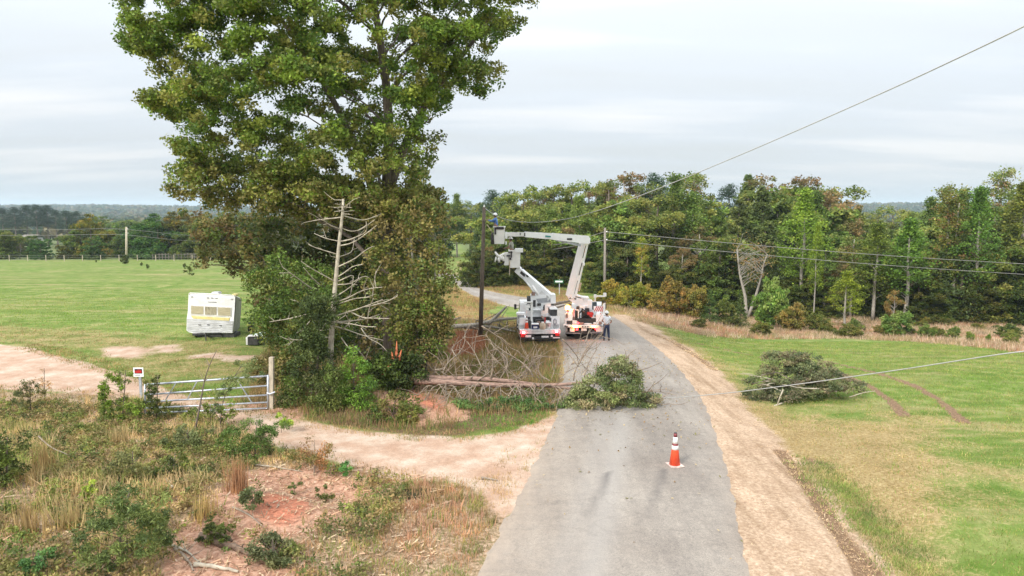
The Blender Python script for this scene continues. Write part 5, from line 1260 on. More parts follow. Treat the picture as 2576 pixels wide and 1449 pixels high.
person((PC(352, 500, YbA).x, byA + .05, flA), R(65), 'worker in white hard hat and camouflage shirt standing in the lower bucket', (((-.26, .12, 1.18), (-.22, .36, 1.12)), ((.27, .10, 1.16), (.20, .34, 1.10))), shirt='camo', trous='trouser', lean=(0, .10))

lb('tool_bin', TA, 'dark', [((-.62, 1.1, 1.22), (.22, .8, .5)), ((.72, 1.3, 1.25), (.10, 1.3, .62))], .02)
lb('spare_cross_arm', TA, 'bark_red', [((.28, 1.6, 1.55), (.12, 1.6, .10))], .01); lb('fire_extinguisher', TA, 'red', [((.36, .9, 1.42), (.11, .11, .42))], .03)
# right truck
TB = truck_base(gTB, R(-8), sB, 'white bucket truck on the asphalt with amber lamps and striped rear panels, tall folded boom', .62)
lb('bumper', TB, 'dark', [((0, .10, .50), (2.3, .2, .14)), ((.1, .3, .40), (1.6, .1, .2))], .01)
lb('tail_shelf', TB, 'white_dirty', [((0, .45, .93), (2.6, .9, .07)), ((0, .0, .90), (2.6, .05, .17))], .01)
bar = lb('light_bar', TB, 'fibreglass', [((0, -.06, .90), (2.2, .07, .15))], .015)
lb('lamp_ring', bar, 'dark', [((-.06 + k * .16, -.105, .90), (.07, .02, .08)) for k in range(3)] + [((-1.1, -.105, .88), (.22, .02, .06)), ((1.08, -.105, .97), (.22, .02, .05))], .01)
lb('amber_lamp', TB, 'amber', [((-.52, -.12, .90), (.42, .06, .13)), ], .02); lb('amber_lamp', TB, 'amber', [((.62, -.12, .93), (.30, .06, .13))], .02)
lb('lamp_core', bar, 'whitelamp', [((-.52, -.155, .91), (.26, .02, .07)), ((.62, -.155, .94), (.18, .02, .07))])
lb('red_lamp', TB, 'redlamp', [((-.42, -.10, .72), (.14, .05, .12)), ((.76, -.10, .80), (.12, .05, .14)), ((-.36, .0, 1.10), (.12, .05, .12))], .015)
lb('mud_guard', TB, 'dark', [((-.9, .5, 1.1), (.4, .3, .2)), ((.1, .9, 1.15), (1.3, .5, .35))], .03)
for b_ in (((-.72, -.03, .66), (.30, .02, .22)), ((.98, -.03, .72), (.42, .02, .26)), ((.02, -.03, .70), (.34, .02, .16))): lb('rear_plate', TB, 'white', [b_], .01)
lb('lower_rail', TB, 'steel', [((-.7, .0, .46), (1.0, .05, .05)), ((-1.14, .0, .7), (.05, .05, .5)), ((-1.08, .0, .66), (.12, .06, .22))]); lb('lower_rail', TB, 'steel', [((.85, .0, .52), (.9, .05, .05)), ((1.24, .0, .74), (.05, .05, .5))])
st = lb('strobe_lamp', TB, 'amber', [((-1.06, .9, 1.98), (.34, .24, .34))], .10); lb('strobe_core', st, 'whitelamp', [((-1.06, .77, 1.98), (.20, .03, .20))], .02)
lb('strobe_base', TB, 'red', [((-1.06, .9, 1.80), (.16, .16, .12))], .02); lb('strobe_post', TB, 'steel', [((-1.06, .95, 1.45), (.06, .06, .62))])
def glow(par, loc, col, power):      # the light these lit lamps throw on what stands round them
    l = bpy.data.lights.new('lamp_light', 'POINT'); l.energy = power; l.color = col; l.shadow_soft_size = .1
    o = bpy.data.objects.new('lamp_light', l); COL.objects.link(o); o.location = wmat(par) @ Vector(loc)
glow(TB, (-1.06, .55, 2.0), (1, .35, .06), 8); glow(TB, (-.52, -.35, .95), (1, .35, .08), 3); glow(TB, (.62, -.35, .98), (1, .35, .10), 2.5)
glow(TA, (-1.0, -.25, .82), (1, .05, .06), 1.1); glow(TA, (1.0, -.25, .88), (1, .05, .06), 1.1)
def chevron(c, w, h, n=5, rz=0.):
    pn = MB(True); pn.box(c, (w, .03, h)); o = pn.build('striped_panel', 'white', TB)
    mb = MB(True)
    for i in range(n):
        x0 = -w / 2 + (i + .15) * w / n; d = w / n * .5
        pts = [(x0, -h / 2), (x0 + d, -h / 2), (x0 + d + h * .5, h / 2), (x0 + h * .5, h / 2)]
        pts = [(min(max(x, -w / 2), w / 2), z) for x, z in pts]
        mb.prism([(c[0] + x, c[1] - .018, c[2] + z) for x, z in pts], (0, -.006, 0))
    mb.build('stripe', 'red', o)
chevron((.88, .9, 1.95), .60, .34); chevron((.90, .75, 1.42), .34, .52, 3); chevron((-.78, .85, 1.66), .32, .52, 3)
lb('side_wing', TB, 'white', [((1.22, 1.1, 1.62), (.05, .5, .60)), ((1.20, .85, 1.25), (.22, .4, .5))], .02)
mb = MB(True); mb.prism([(.95, .92, 1.55), (1.32, .92, 1.55), (1.32, .92, 2.35), (1.18, .92, 2.30)], (0, .04, 0)); mb.build('raised_lid', 'fibreglass', TB)
lb('winch', TB, 'red', [((.36, .95, 1.62), (.44, .4, .22)), ((.42, .9, 1.48), (.24, .3, .16))], .05)
mb = MB(True); mb.tube([(-.3, .9, 1.15), (-.05, .9, 1.45), (.1, .9, 1.75), (-.1, .9, 1.9), (-.35, .9, 1.6), (-.32, .9, 1.2)], .055, 7); mb.tube([(.0, .8, 1.75), (.4, .8, 1.35), (.65, .8, 1.1)], .05, 7); mb.build('hose_coil', 'black', TB, True)
lb('tool_frame', TB, 'dark', [((-.55, 1.0, 1.45), (.12, .2, .75)), ((.05, 1.3, 1.55), (.5, .3, .8)), ((.62, 1.1, 1.15), (.36, .3, .24))], .02)
lb('pipe_frame', TB, 'white', [((-.38, .85, 1.5), (.07, .07, .75)), ((-.46, .85, 1.86), (.2, .07, .07))], .015); lb('shelf_plate', TB, 'white', [((.55, .9, 1.40), (.42, .2, .07))], .015); lb('valve_block', TB, 'white', [((-.15, 1.0, 2.05), (.30, .12, .12)), ((-.05, 1.0, 1.95), (.14, .14, .34))], .015)
lb('lift_housing', TB, 'white', [((.32, 1.6, 2.1), (.30, .4, .75)), ((.30, 1.6, 1.75), (.5, .4, .2))], .04); lb('dark_window', TB, 'glass', [((.62, 1.5, 2.06), (.30, .04, .55))], .02)  # the pane is plain dark glass
lb('clutter_box', TB, 'white_dirty', [((-.95, .55, 1.12), (.30, .3, .28)), ((-.60, .5, 1.10), (.34, .3, .22)), ((.75, .5, 1.05), (.34, .25, .16)), ((.25, .4, 1.02), (.5, .2, .1))], .03)
lb('bin_row', TB, 'dark', [((-.98, 1.3, 1.30), (.36, .9, .50)), ((.80, 1.5, 1.25), (.36, .9, .42)), ((-.45, 1.5, 1.6), (.2, .3, .9))], .03); lb('crate', TB, 'bark_red', [((-.72, .9, 1.28), (.28, .3, .26)), ((1.08, .8, 1.3), (.14, .2, .5))], .02)
lb('clutter_red', TB, 'bark_red', [((-1.1, .6, 1.5), (.14, .2, .3)), ((-.2, .35, 1.04), (.4, .2, .14)), ((1.02, .5, 1.08), (.2, .2, .18))], .03)
lb('top_light_bar', TB, 'fibreglass', [((.95, 3.0, 2.62), (.7, .12, .10)), ((1.26, 3.0, 2.72), (.22, .1, .26)), ((.62, 3.0, 2.62), (.2, .2, .22)), ((.62, 3.0, 2.3), (.08, .08, .6))], .02)
Y2 = YBt + 3.0 * sB
sq(TB, 'turret', 'white', [(852, 872), (880, 862), (945, 872), (1000, 890), (1055, 894), (1062, 940), (1050, 955), (1012, 975), (1008, 1010), (955, 1010), (950, 962), (905, 940), (870, 912)], Y2, .8)
sq(TB, 'turret_groove', 'black', [(872, 905), (890, 880), (945, 884), (985, 896), (985, 903), (942, 892), (895, 890), (880, 908)], Y2 - .012, .01)
sq(TB, 'turret_panel', 'white_dirty', [(992, 895), (1052, 900), (1058, 936), (1000, 928)], Y2 - .03, .03)
sq(TB, 'turret_badge', 'dark', [(918, 898), (940, 902), (934, 912), (920, 910)], Y2 - .03, .02)
a, b = PC(888, 882, Y2 + .1), PC(1012, 372, Y2 - .6); w = px(80, Y2)
mb = MB(); mb.beam(a, b, .45, w, .40, w * .82); lbB = mb.build('lower_boom', 'white', TB)
dv = (b - a).normalized(); rt = Vector((dv.z, 0, -dv.x)).normalized()
for t0, t1, off in ((.06, .30, .12), (.06, .30, .27), (.40, .62, .30), (.66, .95, .10), (.70, .92, .24)):
    mb = MB(); p0 = a.lerp(b, t0) + rt * w * (off - .02) + Vector((0, -.245, 0)); p1 = a.lerp(b, t1) + rt * w * (off - .02) + Vector((0, -.225, 0)); mb.beam(p0, p1, .02, .055); mb.build('boom_slot', 'dark', lbB)
mb = MB(); q = a.lerp(b, .60) + rt * w * .52; mb.bbox(q, (.16, .3, .2), .02); mb.build('boom_latch', 'white', lbB)
mb = MB(); q = a.lerp(b, .12) + rt * w * .75; mb.tube([q, q + dv * .55], .06, 6); mb.build('boom_hose', 'tan', lbB)
mb = MB(); mb.bbox(PC(1030, 372, Y2 - .6), (px(62, Y2), .5, px(66, Y2)), .06); mb.build('elbow', 'white', TB)
p0, p1, p2, p3 = PC(1040, 366, Y2 - 1.0), PC(720, 335, Y2 - 1.6), PC(470, 317, Y2 - 2.0), PC(300, 312, YBt + .2)
YK = YP - .1
p3 = PC(296, 316, YK + .25); mb = MB(); mb.beam(p0, p1, .36, px(72, Y2), .34, px(58, Y2)); mb.beam(p1, p2, .32, px(54, Y2), .32, px(46, Y2)); ub = mb.build('upper_boom', 'white', TB)
mb = MB(); mb.beam(p2, p3, .22, px(36, Y2), .22, px(34, Y2)); mb.build('boom_extension', 'fibreglass', ub)
mb = MB(); mb.beam(PC(975, 415, Y2 - 1.2), PC(760, 372, Y2 - 1.5), .2, px(22, Y2), .2, px(14, Y2)); mb.build('lift_cylinder', 'steel', ub)
mb = MB(); mb.beam(PC(705, 338, Y2 - 1.85), PC(655, 333, Y2 - 1.9), .02, .09); mb.build('boom_decal', 'teal', ub)
for x0, x1, yy, hh, dd_ in ((900, 850, 360, .11, -1.5), (470, 462, 317, .2, -2.2), (430, 422, 314, .14, -2.25)):
    mb = MB(); mb.beam(PC(x0, yy, Y2 + dd_), PC(x1, yy, Y2 + dd_ - .03), .02, hh); mb.build('boom_slot', 'dark', ub)
bkB, flB, bxB, byB = bucket(TB, 184, 286, 246, 404, YK - .35, .75)
mb = MB(); mb.bbox(PC(240, 258, YK - .40), (px(72, YK), .06, px(26, YK)), .02); mb.bbox(PC(198, 285, YK - .42), (px(16, YK), .05, px(66, YK)), .015); mb.build('bucket_pad', 'harness', bkB)
mb = MB(); mb.bbox(PC(298, 325, YK), (px(22, YK), .3, px(60, YK)), .02); mb.bbox(PC(296, 395, YK), (px(12, YK), .2, px(34, YK)), .02); mb.build('bucket_mount', 'white', TB)
mb = MB(); mb.tube([PC(172, 300, YK - .4), PC(170, 350, YK - .4), PC(174, 408, YK - .4)], [.05, .09, .10], 8); mb.build('tool_bag', 'harness', bkB, True)
wk = person((PC(208, 300, YK).x, byB, flB), R(80), 'lineman in blue shirt and white hard hat reaching for the dark pole', (((-.24, .26, 1.30), (-.12, .50, 1.36)), ((.24, .24, 1.26), (.10, .50, 1.38))), shirt='shirt_blue', trous='trouser', lean=(0, .06), short_sleeve=False)
mb = MB(); mb.tube([PC(120, 225, YK - .2), PC(150, 265, YK - .3), PC(182, 320, YK - .4)], .018, 6); mb.build('lanyard', 'tan', wk, True)
# man on the road
gm = G(1525, 860); gm.z = rz1(gm.x, gm.y) - .02
person((gm.x, gm.y, gm.z), R(-12), 'man in white shirt, white hard hat and dark jeans standing behind the right truck', (((-.27, .06, 1.18), (-.20, .30, 1.10)), ((.29, .05, 1.17), (.24, .28, 1.08))), shirt='shirt_white', trous='jeans', lean=(0, .05), legs=(((-.11, .02, .50), (-.14, -.02, .09)), ((.12, .05, .50), (.16, .03, .09))))

# ------------------------------------------------------------------ cones and things carried on the left truck
def cone(loc, h, label, rz=0., sc=1.):
    e = tag(empty('traffic_cone', loc, rz), label, 'traffic cone', 'traffic cones'); f = h / .91
    mb = MB(True); mb.bbox((0, 0, .022 * f), (.40 * f, .40 * f, .035 * f), .012); mb.build('base', 'cone_base', e)
    mb = MB(True); mb.bbox((0, 0, .009), (.385 * f, .385 * f, .014), .004); mb.build('base_sole', 'black', e)
    def seg(nm, m, z0, z1_, o=0.):
        r = lambda z: (.150 - .112 * z / .91) * f
        mb = MB(True); mb.lathe((0, 0, 0), [(r(z0) + o, z0 * f), (r(z1_) + o, z1_ * f)], 20); return mb.build(nm, m, e, True)
    seg('body', 'orange', .04, .80)
    seg('top', 'cone_cap', .80, .90, .001)
    mb = MB(True); mb.lathe((0, 0, 0), [(.040 * f, .90 * f), (.036 * f, .92 * f), (.02 * f, .92 * f)], 16); mb.build('rim', 'dark', e, True)
    seg('reflective_band', 'cone_white', .63, .80, .004 * f); seg('reflective_band', 'cone_white', .46, .57, .004 * f); seg('dirty_ring', 'cone_cap', .575, .625, .002 * f)
    return e
gc = G(1697, 1176); gc.z = rz1(gc.x, gc.y) - .02
cone(gc, .91, 'orange traffic cone with two white bands standing on the asphalt in the foreground', R(12))
mA = wmat(TA)
def onA(x, y, z): return mA @ Vector((x, y, z))
cone(onA(-.78, .42, .985), .78 * sA, 'orange traffic cone standing on the tail shelf of the left truck', R(5))
e_ = tag(empty('cooler', onA(-.27, .34, .985), R(1.5)), 'dark blue cooler with white lid on the left truck\'s tail shelf', 'cooler')
mb = MB(True); mb.bbox((0, 0, .14 * sA), (.42 * sA, .30 * sA, .27 * sA), .03); mb.build('body', 'blue_cool', e_)
mb = MB(True); mb.bbox((0, 0, .315 * sA), (.45 * sA, .33 * sA, .07 * sA), .02); mb.build('lid', 'white', e_)
mb = MB(True); mb.box((0, -.155 * sA, .13 * sA), (.24 * sA, .012, .11 * sA)); mb.build('sticker', 'white_dirty', e_)
e_ = tag(empty('water_jug', onA(.17, .20, .985)), 'round tan water jug on the tail shelf of the left truck', 'water jug')
mb = MB(True); mb.lathe((0, 0, 0), [(.14, 0), (.17, .03), (.18, .2), (.15, .32), (.10, .36), (.08, .38)], 14); mb.build('body', 'tan', e_, True)
mb = MB(True); mb.lathe((0, 0, .38), [(.09, 0), (.09, .04), (.02, .05)], 12); mb.build('lid', 'fibreglass', e_, True)
e_ = tag(empty('white_bucket', onA(.52, .32, .985)), 'white plastic pail on the tail shelf of the left truck', 'pail')
mb = MB(True); mb.lathe((0, 0, 0), [(.13, 0), (.155, .38), (.165, .38), (.165, .40), (.14, .40)], 16); mb.build('body', 'white', e_, True)
mb = MB(True); mb.tube([(-.16, 0, .38), (-.1, -.03, .48), (0, -.04, .52), (.1, -.03, .48), (.16, 0, .38)], .008, 5); mb.build('handle', 'steel', e_)
mb = MB(True); mb.box((0, -.155, .2), (.10, .02, .05)); mb.build('sticker', 'dark', e_)

# ------------------------------------------------------------------ street name sign by the far road
b = gx(1407, 76); b = Vector((b.x, 76, z1(b.x, 76))); e_ = tag(empty('street_sign', b), 'small green street name sign on a thin post behind the two trucks', 'street sign')
tp = P(1406, 703, 76); mb = MB(); mb.box((b.x, 76, (b.z + tp.z) / 2), (.09, .07, tp.z - b.z)); mb.build('post', 'galv', e_)
mb = MB(); mb.box((tp.x, 75.93, P(1406, 708, 76).z), (.98, .04, .36)); bl = mb.build('sign_blade', 'green_sign', e_)
mb = MB(); mb.box((tp.x, 75.90, P(1406, 708, 76).z), (.78, .01, .16)); mb.build('lettering', 'white', bl)

# ------------------------------------------------------------------ caravan
gcv = G(533, 852); YC = gcv.y + .3
def PV(x, y, Y): return P((700 + x / 5.573) / 1.5528, (1120 + y / 5.573) / 1.5528, Y)
e_ = tag(empty('caravan', Vector((PV(690, 1050, YC).x, YC + 2, z1(gcv.x, YC) ))), 'old white caravan with yellow stripe and three window panes parked on the meadow edge', 'caravan')
TLx, TRx = PV(212, 140, YC), PV(1218, 195, YC)
dep = PV(1345, 252, YC + 3.6) - PV(1218, 200, YC)
fr = [(160, 950), (165, 700), (190, 520), (205, 165), (235, 135), (700, 150), (1185, 185), (1218, 215), (1212, 420), (1190, 700), (1165, 1010), (780, 1015), (290, 1012), (200, 985)]
mb = MB(); mb.prism([PV(x, y, YC) for x, y in fr], dep); body = mb.build('body', 'white', e_)
# dirt-streaked side
M['side_dirt'] = mat('caravan_side', (.30, .30, .25), .7, c2=(.10, .10, .07), scale=3, stretch=(5, 5, .6), bump=.2)
sp = [PV(1221, 215, YC), PV(1216, 420, YC), PV(1193, 700, YC), PV(1169, 1010, YC)]
mb = MB(); o1 = Vector((.006, .03, 0)); pts = [p + o1 for p in sp]; pts2 = [p + dep * .995 + Vector((.008, 0, 0)) for p in sp[::-1]]; mb.prism(pts + pts2, (.02, 0, 0)); mb.build('side_panel', 'side_dirt', e_)
def plate(name, m, quad, par, th=.03, Yo=0.):
    mb = MB(); mb.prism([PV(x, y, YC - Yo) for x, y in quad], (0, -th, 0)); return mb.build(name, m, par)
M['lower_panel'] = mat('lower_panel', (.60, .61, .63), .5, c2=(.38, .38, .38), scale=3, stretch=(.8, 1, 5))
plate('lower_panel', 'lower_panel', [(172, 700), (1172, 750), (1160, 1000), (800, 1005), (300, 985), (172, 940)], e_, .025)
for k in range(9):   # corrugation of the front
    y0 = 215 + k * 21; plate('siding_rib', 'white_dirty', [(214, y0), (1205, y0 + 42), (1205, y0 + 46), (214, y0 + 4)], body, .012)
for k in range(6):
    y0 = 760 + k * 38; plate('siding_rib', 'white_dirty', [(176, y0), (1166, y0 + 44), (1166, y0 + 50), (176, y0 + 6)], body, .04)
plate('yellow_stripe', 'yellow', [(262, 632), (1105, 678), (1085, 740), (300, 690)], e_, .03)
wf = plate('window_frame', 'white_dirty', [(248, 400), (1148, 440), (1130, 655), (240, 608)], e_, .035)
for nm, a, b, c, m in (('window', 268, 535, (418, 428, 602, 588), 'blind'), ('window', 568, 818, (432, 442, 612, 604), 'blind2'), ('window', 852, 1125, (447, 457, 636, 622), 'blind')):
    w = plate('window', m, [(a, c[0]), (b, c[1]), (b, c[2]), (a, c[3])], e_, .045)
for x, y in ((275, 215), (625, 238), (716, 241), (806, 246), (1148, 270)):
    plate('marker_lamp', 'steel', [(x - 22, y - 9), (x + 22, y - 7), (x + 22, y + 9), (x - 22, y + 7)], e_, .04)
plate('name_badge', 'steel', [(620, 320), (812, 330), (808, 344), (640, 336)], e_, .03)
for x, y in ((452, 825), (640, 826), (905, 842)): plate('latch', 'dark', [(x - 26, y - 9), (x + 26, y - 7), (x + 26, y + 9), (x - 26, y + 7)], e_, .06)
for s in ((232, 150, 1200, 198),):
    mb = MB(); mb.tube([PV(207, 165, YC - .01), PV(235, 137, YC - .01), PV(700, 152, YC - .01), PV(1185, 187, YC - .01), PV(1217, 215, YC - .01)], .022, 6); mb.build('edge_trim', 'white', e_, True)
mb = MB(); q = PV(790, 150, YC) + dep * .12 + Vector((0, 0, .05)); mb.bbox(q, (.40, .45, .14), .04); mb.build('roof_vent', 'white_dirty', e_)
mb = MB(); q = PV(1218, 200, YC) + dep * .35 + Vector((-.12, 0, .10)); mb.bbox(q, (.26, .4, .12), .03); mb.build('roof_hatch', 'yellow', e_)
mb = MB(); zb = PV(600, 1015, YC).z; xa, xb = PV(300, 1015, YC).x, PV(1180, 1015, YC).x
mb.beam(((xa + xb) / 2, YC + .15, zb - .03), ((xa + xb) / 2 + dep.x * .9, YC + 3.2, zb - .03 + dep.z * .9), xb - xa, .12); mb.build('chassis', 'dark', e_)
for x in (xa + .15, xb - .05):
    x += .05
    mb = MB(); mb.lathe((x + .2, YC + 2.0, z1(x, YC + 2.0) + .26), [(.15, -.09), (.30, -.09), (.31, 0), (.30, .09), (.15, .09)], 18, ax='X'); w = mb.build('wheel', 'black', e_, True)
    mb = MB(); mb.lathe((x + .2, YC + 2.0, z1(x, YC + 2.0) + .26), [(.0, -.07), (.16, -.07), (.16, .07), (.0, .07)], 12, ax='X'); mb.build('rim', 'steel', w, True)
mb = MB(); q = (xa + xb) / 2; zg = z1(q, YC)
mb.box((q + .1, YC + .5, zb - .2), (xb - xa - .2, .9, .3)); mb.build('underbody', 'dark', e_)
mb = MB(); mb.beam((q - .5, YC + .2, zb - .05), (q, YC - .9, zg + .35), .07, .1); mb.beam((q + .5, YC + .2, zb - .05), (q, YC - .9, zg + .35), .07, .1); mb.beam((q, YC - .9, zg + .42), (q, YC - .9, zg), .05, .05); mb.build('tow_bar', 'dark', e_)
for x in (xa + .1, xb - .1):
    mb = MB(); mb.beam((x, YC + .4, zb), (x, YC + .4, z1(x, YC + .4) - .02), .1, .1); mb.build('support_leg', 'dark', e_)
# bin and crumpled tarp beside it
g = G(639, 868); e_ = tag(empty('grill', g, R(8)), 'black boxy cart with a round wheel lying in the grass right of the caravan', 'cart')
mb = MB(True); mb.bbox((0, 0, .24), (.52, .42, .46), .04); mb.build('body', 'dark', e_)
mb = MB(True); mb.box((-.30, .05, .22), (.12, .3, .36)); mb.build('side_panel', 'white_dirty', e_)
mb = MB(True); mb.tube([(.30, -.05, .04), (.42, -.05, .14), (.42, -.05, .34), (.30, -.05, .44)], .035, 7); mb.build('wheel', 'black', e_, True)
mb = MB(True); mb.box((.0, .0, .48), (.50, .40, .03)); mb.build('lid', 'white_dirty', e_)
g = G(660, 864); e_ = tag(empty('tarp', g), 'crumpled pale green plastic tarp behind the black cart', 'tarp')
bm = bmesh.new(); bmesh.ops.create_icosphere(bm, subdivisions=3, radius=.42)
for v in bm.verts:
    n = mnoise.noise(v.co * 4.2) * .22 + mnoise.noise(v.co * 9) * .1; v.co *= (1 + n * 1.6); v.co.z = max(v.co.z * .85 + .25, -.02)
me_ = bpy.data.meshes.new('sheet'); bm.to_mesh(me_); bm.free(); me_.materials.append(M['tarp']); o = bpy.data.objects.new('sheet', me_); COL.objects.link(o); o.parent = e_; o.scale = (1.1, .7, 1)

# ------------------------------------------------------------------ gate, its post, and the notice
def PGt(x, y, Y): return P((450 + x / 3.68) / 1.5528, (1380 + y / 3.68) / 1.5528, Y)
gp = G(682, 1028); YG = gp.y
e_ = tag(empty('gate_post', gp), 'weathered wooden post at the right end of the metal gate', 'post')
mb = MB(); mb.beam(gp - Vector((0, 0, .2)), PGt(2248, 55, YG), .15, .15, .14, .14, up=(0, 1, 0)); mb.build('post', 'post_wood', e_)
mb = MB(); q = PGt(2235, 580, YG - .1); mb.tube([q + Vector((-.12, 0, .02)), q + Vector((0, -.05, 0)), q + Vector((.14, .02, .05))], .03, 6); mb.build('hinge', 'galv', e_)
YGl = YG - .5; Lx = PGt(470, 420, YGl)
e_ = tag(empty('farm_gate', gp + Vector((-.2, 0, 0))), 'galvanised tube farm gate closing the dirt drive behind the weeds', 'gate')
def gl(t, yr, yl):  # point on the gate: t 0 right .. 1 left
    a = PGt(2195, yr, YG - .08); b = PGt(430, yl, YGl); return a.lerp(b, t)
rails = [(325, 452), (465, 598), (600, 700), (705, 790), (790, 860)]
for i, (yr, yl) in enumerate(rails):
    mb = MB(); mb.tube([gl(0, yr, yl), gl(.5, yr, yl), gl(1, yr, yl)], .034 if i < 1 else .03, 8); mb.build('rail', 'galv', e_, True)
for t in (0, 1):
    mb = MB(); mb.tube([gl(t, 312, 440), gl(t, 800, 870)], .034, 8); mb.build('end_upright', 'galv', e_, True)
for (t0, t1, yb) in ((.26, .13, 0), (.58, .66, 0), (.75, .84, 0)):
    mb = MB(); mb.beam(gl(t0, 325, 452), gl(t1, 600 if t0 > .3 else 705, 700 if t0 > .3 else 790), .05, .03); mb.build('brace', 'galv', e_)
gs = G(344, 1005); YS = gs.y - .2
e_ = tag(empty('notice_sign', Vector((P(344, 1000, YS).x, YS, z1(P(344, 1000, YS).x, YS)))), 'small white framed notice with red lettering on black beside the gate', 'sign')
sg = MB(); t_ = PGt(345, 215, YS); bz = z1(t_.x, YS); mb = MB(); mb.box((t_.x, YS + .03, (bz + t_.z) / 2), (.09, .05, t_.z - bz)); mb.build('post', 'galv', e_)
def sgq(nm, m, x0, y0, x1, y1, th, par=e_):
    a, b = PGt(x0, y0, YS), PGt(x1, y1, YS); mb = MB(); mb.box(((a.x + b.x) / 2, YS - th / 2, (a.z + b.z) / 2), (abs(b.x - a.x), th, abs(a.z - b.z))); return mb.build(nm, m, par)
bd = sgq('board', 'white', 258, 205, 412, 336, .012); sgq('black_panel', 'black', 280, 224, 392, 290, .018, bd)
mb = MB()
for k in range(5):   # worn red letters, too small to read
    a = PGt(292 + k * 20, 262 + (k % 2) * 3, YS); mb.box((a.x, YS - .02, a.z), (.045, .008, .075 + .02 * (k % 3)))
a = PGt(340, 240, YS); mb.box((a.x, YS - .02, a.z), (.10, .008, .03)); mb.build('lettering', 'redlamp' if False else 'red', bd)
mb = MB(); a = PGt(345, 312, YS); mb.box((a.x - .05, YS - .015, a.z), (.18, .008, .02)); mb.build('small_print', 'dark', bd)

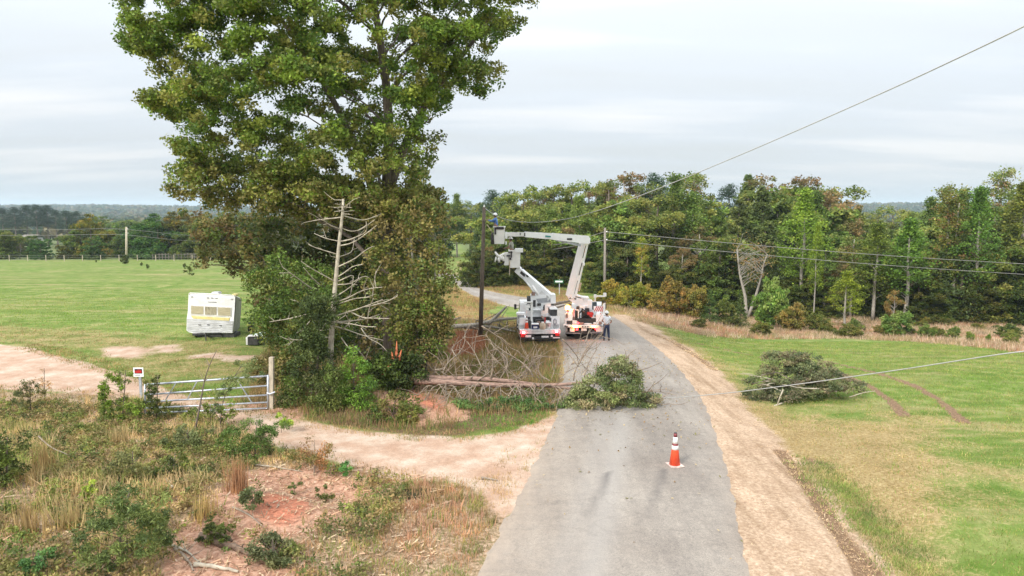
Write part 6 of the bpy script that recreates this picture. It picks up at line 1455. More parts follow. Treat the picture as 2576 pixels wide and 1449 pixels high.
# ------------------------------------------------------------------ fallen trunk, its bare limbs, and the treetop on the road
def fallen():
    r = np.random.default_rng(14); Yf = 25.2
    base = P(1050, 966, Yf + .3)
    e = tag(empty('fallen_pine', Vector((base.x, base.y, z1(base.x, base.y)))), 'fallen pine with two reddish trunks, bare limbs and green top blocking the road', 'fallen tree')
    t1 = [P(1042, 960, Yf + .2), P(1120, 962, Yf), P(1220, 968, Yf), P(1330, 971, Yf - .1), P(1420, 968, Yf - .2), P(1478, 962, Yf - .2)]
    t2 = [P(1058, 948, Yf + .5), P(1130, 950, Yf + .4), P(1220, 952, Yf + .3), P(1330, 966, Yf + .3), P(1400, 972, Yf + .3), P(1490, 985, Yf + .2), P(1560, 1000, Yf)]
    for i, (t, r0, r1) in enumerate(((t1, .125, .05), (t2, .11, .035))):
        p = smooth_line(resample(t, 16), 2); p[:, 2] += wav(p[:, 0], p[:, 1], .7, i) * .03
        mb = MB(); mb.tube(p, list(np.linspace(r0, r1, 16)), 10); mb.build('trunk', 'bark_red', e, True)
    def limb(px_, y0, y1, m='grey_wood', r0=.035, tw=4):
        q = [P(u, v, y0 + (y1 - y0) * i / (len(px_) - 1)) for i, (u, v) in enumerate(px_)]; q = smooth_line(resample(q, 10), 1)
        for k in range(10): q[k, 2] = max(q[k, 2], z1(q[k, 0], q[k, 1]) + .03)
        mb = MB(); mb.tube(q, list(np.linspace(r0 * .8, .008, 10)), 5); L = np.linalg.norm(np.diff(q, axis=0), axis=1).sum()
        for _ in range(tw):
            i = r.integers(3, 10); a = q[i]; d = (q[-1] - q[0]) / L + r.normal(size=3) * .55; mb.tube(wobble(a, a + d * r.uniform(.25, .8), 5, .09, r), [.014, .012, .010, .008, .006], 4, cap=False)
        mb.build('limb', m, e, True)
    # region 8 crop: 1600 + x/2.342, 1150 + y/2.342
    c8 = lambda pts: [((1600 + x / 2.342) / 1.5528, (1150 + y / 2.342) / 1.5528) for x, y in pts]
    up = [[(300, 720), (350, 610), (440, 560), (510, 450), (505, 340)], [(660, 670), (610, 560), (530, 430)], [(560, 760), (620, 720), (680, 670)], [(420, 560), (380, 500), (400, 470), (520, 380)], [(740, 770), (770, 640), (745, 560), (780, 480), (690, 360)],
          [(1130, 750), (1090, 660), (960, 580), (860, 520), (790, 470), (700, 380)], [(1500, 790), (1510, 690), (1580, 590), (1640, 500), (1730, 370)], [(1600, 750), (1640, 620), (1740, 450)], [(1540, 650), (1470, 560), (1420, 500)], [(1900, 560), (1780, 690), (1600, 800)],
          [(880, 700), (900, 620), (870, 560), (790, 500)], [(1280, 790), (1200, 740), (1100, 690)], [(620, 790), (760, 690), (790, 600)], [(490, 800), (500, 700), (480, 650), (620, 650)], [(0, 900), (60, 820), (130, 740), (230, 720)], [(230, 690), (330, 680), (360, 600), (340, 540), (260, 500)],
          [(60, 660), (100, 600), (190, 490)], [(660, 290), (800, 380), (960, 520)], [(1400, 410), (1500, 520), (1640, 730)], [(1240, 780), (1170, 700), (1180, 660)], [(960, 800), (1000, 760), (1060, 720)], [(1610, 440), (1640, 330)], [(1550, 640), (1600, 520), (1720, 390)], [(1120, 720), (1000, 600), (930, 560)]]
    for q in up: limb(c8(q), Yf + .2, Yf + r.uniform(.2, 1.6), 'grey_wood' if r.random() < .55 else 'twig', r.uniform(.025, .042))
    for k in range(46):    # limbs arching down from the trunks
        u0 = r.uniform(1075, 1500); v0 = 972; du = r.uniform(-60, 60); v1 = r.uniform(1000, 1060) - max(0, (1180 - u0) * .12)
        limb([(u0, v0), (u0 + du * .3, v0 + r.uniform(-14, 10)), (u0 + du * .8, (v0 + v1) / 2), (u0 + du, v1)], Yf - .2, Yf - r.uniform(.3, 1.8), 'grey_wood' if r.random() < .6 else 'twig', r.uniform(.018, .032), 5)
    for k in range(26):
        u0 = r.uniform(1070, 1420); du = r.uniform(-70, 70); v1 = r.uniform(880, 940)
        limb([(u0, 955), (u0 + du * .4, (955 + v1) / 2 + 8), (u0 + du, v1)], Yf + .3, Yf + r.uniform(.2, 1.6), 'twig', r.uniform(.014, .024), 5)
    def crown(poly, Y, th, n, rad, leaves, size, pal, seed, lm='needle', flat=.7):
        rr_ = np.random.default_rng(seed); q = in_poly(poly, n, rr_); d = -sd_poly(q[:, 0], q[:, 1], poly) / F * Y; cl = []
        for (u, v), dd in zip(q, d):
            p = P(u, v, Y); y = Y + rr_.uniform(-1, 1) * th * min(1, .3 + dd * 1.5); cl.append((p.x, y, max(p.z, z1(p.x, y) + .08), rad * rr_.uniform(.7, 1.3)))
        cl = np.array(cl); V, Cc = crown_arrays(cl, leaves, size, pal, rr_, flat=flat, aspect=.34, up=.2, wide=1.2); V[:, 2] = np.maximum(V[:, 2], zf(V[:, 0], V[:, 1]) + .07)
        return cl, np_mesh('foliage', V, 4, lm, Cc, e)
    crown([(1400, 1030), (1440, 985), (1500, 940), (1530, 905), (1560, 893), (1592, 915), (1612, 950), (1618, 985), (1660, 1000), (1655, 1022), (1580, 1030), (1500, 1044), (1430, 1040)], Yf - .9, 1.1, 190, .22, 110, .11,
          [(.15, .175, .065), (.21, .225, .11), (.105, .135, .05), (.075, .105, .04), (.20, .17, .10)], 41)
    for q in ([(1520, 990), (1550, 930), (1585, 890)], [(1500, 1000), (1530, 940), (1540, 905)], [(1560, 1000), (1620, 985), (1662, 985)], [(1450, 1010), (1490, 960), (1500, 935)], [(1540, 985), (1580, 950), (1612, 925)], [(1590, 1005), (1640, 1010), (1668, 1018)]): limb(q, Yf - .5, Yf - 1.4, 'twig', .02, 5)
    crown([(1120, 1045), (1160, 1010), (1300, 1000), (1420, 1000), (1430, 1036), (1330, 1052), (1230, 1062)], Yf - 1.2, .8, 90, .17, 80, .10, [(.07, .13, .035), (.10, .16, .05), (.05, .10, .03)], 42)
    return e
fallen()
def brush_pile():
    r = np.random.default_rng(15); g = G(1990, 1000); Y = g.y
    e = tag(empty('brush_pile', g), 'pile of cut cedar branches lying on the grass right of the dirt shoulder', 'brush pile')
    for poly, n, pal, dy in (([(1880, 960), (1895, 930), (1930, 890), (1975, 878), (2020, 888), (2075, 905), (2100, 930), (2090, 960), (2050, 975), (1960, 985), (1900, 975)], 150, [(.09, .115, .05), (.13, .15, .07), (.06, .08, .04), (.17, .155, .09), (.12, .10, .06)], .6),
                      ([(1870, 985), (1960, 960), (2100, 935), (2180, 968), (2185, 980), (2100, 985), (2040, 1000), (1960, 1025), (1900, 1010)], 120, [(.09, .11, .05), (.055, .07, .035), (.13, .13, .07), (.16, .13, .09)], -.4)):
        q = in_poly(poly, n, r); d = -sd_poly(q[:, 0], q[:, 1], poly) / F * Y; cl = []
        for (u, v), dd in zip(q, d):
            p = P(u, v, Y + dy); y = Y + dy + r.uniform(-1, 1) * min(1.2, .25 + dd * 1.8); cl.append((p.x, y, max(p.z, z1(p.x, y) + .08), .22 * r.uniform(.7, 1.3)))
        cl = np.array(cl); V, Cc = crown_arrays(cl, 95, .11, pal, r, flat=.6, aspect=.34, up=.2, wide=1.3); V[:, 2] = np.maximum(V[:, 2], zf(V[:, 0], V[:, 1]) + .01); np_mesh('foliage', V, 4, 'needle', Cc, e)
    for k in range(34):
        a = G(r.uniform(1890, 2150), r.uniform(975, 1015)); a.z += r.uniform(.05, .9); an = r.uniform(0, 6.28); L = r.uniform(.6, 1.7)
        mb = MB(); mb.tube(wobble(a, (a.x + L * math.cos(an), a.y + L * math.sin(an) * .6, a.z + r.uniform(-.1, .5)), 6, .05, r), [.028, .024, .02, .016, .012, .008], 5); mb.build('branch', 'grey_wood' if k % 3 else 'dead_wood', e, True)
    for q in ([(1954, 1022), (1962, 1000), (1970, 980)], [(1935, 1028), (1950, 1020), (1968, 1014)]):
        mb = MB(); mb.tube([P(u, v, Y - 1.3) for u, v in q], .03, 7); mb.build('cut_stub', 'dead_wood', e, True)
brush_pile()
# second windfall behind, by the dark pole
def windfall():
    r = np.random.default_rng(16); Yw = YP + 1.5
    e = tag(empty('fallen_tree', gx(1200, Yw)), 'pale forked dead trunk lying behind the dark pole, left of the trucks', 'fallen tree')
    for pts, r0 in (([(1128, 822), (1200, 818), (1250, 803), (1310, 800)], .16), ([(1228, 815), (1250, 795), (1275, 770)], .13), ([(1180, 818), (1240, 822), (1305, 836)], .11), ([(1120, 810), (1160, 798)], .08), ([(1150, 822), (1215, 828), (1300, 845)], .08)):
        p = smooth_line(resample([P(u, v, Yw) for u, v in pts], 9), 1); mb = MB(); mb.tube(p, list(np.linspace(r0, r0 * .5, 9)), 8); mb.build('trunk' if r0 > .15 else 'limb', 'bark_pale' if r0 > .1 else 'grey_wood', e, True)
    for k in range(26):
        u = r.uniform(1180, 1310); v = r.uniform(805, 840); a = P(u, v, Yw); d = r.normal(size=3) * .7; mb = MB(); mb.tube(wobble(a, np.array(a) + d, 5, .08, r), [.04, .034, .028, .02, .012], 5, cap=False); mb.build('twig', 'grey_wood', e, True)
windfall()
e_ = tag(empty('fallen_tree', gx(1420, 66)), 'long bare trunk lying across the far road between the two trucks', 'fallen tree')
mb = MB(); Yq = YBt + 5; mb.tube(smooth_line(resample([PC(630, 1000, Yq), PC(740, 950, Yq), PC(860, 930, Yq), PC(900, 918, Yq)], 9), 1), [.14, .13, .13, .12, .11, .1, .09, .08, .07], 8); mb.tube([PC(640, 1015, Yq), PC(760, 985, Yq), PC(830, 965, Yq)], [.08, .07, .05], 6); mb.build('trunk', 'grey_wood', e_, True)
# splintered stump
g = G(1000, 925); g = Vector((P(1000, 925, 26.2).x, 26.2, z1(P(1000, 925, 26.2).x, 26.2))); e_ = tag(empty('splintered_stump', g), 'splintered orange wood of the snapped trunk showing in the thicket', 'stump')
mb = MB(); mb.tube([g, P(1000, 905, 26.2)], [.2, .16], 9); mb.build('stump', 'bark_red', e_, True)
mb = MB()
for a, b in (((997, 905), (998, 858)), ((1003, 905), (1010, 880)), ((990, 905), (985, 885)), ((960, 940), (985, 915))): mb.tube([P(*a, 25.0), P(*b, 25.0)], [.08, .012], 5)
mb.build('splinter', 'splinter', e_)

# ------------------------------------------------------------------ saplings, shrubs and dead wood in the foreground
def sapling(label, poly, u0, v0, n, rad, leaves, size, pal, seed, lm='leaf', cat='sapling', name='sapling', aspect=.5, flat=.8, trunk=None, thick=.45, bark='bark', tr=(.022, .008), nl=24, droop=0., twigs=1):
    pal = [(c[0] * 1.5, c[1] * 1.3, c[2] * 1.2) for c in pal]; g = G(u0, v0); t = trunk or [(u0, v0), ((u0 + np.mean([p[0] for p in poly])) / 2, (v0 + np.mean([p[1] for p in poly])) / 2), (np.mean([p[0] for p in poly]), min(p[1] for p in poly) + 6)]
    return traced(name, label, [(poly, 1)], g.y, thick, n, rad, leaves, size, pal, [tl(t, g.y)], seed, cat=cat, bark=bark, lm=lm, nl=nl, tr_r=tr, aspect=aspect, flat=flat, droop=droop, twigs=twigs, minr=.004)
PN = [(.065, .10, .032), (.09, .13, .042), (.045, .075, .026)]
sapling('dark green pine sapling standing in the bottom left foreground', [(240, 1290), (270, 1240), (330, 1230), (395, 1260), (425, 1310), (415, 1370), (370, 1400), (290, 1410), (230, 1390), (215, 1340)], 297, 1432, 60, .15, 120, .085, PN, 51, 'needle', aspect=.22, trunk=[(292, 1436), (300, 1380), (308, 1300), (325, 1240)], thick=.5)
sapling('low spreading cedar at the edge of the dirt drive below the gate', [(545, 1090), (600, 1065), (660, 1075), (715, 1055), (735, 1062), (690, 1100), (670, 1150), (620, 1150), (570, 1140)], 640, 1150, 60, .14, 110, .075, [(.055, .10, .025), (.08, .13, .035), (.04, .08, .02)], 52, 'needle', name='cedar_shrub', aspect=.3)
sapling('lime green sprig at the drive edge just right of the gate post', [(682, 1048), (705, 1036), (742, 1044), (738, 1066), (700, 1068)], 706, 1088, 14, .08, 90, .06, LIME, 53, 'needle', aspect=.35, thick=.2, tr=(.01, .004))
sapling('dark leafy shrub cut by the left edge of the photo', [(-30, 1110), (10, 1095), (45, 1110), (62, 1150), (55, 1200), (20, 1222), (-30, 1215)], 15, 1225, 60, .16, 60, .075, DARK + GREEN[:1], 54, cat='bush', name='shrub')
sapling('dark broadleaf shrub in the middle of the weedy bank', [(400, 1165), (430, 1145), (465, 1160), (478, 1190), (450, 1205), (405, 1200)], 438, 1205, 26, .11, 60, .07, DARK + GREEN[:1], 55, cat='bush', name='shrub', thick=.3)
sapling('bright lime leafed plant left of the dark broadleaf shrub', [(208, 1225), (230, 1212), (252, 1228), (245, 1250), (215, 1250)], 230, 1258, 12, .08, 40, .065, LIME, 56, cat='plant', name='leafy_plant', thick=.2, tr=(.008, .004))
sapling('leafy vine covered bush beside the white framed notice', [(262, 985), (275, 945), (300, 925), (322, 940), (330, 975), (300, 990), (330, 1010), (370, 990), (385, 1030), (330, 1055), (270, 1040)], 305, 1062, 60, .13, 60, .075, GREEN[:2] + LIME[2:], 57, cat='bush', name='vine_bush', thick=.5)
sapling('dark leafed young tree growing in front of the gate\'s left end', [(365, 960), (385, 940), (402, 965), (398, 1000), (440, 1005), (430, 1030), (385, 1035), (372, 1000)], 392, 1060, 30, .11, 60, .07, DARK + GREEN[:1], 58, thick=.3)
sapling('thin leafy green sapling rising above the middle of the gate', [(580, 935), (600, 900), (640, 905), (660, 930), (640, 960), (600, 965), (570, 990), (560, 1035), (535, 1030), (545, 980), (560, 950)], 555, 1075, 36, .12, 50, .07, [(.09, .13, .06), (.06, .10, .045), (.12, .16, .07)], 59, thick=.35, trunk=[(553, 1078), (558, 1020), (575, 970), (610, 915)], tr=(.018, .006))
sapling('drooping dusty green weed on the bank at far left', [(50, 985), (72, 950), (88, 975), (108, 1000), (100, 1020), (60, 1022), (45, 1005)], 78, 1040, 26, .11, 60, .085, [(.10, .13, .06), (.13, .13, .06), (.08, .10, .045)], 60, cat='plant', name='drooping_weed', aspect=.3, thick=.3, droop=.9)
sapling('dry tan seedhead bush behind the drooping weed', [(88, 945), (110, 920), (130, 940), (128, 985), (100, 990)], 112, 1012, 16, .10, 30, .05, [(.30, .22, .13), (.24, .18, .10)], 61, cat='plant', name='dry_weed', bark='twig', thick=.25, twigs=3)
sapling('reddish brown shrub on the near edge of the dirt drive', [(740, 1120), (790, 1100), (830, 1130), (838, 1165), (800, 1185), (750, 1175)], 790, 1195, 32, .14, 38, .06, [(.20, .12, .06), (.15, .10, .05), (.12, .12, .045)], 62, cat='bush', name='shrub', bark='twig', thick=.4, twigs=2)
sapling('small bright green plant between the red clay and the drive', [(856, 1172), (875, 1158), (892, 1175), (880, 1196), (858, 1192)], 874, 1200, 10, .07, 50, .06, [(.06, .16, .05), (.08, .20, .06)], 63, cat='plant', name='leafy_plant', thick=.15, tr=(.008, .004))
sapling('dark rosette plant on the red clay patch', [(790, 1235), (818, 1225), (842, 1240), (830, 1258), (800, 1262)], 815, 1262, 10, .07, 50, .06, [(.08, .10, .035), (.06, .085, .03)], 64, cat='plant', name='leafy_plant', thick=.15, tr=(.008, .004))
sapling('tiny green conifer seedling on the red clay patch', [(728, 1215), (740, 1206), (754, 1218), (748, 1238), (730, 1238)], 741, 1240, 9, .06, 60, .05, PN, 65, 'needle', thick=.12, tr=(.008, .003), aspect=.3)
sapling('grey green leafy shrub beside the tall rust coloured grass tuft', [(612, 1235), (640, 1222), (655, 1245), (648, 1270), (618, 1275)], 634, 1285, 18, .09, 60, .06, [(.09, .12, .06), (.07, .10, .045)], 66, cat='bush', name='shrub', thick=.25, tr=(.01, .004))
sapling('dusty dark shrub growing just right of the rotten log', [(630, 1372), (660, 1350), (705, 1370), (735, 1398), (715, 1412), (670, 1405)], 690, 1408, 40, .11, 70, .06, [(.07, .09, .045), (.10, .12, .065), (.05, .07, .035)], 67, cat='bush', name='shrub', thick=.35)
sapling('dark green leafy clump on the bank above the rotten log', [(500, 1335), (530, 1315), (575, 1325), (580, 1350), (520, 1355)], 540, 1358, 20, .09, 60, .06, DARK + GREEN[:1], 68, cat='bush', name='shrub', thick=.25)
sapling('mid green leafy weed right of the pine sapling trunk', [(350, 1290), (385, 1275), (410, 1300), (395, 1330), (355, 1325)], 380, 1340, 18, .09, 60, .065, GREEN, 69, cat='plant', name='leafy_weed', thick=.25)
sapling('green leafy weed at the bottom left corner', [(70, 1400), (100, 1385), (125, 1405), (110, 1440), (78, 1440)], 98, 1445, 18, .08, 60, .06, [(.05, .12, .045), (.07, .15, .05)], 70, cat='plant', name='leafy_weed', thick=.2)
sapling('dusty olive bush left of centre on the weedy bank', [(280, 1150), (330, 1130), (385, 1150), (390, 1195), (330, 1210), (285, 1195)], 335, 1212, 40, .13, 60, .065, [(.10, .12, .05), (.13, .15, .06), (.08, .10, .045)], 71, cat='bush', name='shrub', thick=.4)
sapling('grey green bush under the leaning snag', [(420, 1085), (470, 1070), (520, 1085), (530, 1115), (470, 1130), (425, 1120)], 475, 1130, 34, .13, 60, .07, [(.10, .13, .06), (.08, .11, .05)], 72, cat='bush', name='shrub', thick=.4)
sapling('green shrub in front of the lower gate rails', [(470, 1030), (520, 1010), (575, 1020), (590, 1050), (540, 1070), (480, 1065)], 530, 1075, 34, .13, 60, .07, GREEN + LIME[2:], 73, cat='bush', name='shrub', thick=.4)
sapling('green cedar sprout on the bank below the thicket', [(1000, 1005), (1018, 990), (1035, 1010), (1030, 1045), (1005, 1045)], 1018, 1050, 14, .10, 80, .06, GREEN[:2], 74, 'needle', thick=.2, aspect=.3)
# leaning snag before the gate
YN = G(487, 1092).y; q = tl([(487, 1092), (505, 1010), (515, 950), (530, 910), (545, 882)], YN)
e_ = tag(empty('leaning_snag', q[0]), 'thin dark bare stem leaning right in front of the gate', 'dead stem'); mb = MB(); r_ = np.random.default_rng(3); pp = smooth_line(resample(q, 12), 1); mb.tube(pp, list(np.linspace(.035, .008, 12)), 6); mb.build('stem', 'bark', e_, True)
mb = MB()
for k in range(12):
    i = r_.integers(2, 11); a = pp[i]; mb.tube(wobble(a, a + np.array([r_.uniform(-.35, .35), r_.uniform(-.2, .2), r_.uniform(0, .4)]), 4, .08, r_), [.010, .008, .006, .004], 4, cap=False)
mb.build('side_twigs', 'twig', e_, True)
def stick(name, label, pts, r0, m, cat='stick', lift=.04, n=10, r1=.45, sub=0):
    p = resample(Gs(pts), n); p[:, 2] = zf(p[:, 0], p[:, 1]) + lift; p = smooth_line(p, 1); k = np.random.default_rng(int(pts[0][0])); p += k.normal(size=p.shape) * r0 * .16
    mb = MB(); rr_ = np.linspace(r0, r0 * r1, n) * (1 + k.normal(size=n) * .12); mb.tube(p, list(rr_), 8)
    for _ in range(sub):
        a = p[k.integers(1, n - 1)]; mb.tube(wobble(a, a + np.array([k.uniform(-.3, .3), k.uniform(-.3, .3), k.uniform(.05, .25)]), 4, .1, k), [r0 * .35, r0 * .3, r0 * .2, r0 * .1], 5)
    return tag(mb.build(name, m, None, True), label, cat)
M['rot'] = mat('rotten_wood', (.22, .155, .11), .95, c2=(.10, .065, .045), scale=9, bump=.9)
stick('rotten_log', 'thick rotten brown log lying on the red bank at the bottom left', [(500, 1355), (550, 1370), (600, 1388), (650, 1412)], .09, 'rot', 'log', .05, 14, .5, 3)
stick('rotten_log', 'short dark log lying just behind the thick rotten brown log', [(530, 1345), (560, 1358), (585, 1372)], .05, 'rot', 'log', .10, 8, .6)
stick('grey_branch', 'pale grey weathered branch in the middle of the weedy bank', [(390, 1188), (410, 1208), (436, 1236)], .05, 'dead_wood', lift=.10)
stick('curved_branch', 'dark curved branch arching over the bank at far left', [(100, 1128), (120, 1150), (148, 1168), (172, 1178)], .022, 'grey_wood', lift=.35)
stick('grey_root', 'forked grey branch below the thick rotten brown log', [(440, 1385), (460, 1400), (478, 1420), (485, 1440)], .032, 'grey_wood', sub=2)
stick('grey_root', 'pale grey branch lying right of the forked grey one', [(410, 1370), (440, 1378), (470, 1390), (500, 1418)], .028, 'dead_wood', sub=2)
stick('pale_log', 'pale weathered log at the bottom edge of the photo', [(490, 1425), (540, 1430), (600, 1442)], .05, 'dead_wood', 'log')
stick('thin_branch', 'thin bare stick at the top of the red clay slope', [(640, 1172), (700, 1180), (760, 1190)], .018, 'dead_wood', sub=2)
stick('thin_branch', 'bent dark stick on the red clay below the rust grass tuft', [(585, 1280), (630, 1300), (660, 1328)], .022, 'grey_wood', sub=2)
stick('driveway_stick', 'small dark stick lying at the corner where drive meets road', [(1210, 1206), (1232, 1208), (1252, 1212)], .035, 'grey_wood')
stick('pale_stick', 'short white chip of wood left of the pine sapling', [(255, 1360), (268, 1375)], .035, 'dead_wood', lift=.08)
stick('pale_stick', 'short white chip of wood right of the pine sapling trunk', [(352, 1365), (362, 1385)], .035, 'dead_wood', lift=.08)

# ------------------------------------------------------------------ ground cover nobody could count
def blades(name, X, Y, H, nb, pal_idx_cols, r, spread=.10, w=.012, lean=.35, zoff=0.):
    n = len(X); Zb = zf(X, Y) + zoff
    bx = np.repeat(X, nb) + r.normal(size=n * nb) * spread; by = np.repeat(Y, nb) + r.normal(size=n * nb) * spread; bz = zf(bx, by) - .02 + zoff
    h = np.repeat(H, nb) * (.5 + .7 * r.random(n * nb)); an = r.random(n * nb) * 6.283; ln = np.abs(r.normal(size=n * nb)) * lean * h
    fa = r.random(n * nb) * 6.283; ww = w * (.6 + .8 * r.random(n * nb)) * (1 + np.hypot(bx, by) / 22)
    A = np.stack([bx - np.cos(fa) * ww / 2, by - np.sin(fa) * ww / 2, bz], 1); B = np.stack([bx + np.cos(fa) * ww / 2, by + np.sin(fa) * ww / 2, bz], 1)
    T = np.stack([bx + np.cos(an) * ln, by + np.sin(an) * ln, bz + h], 1)
    V = np.stack([A, B, T], 1).reshape(-1, 3)
    c = np.repeat(pal_idx_cols, nb, 0) * (1 + r.normal(size=(n * nb, 1)) * .16); return V, np.repeat(np.clip(c, .01, 1), 3, 0)
def pick(cond, n, x0, x1, y0, y1, r, pw=1.5):
    """random places inside a zone, thinning out with distance"""
    X = x0 + (x1 - x0) * r.random(n); Y = y0 + (y1 - y0) * r.random(n) ** pw; k = cond(X, Y); return X[k], Y[k]
def colours(X, Y, pal, r, s=1.3, ph=0.):
    pal = np.array(pal); f = (smn(X, Y, s, ph) + 1) / 2 * len(pal) + r.normal(size=len(X)) * .6; return pal[np.clip(f.astype(int), 0, len(pal) - 1)]
def stuff(name, Vs, Cs, m='blade', k=3):
    tag(np_mesh(name, np.vstack(Vs), k, m, np.vstack(Cs)), kind='stuff')
g_ = np.random.default_rng(77)
STRAW = [(.34, .25, .12), (.28, .20, .09), (.40, .31, .17), (.22, .17, .07)]
GRN_ = [(.10, .16, .03), (.13, .19, .04), (.08, .13, .028), (.17, .20, .06)]
def inframe(X, Y, m=160):
    d = Y * CP; u = 1288 + X / np.maximum(Y, 1) * F; return (np.abs(u - 1288) < 1288 + 450)
# weedy bank, near left
def c_brush(X, Y):
    z = zones(X, Y); return (z['brush'] > .35 + .3 * g_.random(len(X))) & (z['drive'] < .35) & (z['road'] > .12) & (g_.random(len(X)) > z['clay'] * .99) & inframe(X, Y)
X, Y = pick(c_brush, 23000, -22, 1.2, 8, 24.5, g_, 1.0)
tall = (smn(X, Y, .9, 5.) > .15)
right_part = X > -5.5
H = np.where(right_part, np.where(tall, .26, .15), np.where(tall, .40, .16)) * (.6 + .7 * g_.random(len(X)))
pc = colours(X, Y, [(.17, .22, .06), (.26, .25, .09), (.42, .33, .17), (.50, .37, .22), (.20, .24, .07), (.46, .33, .20), (.38, .28, .16)], g_, .8)
pc[right_part] = colours(X[right_part], Y[right_part], [(.34, .24, .13), (.40, .27, .17), (.17, .21, .06), (.30, .20, .11), (.38, .22, .15), (.20, .19, .07), (.15, .20, .05)], g_, .9, 2.)
V1, C1 = blades('x', X, Y, H, 7, pc, g_, .07, .012, .38)
# leafy weeds: small broad leaves low over the bank
X, Y = pick(lambda a, b: c_brush(a, b) & (smn(a, b, .7, 1.) > -.25), 15000, -22, -2.5, 8, 24.5, g_, 1.)
cl = np.c_[X, Y, zf(X, Y) + .08 + .14 * g_.random(len(X)), .09 + .09 * g_.random(len(X))]
wp = colours(X, Y, [(.09, .125, .035), (.13, .16, .045), (.18, .175, .06), (.24, .18, .09), (.085, .105, .035), (.19, .22, .055), (.28, .20, .11)], g_, .6, 1.)
V2, C2 = crown_arrays(cl, 22, .065, [(.1, .1, .1)], g_, flat=.8); C2 = np.repeat(wp, 22 * 4, 0) * np.repeat(1 + g_.normal(size=(len(V2) // 4, 1)) * .2, 4, 0)
stuff('dry_grass', [V1], [C1]); stuff('weeds', [V2], [np.clip(C2, .01, 1)], 'leaf', 4)
# chips and twigs littering the bank
X, Y = pick(lambda a, b: (zones(a, b)['brush'] > .3), 24000, -20, -1.5, 8, 24, g_, 1.)
n = len(X); an = g_.random(n) * 6.283; L = .03 + .12 * g_.random(n) ** 3; wd = .005 + .009 * g_.random(n); zc_ = zf(X, Y) + .02
dx_, dy_ = np.cos(an) * L, np.sin(an) * L; nx, ny = -np.sin(an) * wd, np.cos(an) * wd; tz = g_.normal(size=n) * .02
V = np.stack([np.stack([X - dx_ - nx, Y - dy_ - ny, zc_], 1), np.stack([X + dx_ - nx, Y + dy_ - ny, zc_ + tz + .02], 1), np.stack([X + dx_ + nx, Y + dy_ + ny, zc_ + tz + .03], 1), np.stack([X - dx_ + nx, Y - dy_ + ny, zc_ + .01], 1)], 1).reshape(-1, 3)
cc = np.array([(.38, .29, .21), (.46, .37, .28), (.27, .19, .13), (.19, .135, .09), (.44, .29, .21)])[g_.integers(0, 5, n)]
stuff('wood_litter', [V], [np.repeat(cc, 4, 0)], 'blade', 4)
# thicket floor and the bank by the road
def c_thk(X, Y): z = zones(X, Y); return (z['thicket'] > .3) & (z['drive'] < .3) & (z['road'] > .2) & (g_.random(len(X)) > z['clay'] * .85)
X, Y = pick(c_thk, 26000, -13, 3.2, 21.5, 52, g_, 1.)
pc = colours(X, Y, [(.09, .15, .035), (.20, .15, .07), (.28, .19, .10), (.13, .15, .045), (.24, .15, .09), (.10, .14, .04)], g_, 1.5, 3.)
low_green = (sd_poly(X, Y, [xy(p) for p in Gs([(1130, 1095), (1150, 1050), (1300, 1040), (1410, 1030), (1395, 1045), (1290, 1080), (1200, 1096)])]) < 0)
pc[low_green] = np.array((.10, .19, .035))
rust = sd_poly(X, Y, [xy(p) for p in Gs([(1120, 900), (1140, 840), (1200, 830), (1230, 870), (1200, 900)])]) < 0; pc[rust] = np.array((.26, .12, .07))
V3, C3 = blades('x', X, Y, np.where(low_green, .14, .30) * (.6 + .8 * g_.random(len(X))), 6, pc, g_, .12, .011, .4)
# drifts along edges of the drive and the asphalt
def c_edge(X, Y):
    z = zones(X, Y); a = sd_poly(X, Y, drive_poly); b = z['road']; return (((a > -.35) & (a < .9) & (b > .1)) | ((b > .06) & (b < .9) & (X < 0))) & (z['verge'] < .4) & (Y < 40)
X, Y = pick(c_edge, 46000, -24, 3, 9, 42, g_, 1.2)
V4, C4 = blades('x', X, Y, .10 * (.5 + g_.random(len(X))), 6, colours(X, Y, [(.34, .24, .13), (.27, .19, .09), (.15, .17, .05), (.36, .22, .13)], g_, 1.2, 4.), g_, .09, .010, .5)
stuff('roadside_grass', [V3, V4], [C3, C4])
# meadow grass on the right and the dead grass of the shoulder
def c_right(X, Y): z = zones(X, Y); return (z['verge'] < .5) & (z['road'] > .3) & (z['redband'] < .6) & (X > 0) & (z['rut'] < .4)
X, Y = pick(c_right, 100000, 2, 42, 8, 50, g_, 1.35)
zz = zones(X, Y); dw = np.clip(zz['brown'] * .75 + np.exp(-np.clip(sd_poly(X, Y, verge_poly), 0, 9) / 1.1) * .75, 0, 1)
pc = colours(X, Y, [(.11, .19, .03), (.15, .22, .05), (.22, .22, .075), (.14, .21, .04), (.26, .23, .10)], g_, 2.2, 1.)
sel = g_.random(len(X)) < dw; pc[sel] = colours(X[sel], Y[sel], STRAW[:3], g_, 1.)
V5, C5 = blades('x', X, Y, .075 * (.5 + g_.random(len(X))) * np.where(sel, .8, 1.15), 5, pc, g_, .10, .009, .55)
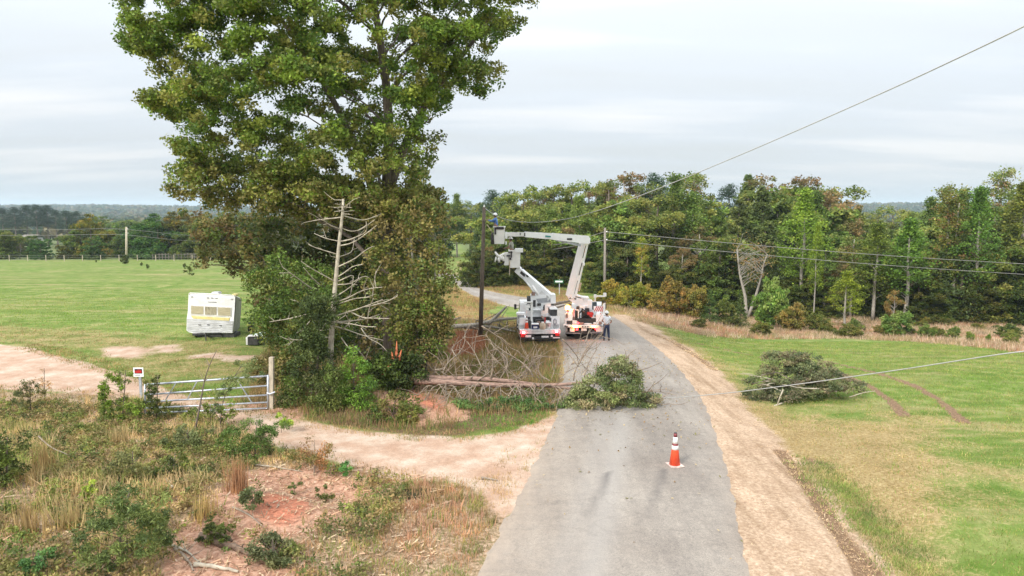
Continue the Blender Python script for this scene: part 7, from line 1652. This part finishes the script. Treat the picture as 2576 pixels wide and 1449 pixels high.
# rough ditch weeds between shoulder and meadow
dl = [xy(p) for p in Gs([(2050, 1170), (2110, 1230), (2190, 1310), (2270, 1400), (2350, 1500)])]
X = g_.normal(size=2600) * .35; t = g_.random(2600); q = resample([(a, b, 0) for a, b in dl], 50); i = (t * 49).astype(int); X = q[i, 0] + X; Y = q[i, 1] + g_.normal(size=2600) * .35
V6, C6 = blades('x', X, Y, .10 * (.4 + g_.random(len(X))), 6, colours(X, Y, [(.13, .18, .05), (.16, .21, .06), (.30, .25, .13), (.11, .15, .045)], g_, .8), g_, .08, .011, .7)
stuff('meadow_grass', [V5, V6], [C5, C6])
def c_ver(X, Y): z = zones(X, Y); return (z['verge'] > .25) & (z['road'] > .02)
X, Y = pick(c_ver, 60000, 1.5, 14, 8, 46, g_, 1.3)
thin = g_.random(len(X)) < .12 + .5 * sstep(sd_poly(X, Y, road_poly), .4, 2.2); X, Y = X[thin], Y[thin]
V7, C7 = blades('x', X, Y, .03 * (.4 + g_.random(len(X))), 4, colours(X, Y, [(.46, .34, .22), (.52, .41, .29), (.38, .27, .17), (.46, .32, .21)], g_, .9), g_, .08, .012, 1.6)
stuff('dead_grass', [V7], [C7])
# rust coloured broomsedge band before the wood
def c_red(X, Y): return zones(X, Y)['redband'] > .3
X, Y = pick(c_red, 90000, 5, 75, 42, 76, g_, 1.)
V8, C8 = blades('x', X, Y, (.20 + .30 * np.clip(smn(X, Y, 3., 2.) + .5, 0, 1)) * (.5 + .7 * g_.random(len(X))), 4, colours(X, Y, [(.26, .16, .10), (.38, .27, .20), (.20, .17, .08), (.44, .34, .27), (.33, .18, .12), (.20, .20, .08), (.50, .41, .34)], g_, 2.2), g_, .25, .009, .5)
stuff('broomsedge', [V8], [C8])
# weeds along the far side of the road and round the poles
X, Y = pick(lambda a, b: (zones(a, b)['dryf'] > .3) & (zones(a, b)['road'] > .3) & (zones(a, b)['thicket'] < .6), 60000, -14, 16, 30, 105, g_, 1.)
Va, Ca = blades('x', X, Y, (.12 + .28 * np.clip(smn(X, Y, 2.5, 2.) + .5, 0, 1)) * (.5 + .7 * g_.random(len(X))), 4, colours(X, Y, [(.20, .19, .07), (.28, .21, .10), (.26, .15, .09), (.15, .18, .05), (.33, .24, .13)], g_, 2.6), g_, .2, .010, .5)
stuff('roadside_weeds', [Va], [Ca])
# meadow on the left: sparse taller grass towards the drive, straw coloured patches
def c_left(X, Y): z = zones(X, Y); return (z['drive'] < .3) & (z['patch'] < .5) & (z['brush'] < .4) & (z['thicket'] < .5) & (X < -6)
X, Y = pick(c_left, 80000, -62, -6, 24, 85, g_, 1.3); kk = g_.random(len(X)) > sstep(Y, 38, 84); X, Y = X[kk], Y[kk]
zz = zones(X, Y); pc = colours(X, Y, [(.14, .23, .035), (.19, .25, .06), (.27, .27, .09), (.14, .22, .035)], g_, 3., 1.)
sel = g_.random(len(X)) < zz['straw'] * .8; pc[sel] = colours(X[sel], Y[sel], [(.24, .18, .08), (.30, .22, .11), (.18, .15, .06)], g_, 1.)
V9, C9 = blades('x', X, Y, .08 * (1 - .6 * sstep(Y, 40, 80)) * (.5 + g_.random(len(X))), 4, pc, g_, .16, .011, .5)
stuff('field_grass', [V9], [C9])
# tall rust tufts that stand out
def tuft(label, u, v, h, col, n=70, sp=.10):
    g = G(u, v); X = np.full(n, g.x) + g_.normal(size=n) * sp; Y = np.full(n, g.y) + g_.normal(size=n) * sp
    V, C_ = blades('x', X, Y, np.full(n, h), 2, np.tile(np.array(col), (n, 1)), g_, .02, .014, .14); e = tag(empty('grass_tuft', g), label, 'grass tuft', 'tall grass tufts'); np_mesh('blades', V, 3, 'blade', C_, e)
tuft('tall rust red grass tuft beside the top of the clay slope', 600, 1238, .85, (.30, .17, .10), 90)
tuft('tall ochre grass tuft rising behind the dark curved branch', 110, 1195, .85, (.30, .21, .10), 60, .12)
tuft('tall ochre grass tuft left of the pine sapling, near the left edge', 70, 1345, .8, (.31, .22, .11), 55, .14)
tuft('tall straw coloured grass tuft in the middle of the weedy bank', 300, 1120, .6, (.33, .25, .13), 55, .14)
tuft('tall straw grass tuft just left of the pine sapling', 180, 1330, .6, (.33, .25, .13), 50, .12)
tuft('straw grass tuft right of the pine sapling', 515, 1300, .5, (.34, .25, .11), 60, .12)
# leaves and bark blown over the asphalt, thickest round the fallen treetop
X = np.r_[g_.normal(size=2600) * 2.2 + 3.6, g_.uniform(-2, 9, 1500)]; Y = np.r_[g_.normal(size=2600) * 5 + 31, g_.uniform(9, 44, 1500)]
rd_ = sd_poly(X, Y, road_poly); k = (rd_ < -.05) & ((np.arange(len(X)) < 2600) | (g_.random(len(X)) < np.exp(rd_ / .5))); X, Y = X[k], Y[k]; n = len(X)
C_ = np.stack([X, Y, zf(X, Y) + .10], 1); V, Cc = leaf_quads(C_, .05 + .06 * g_.random(n), np.array([(.26, .18, .10), (.20, .13, .07), (.34, .27, .17), (.15, .14, .06)])[g_.integers(0, 4, n)], .6, 4.)
stuff('fallen_leaves', [V], [Cc], 'blade', 4)
# dark water in the ditch
g = G(1050, 1245); mb = MB(); pw_ = [(g.x + .55 * math.cos(a) * (1 + .2 * math.sin(3 * a)), g.y + .3 * math.sin(a), g.z + .05) for a in np.linspace(0, 6.283, 16)[:-1]]
M['water'] = mat('ditch_water', (.035, .038, .02), .12, var=.4, spec=.6); mb.poly(pw_, [tuple(range(15))]); tag(mb.build('water', 'water'), kind='structure')

# ------------------------------------------------------------------ air
def haze():
    mb = MB(True); mb.box((0, 0, 10), (12000, 12000, 90)); o = mb.build('haze', 'white'); o.data.materials.clear()
    m = bpy.data.materials.new('haze'); m.use_nodes = True; t = m.node_tree; t.nodes.clear(); oo = t.nodes.new('ShaderNodeOutputMaterial'); v = t.nodes.new('ShaderNodeVolumePrincipled')
    v.inputs['Color'].default_value = (.72, .86, 1, 1); v.inputs['Density'].default_value = .0002; v.inputs['Anisotropy'].default_value = .1; t.links.new(v.outputs[0], oo.inputs['Volume'])
    o.data.materials.append(m); tag(o, kind='stuff')
haze()
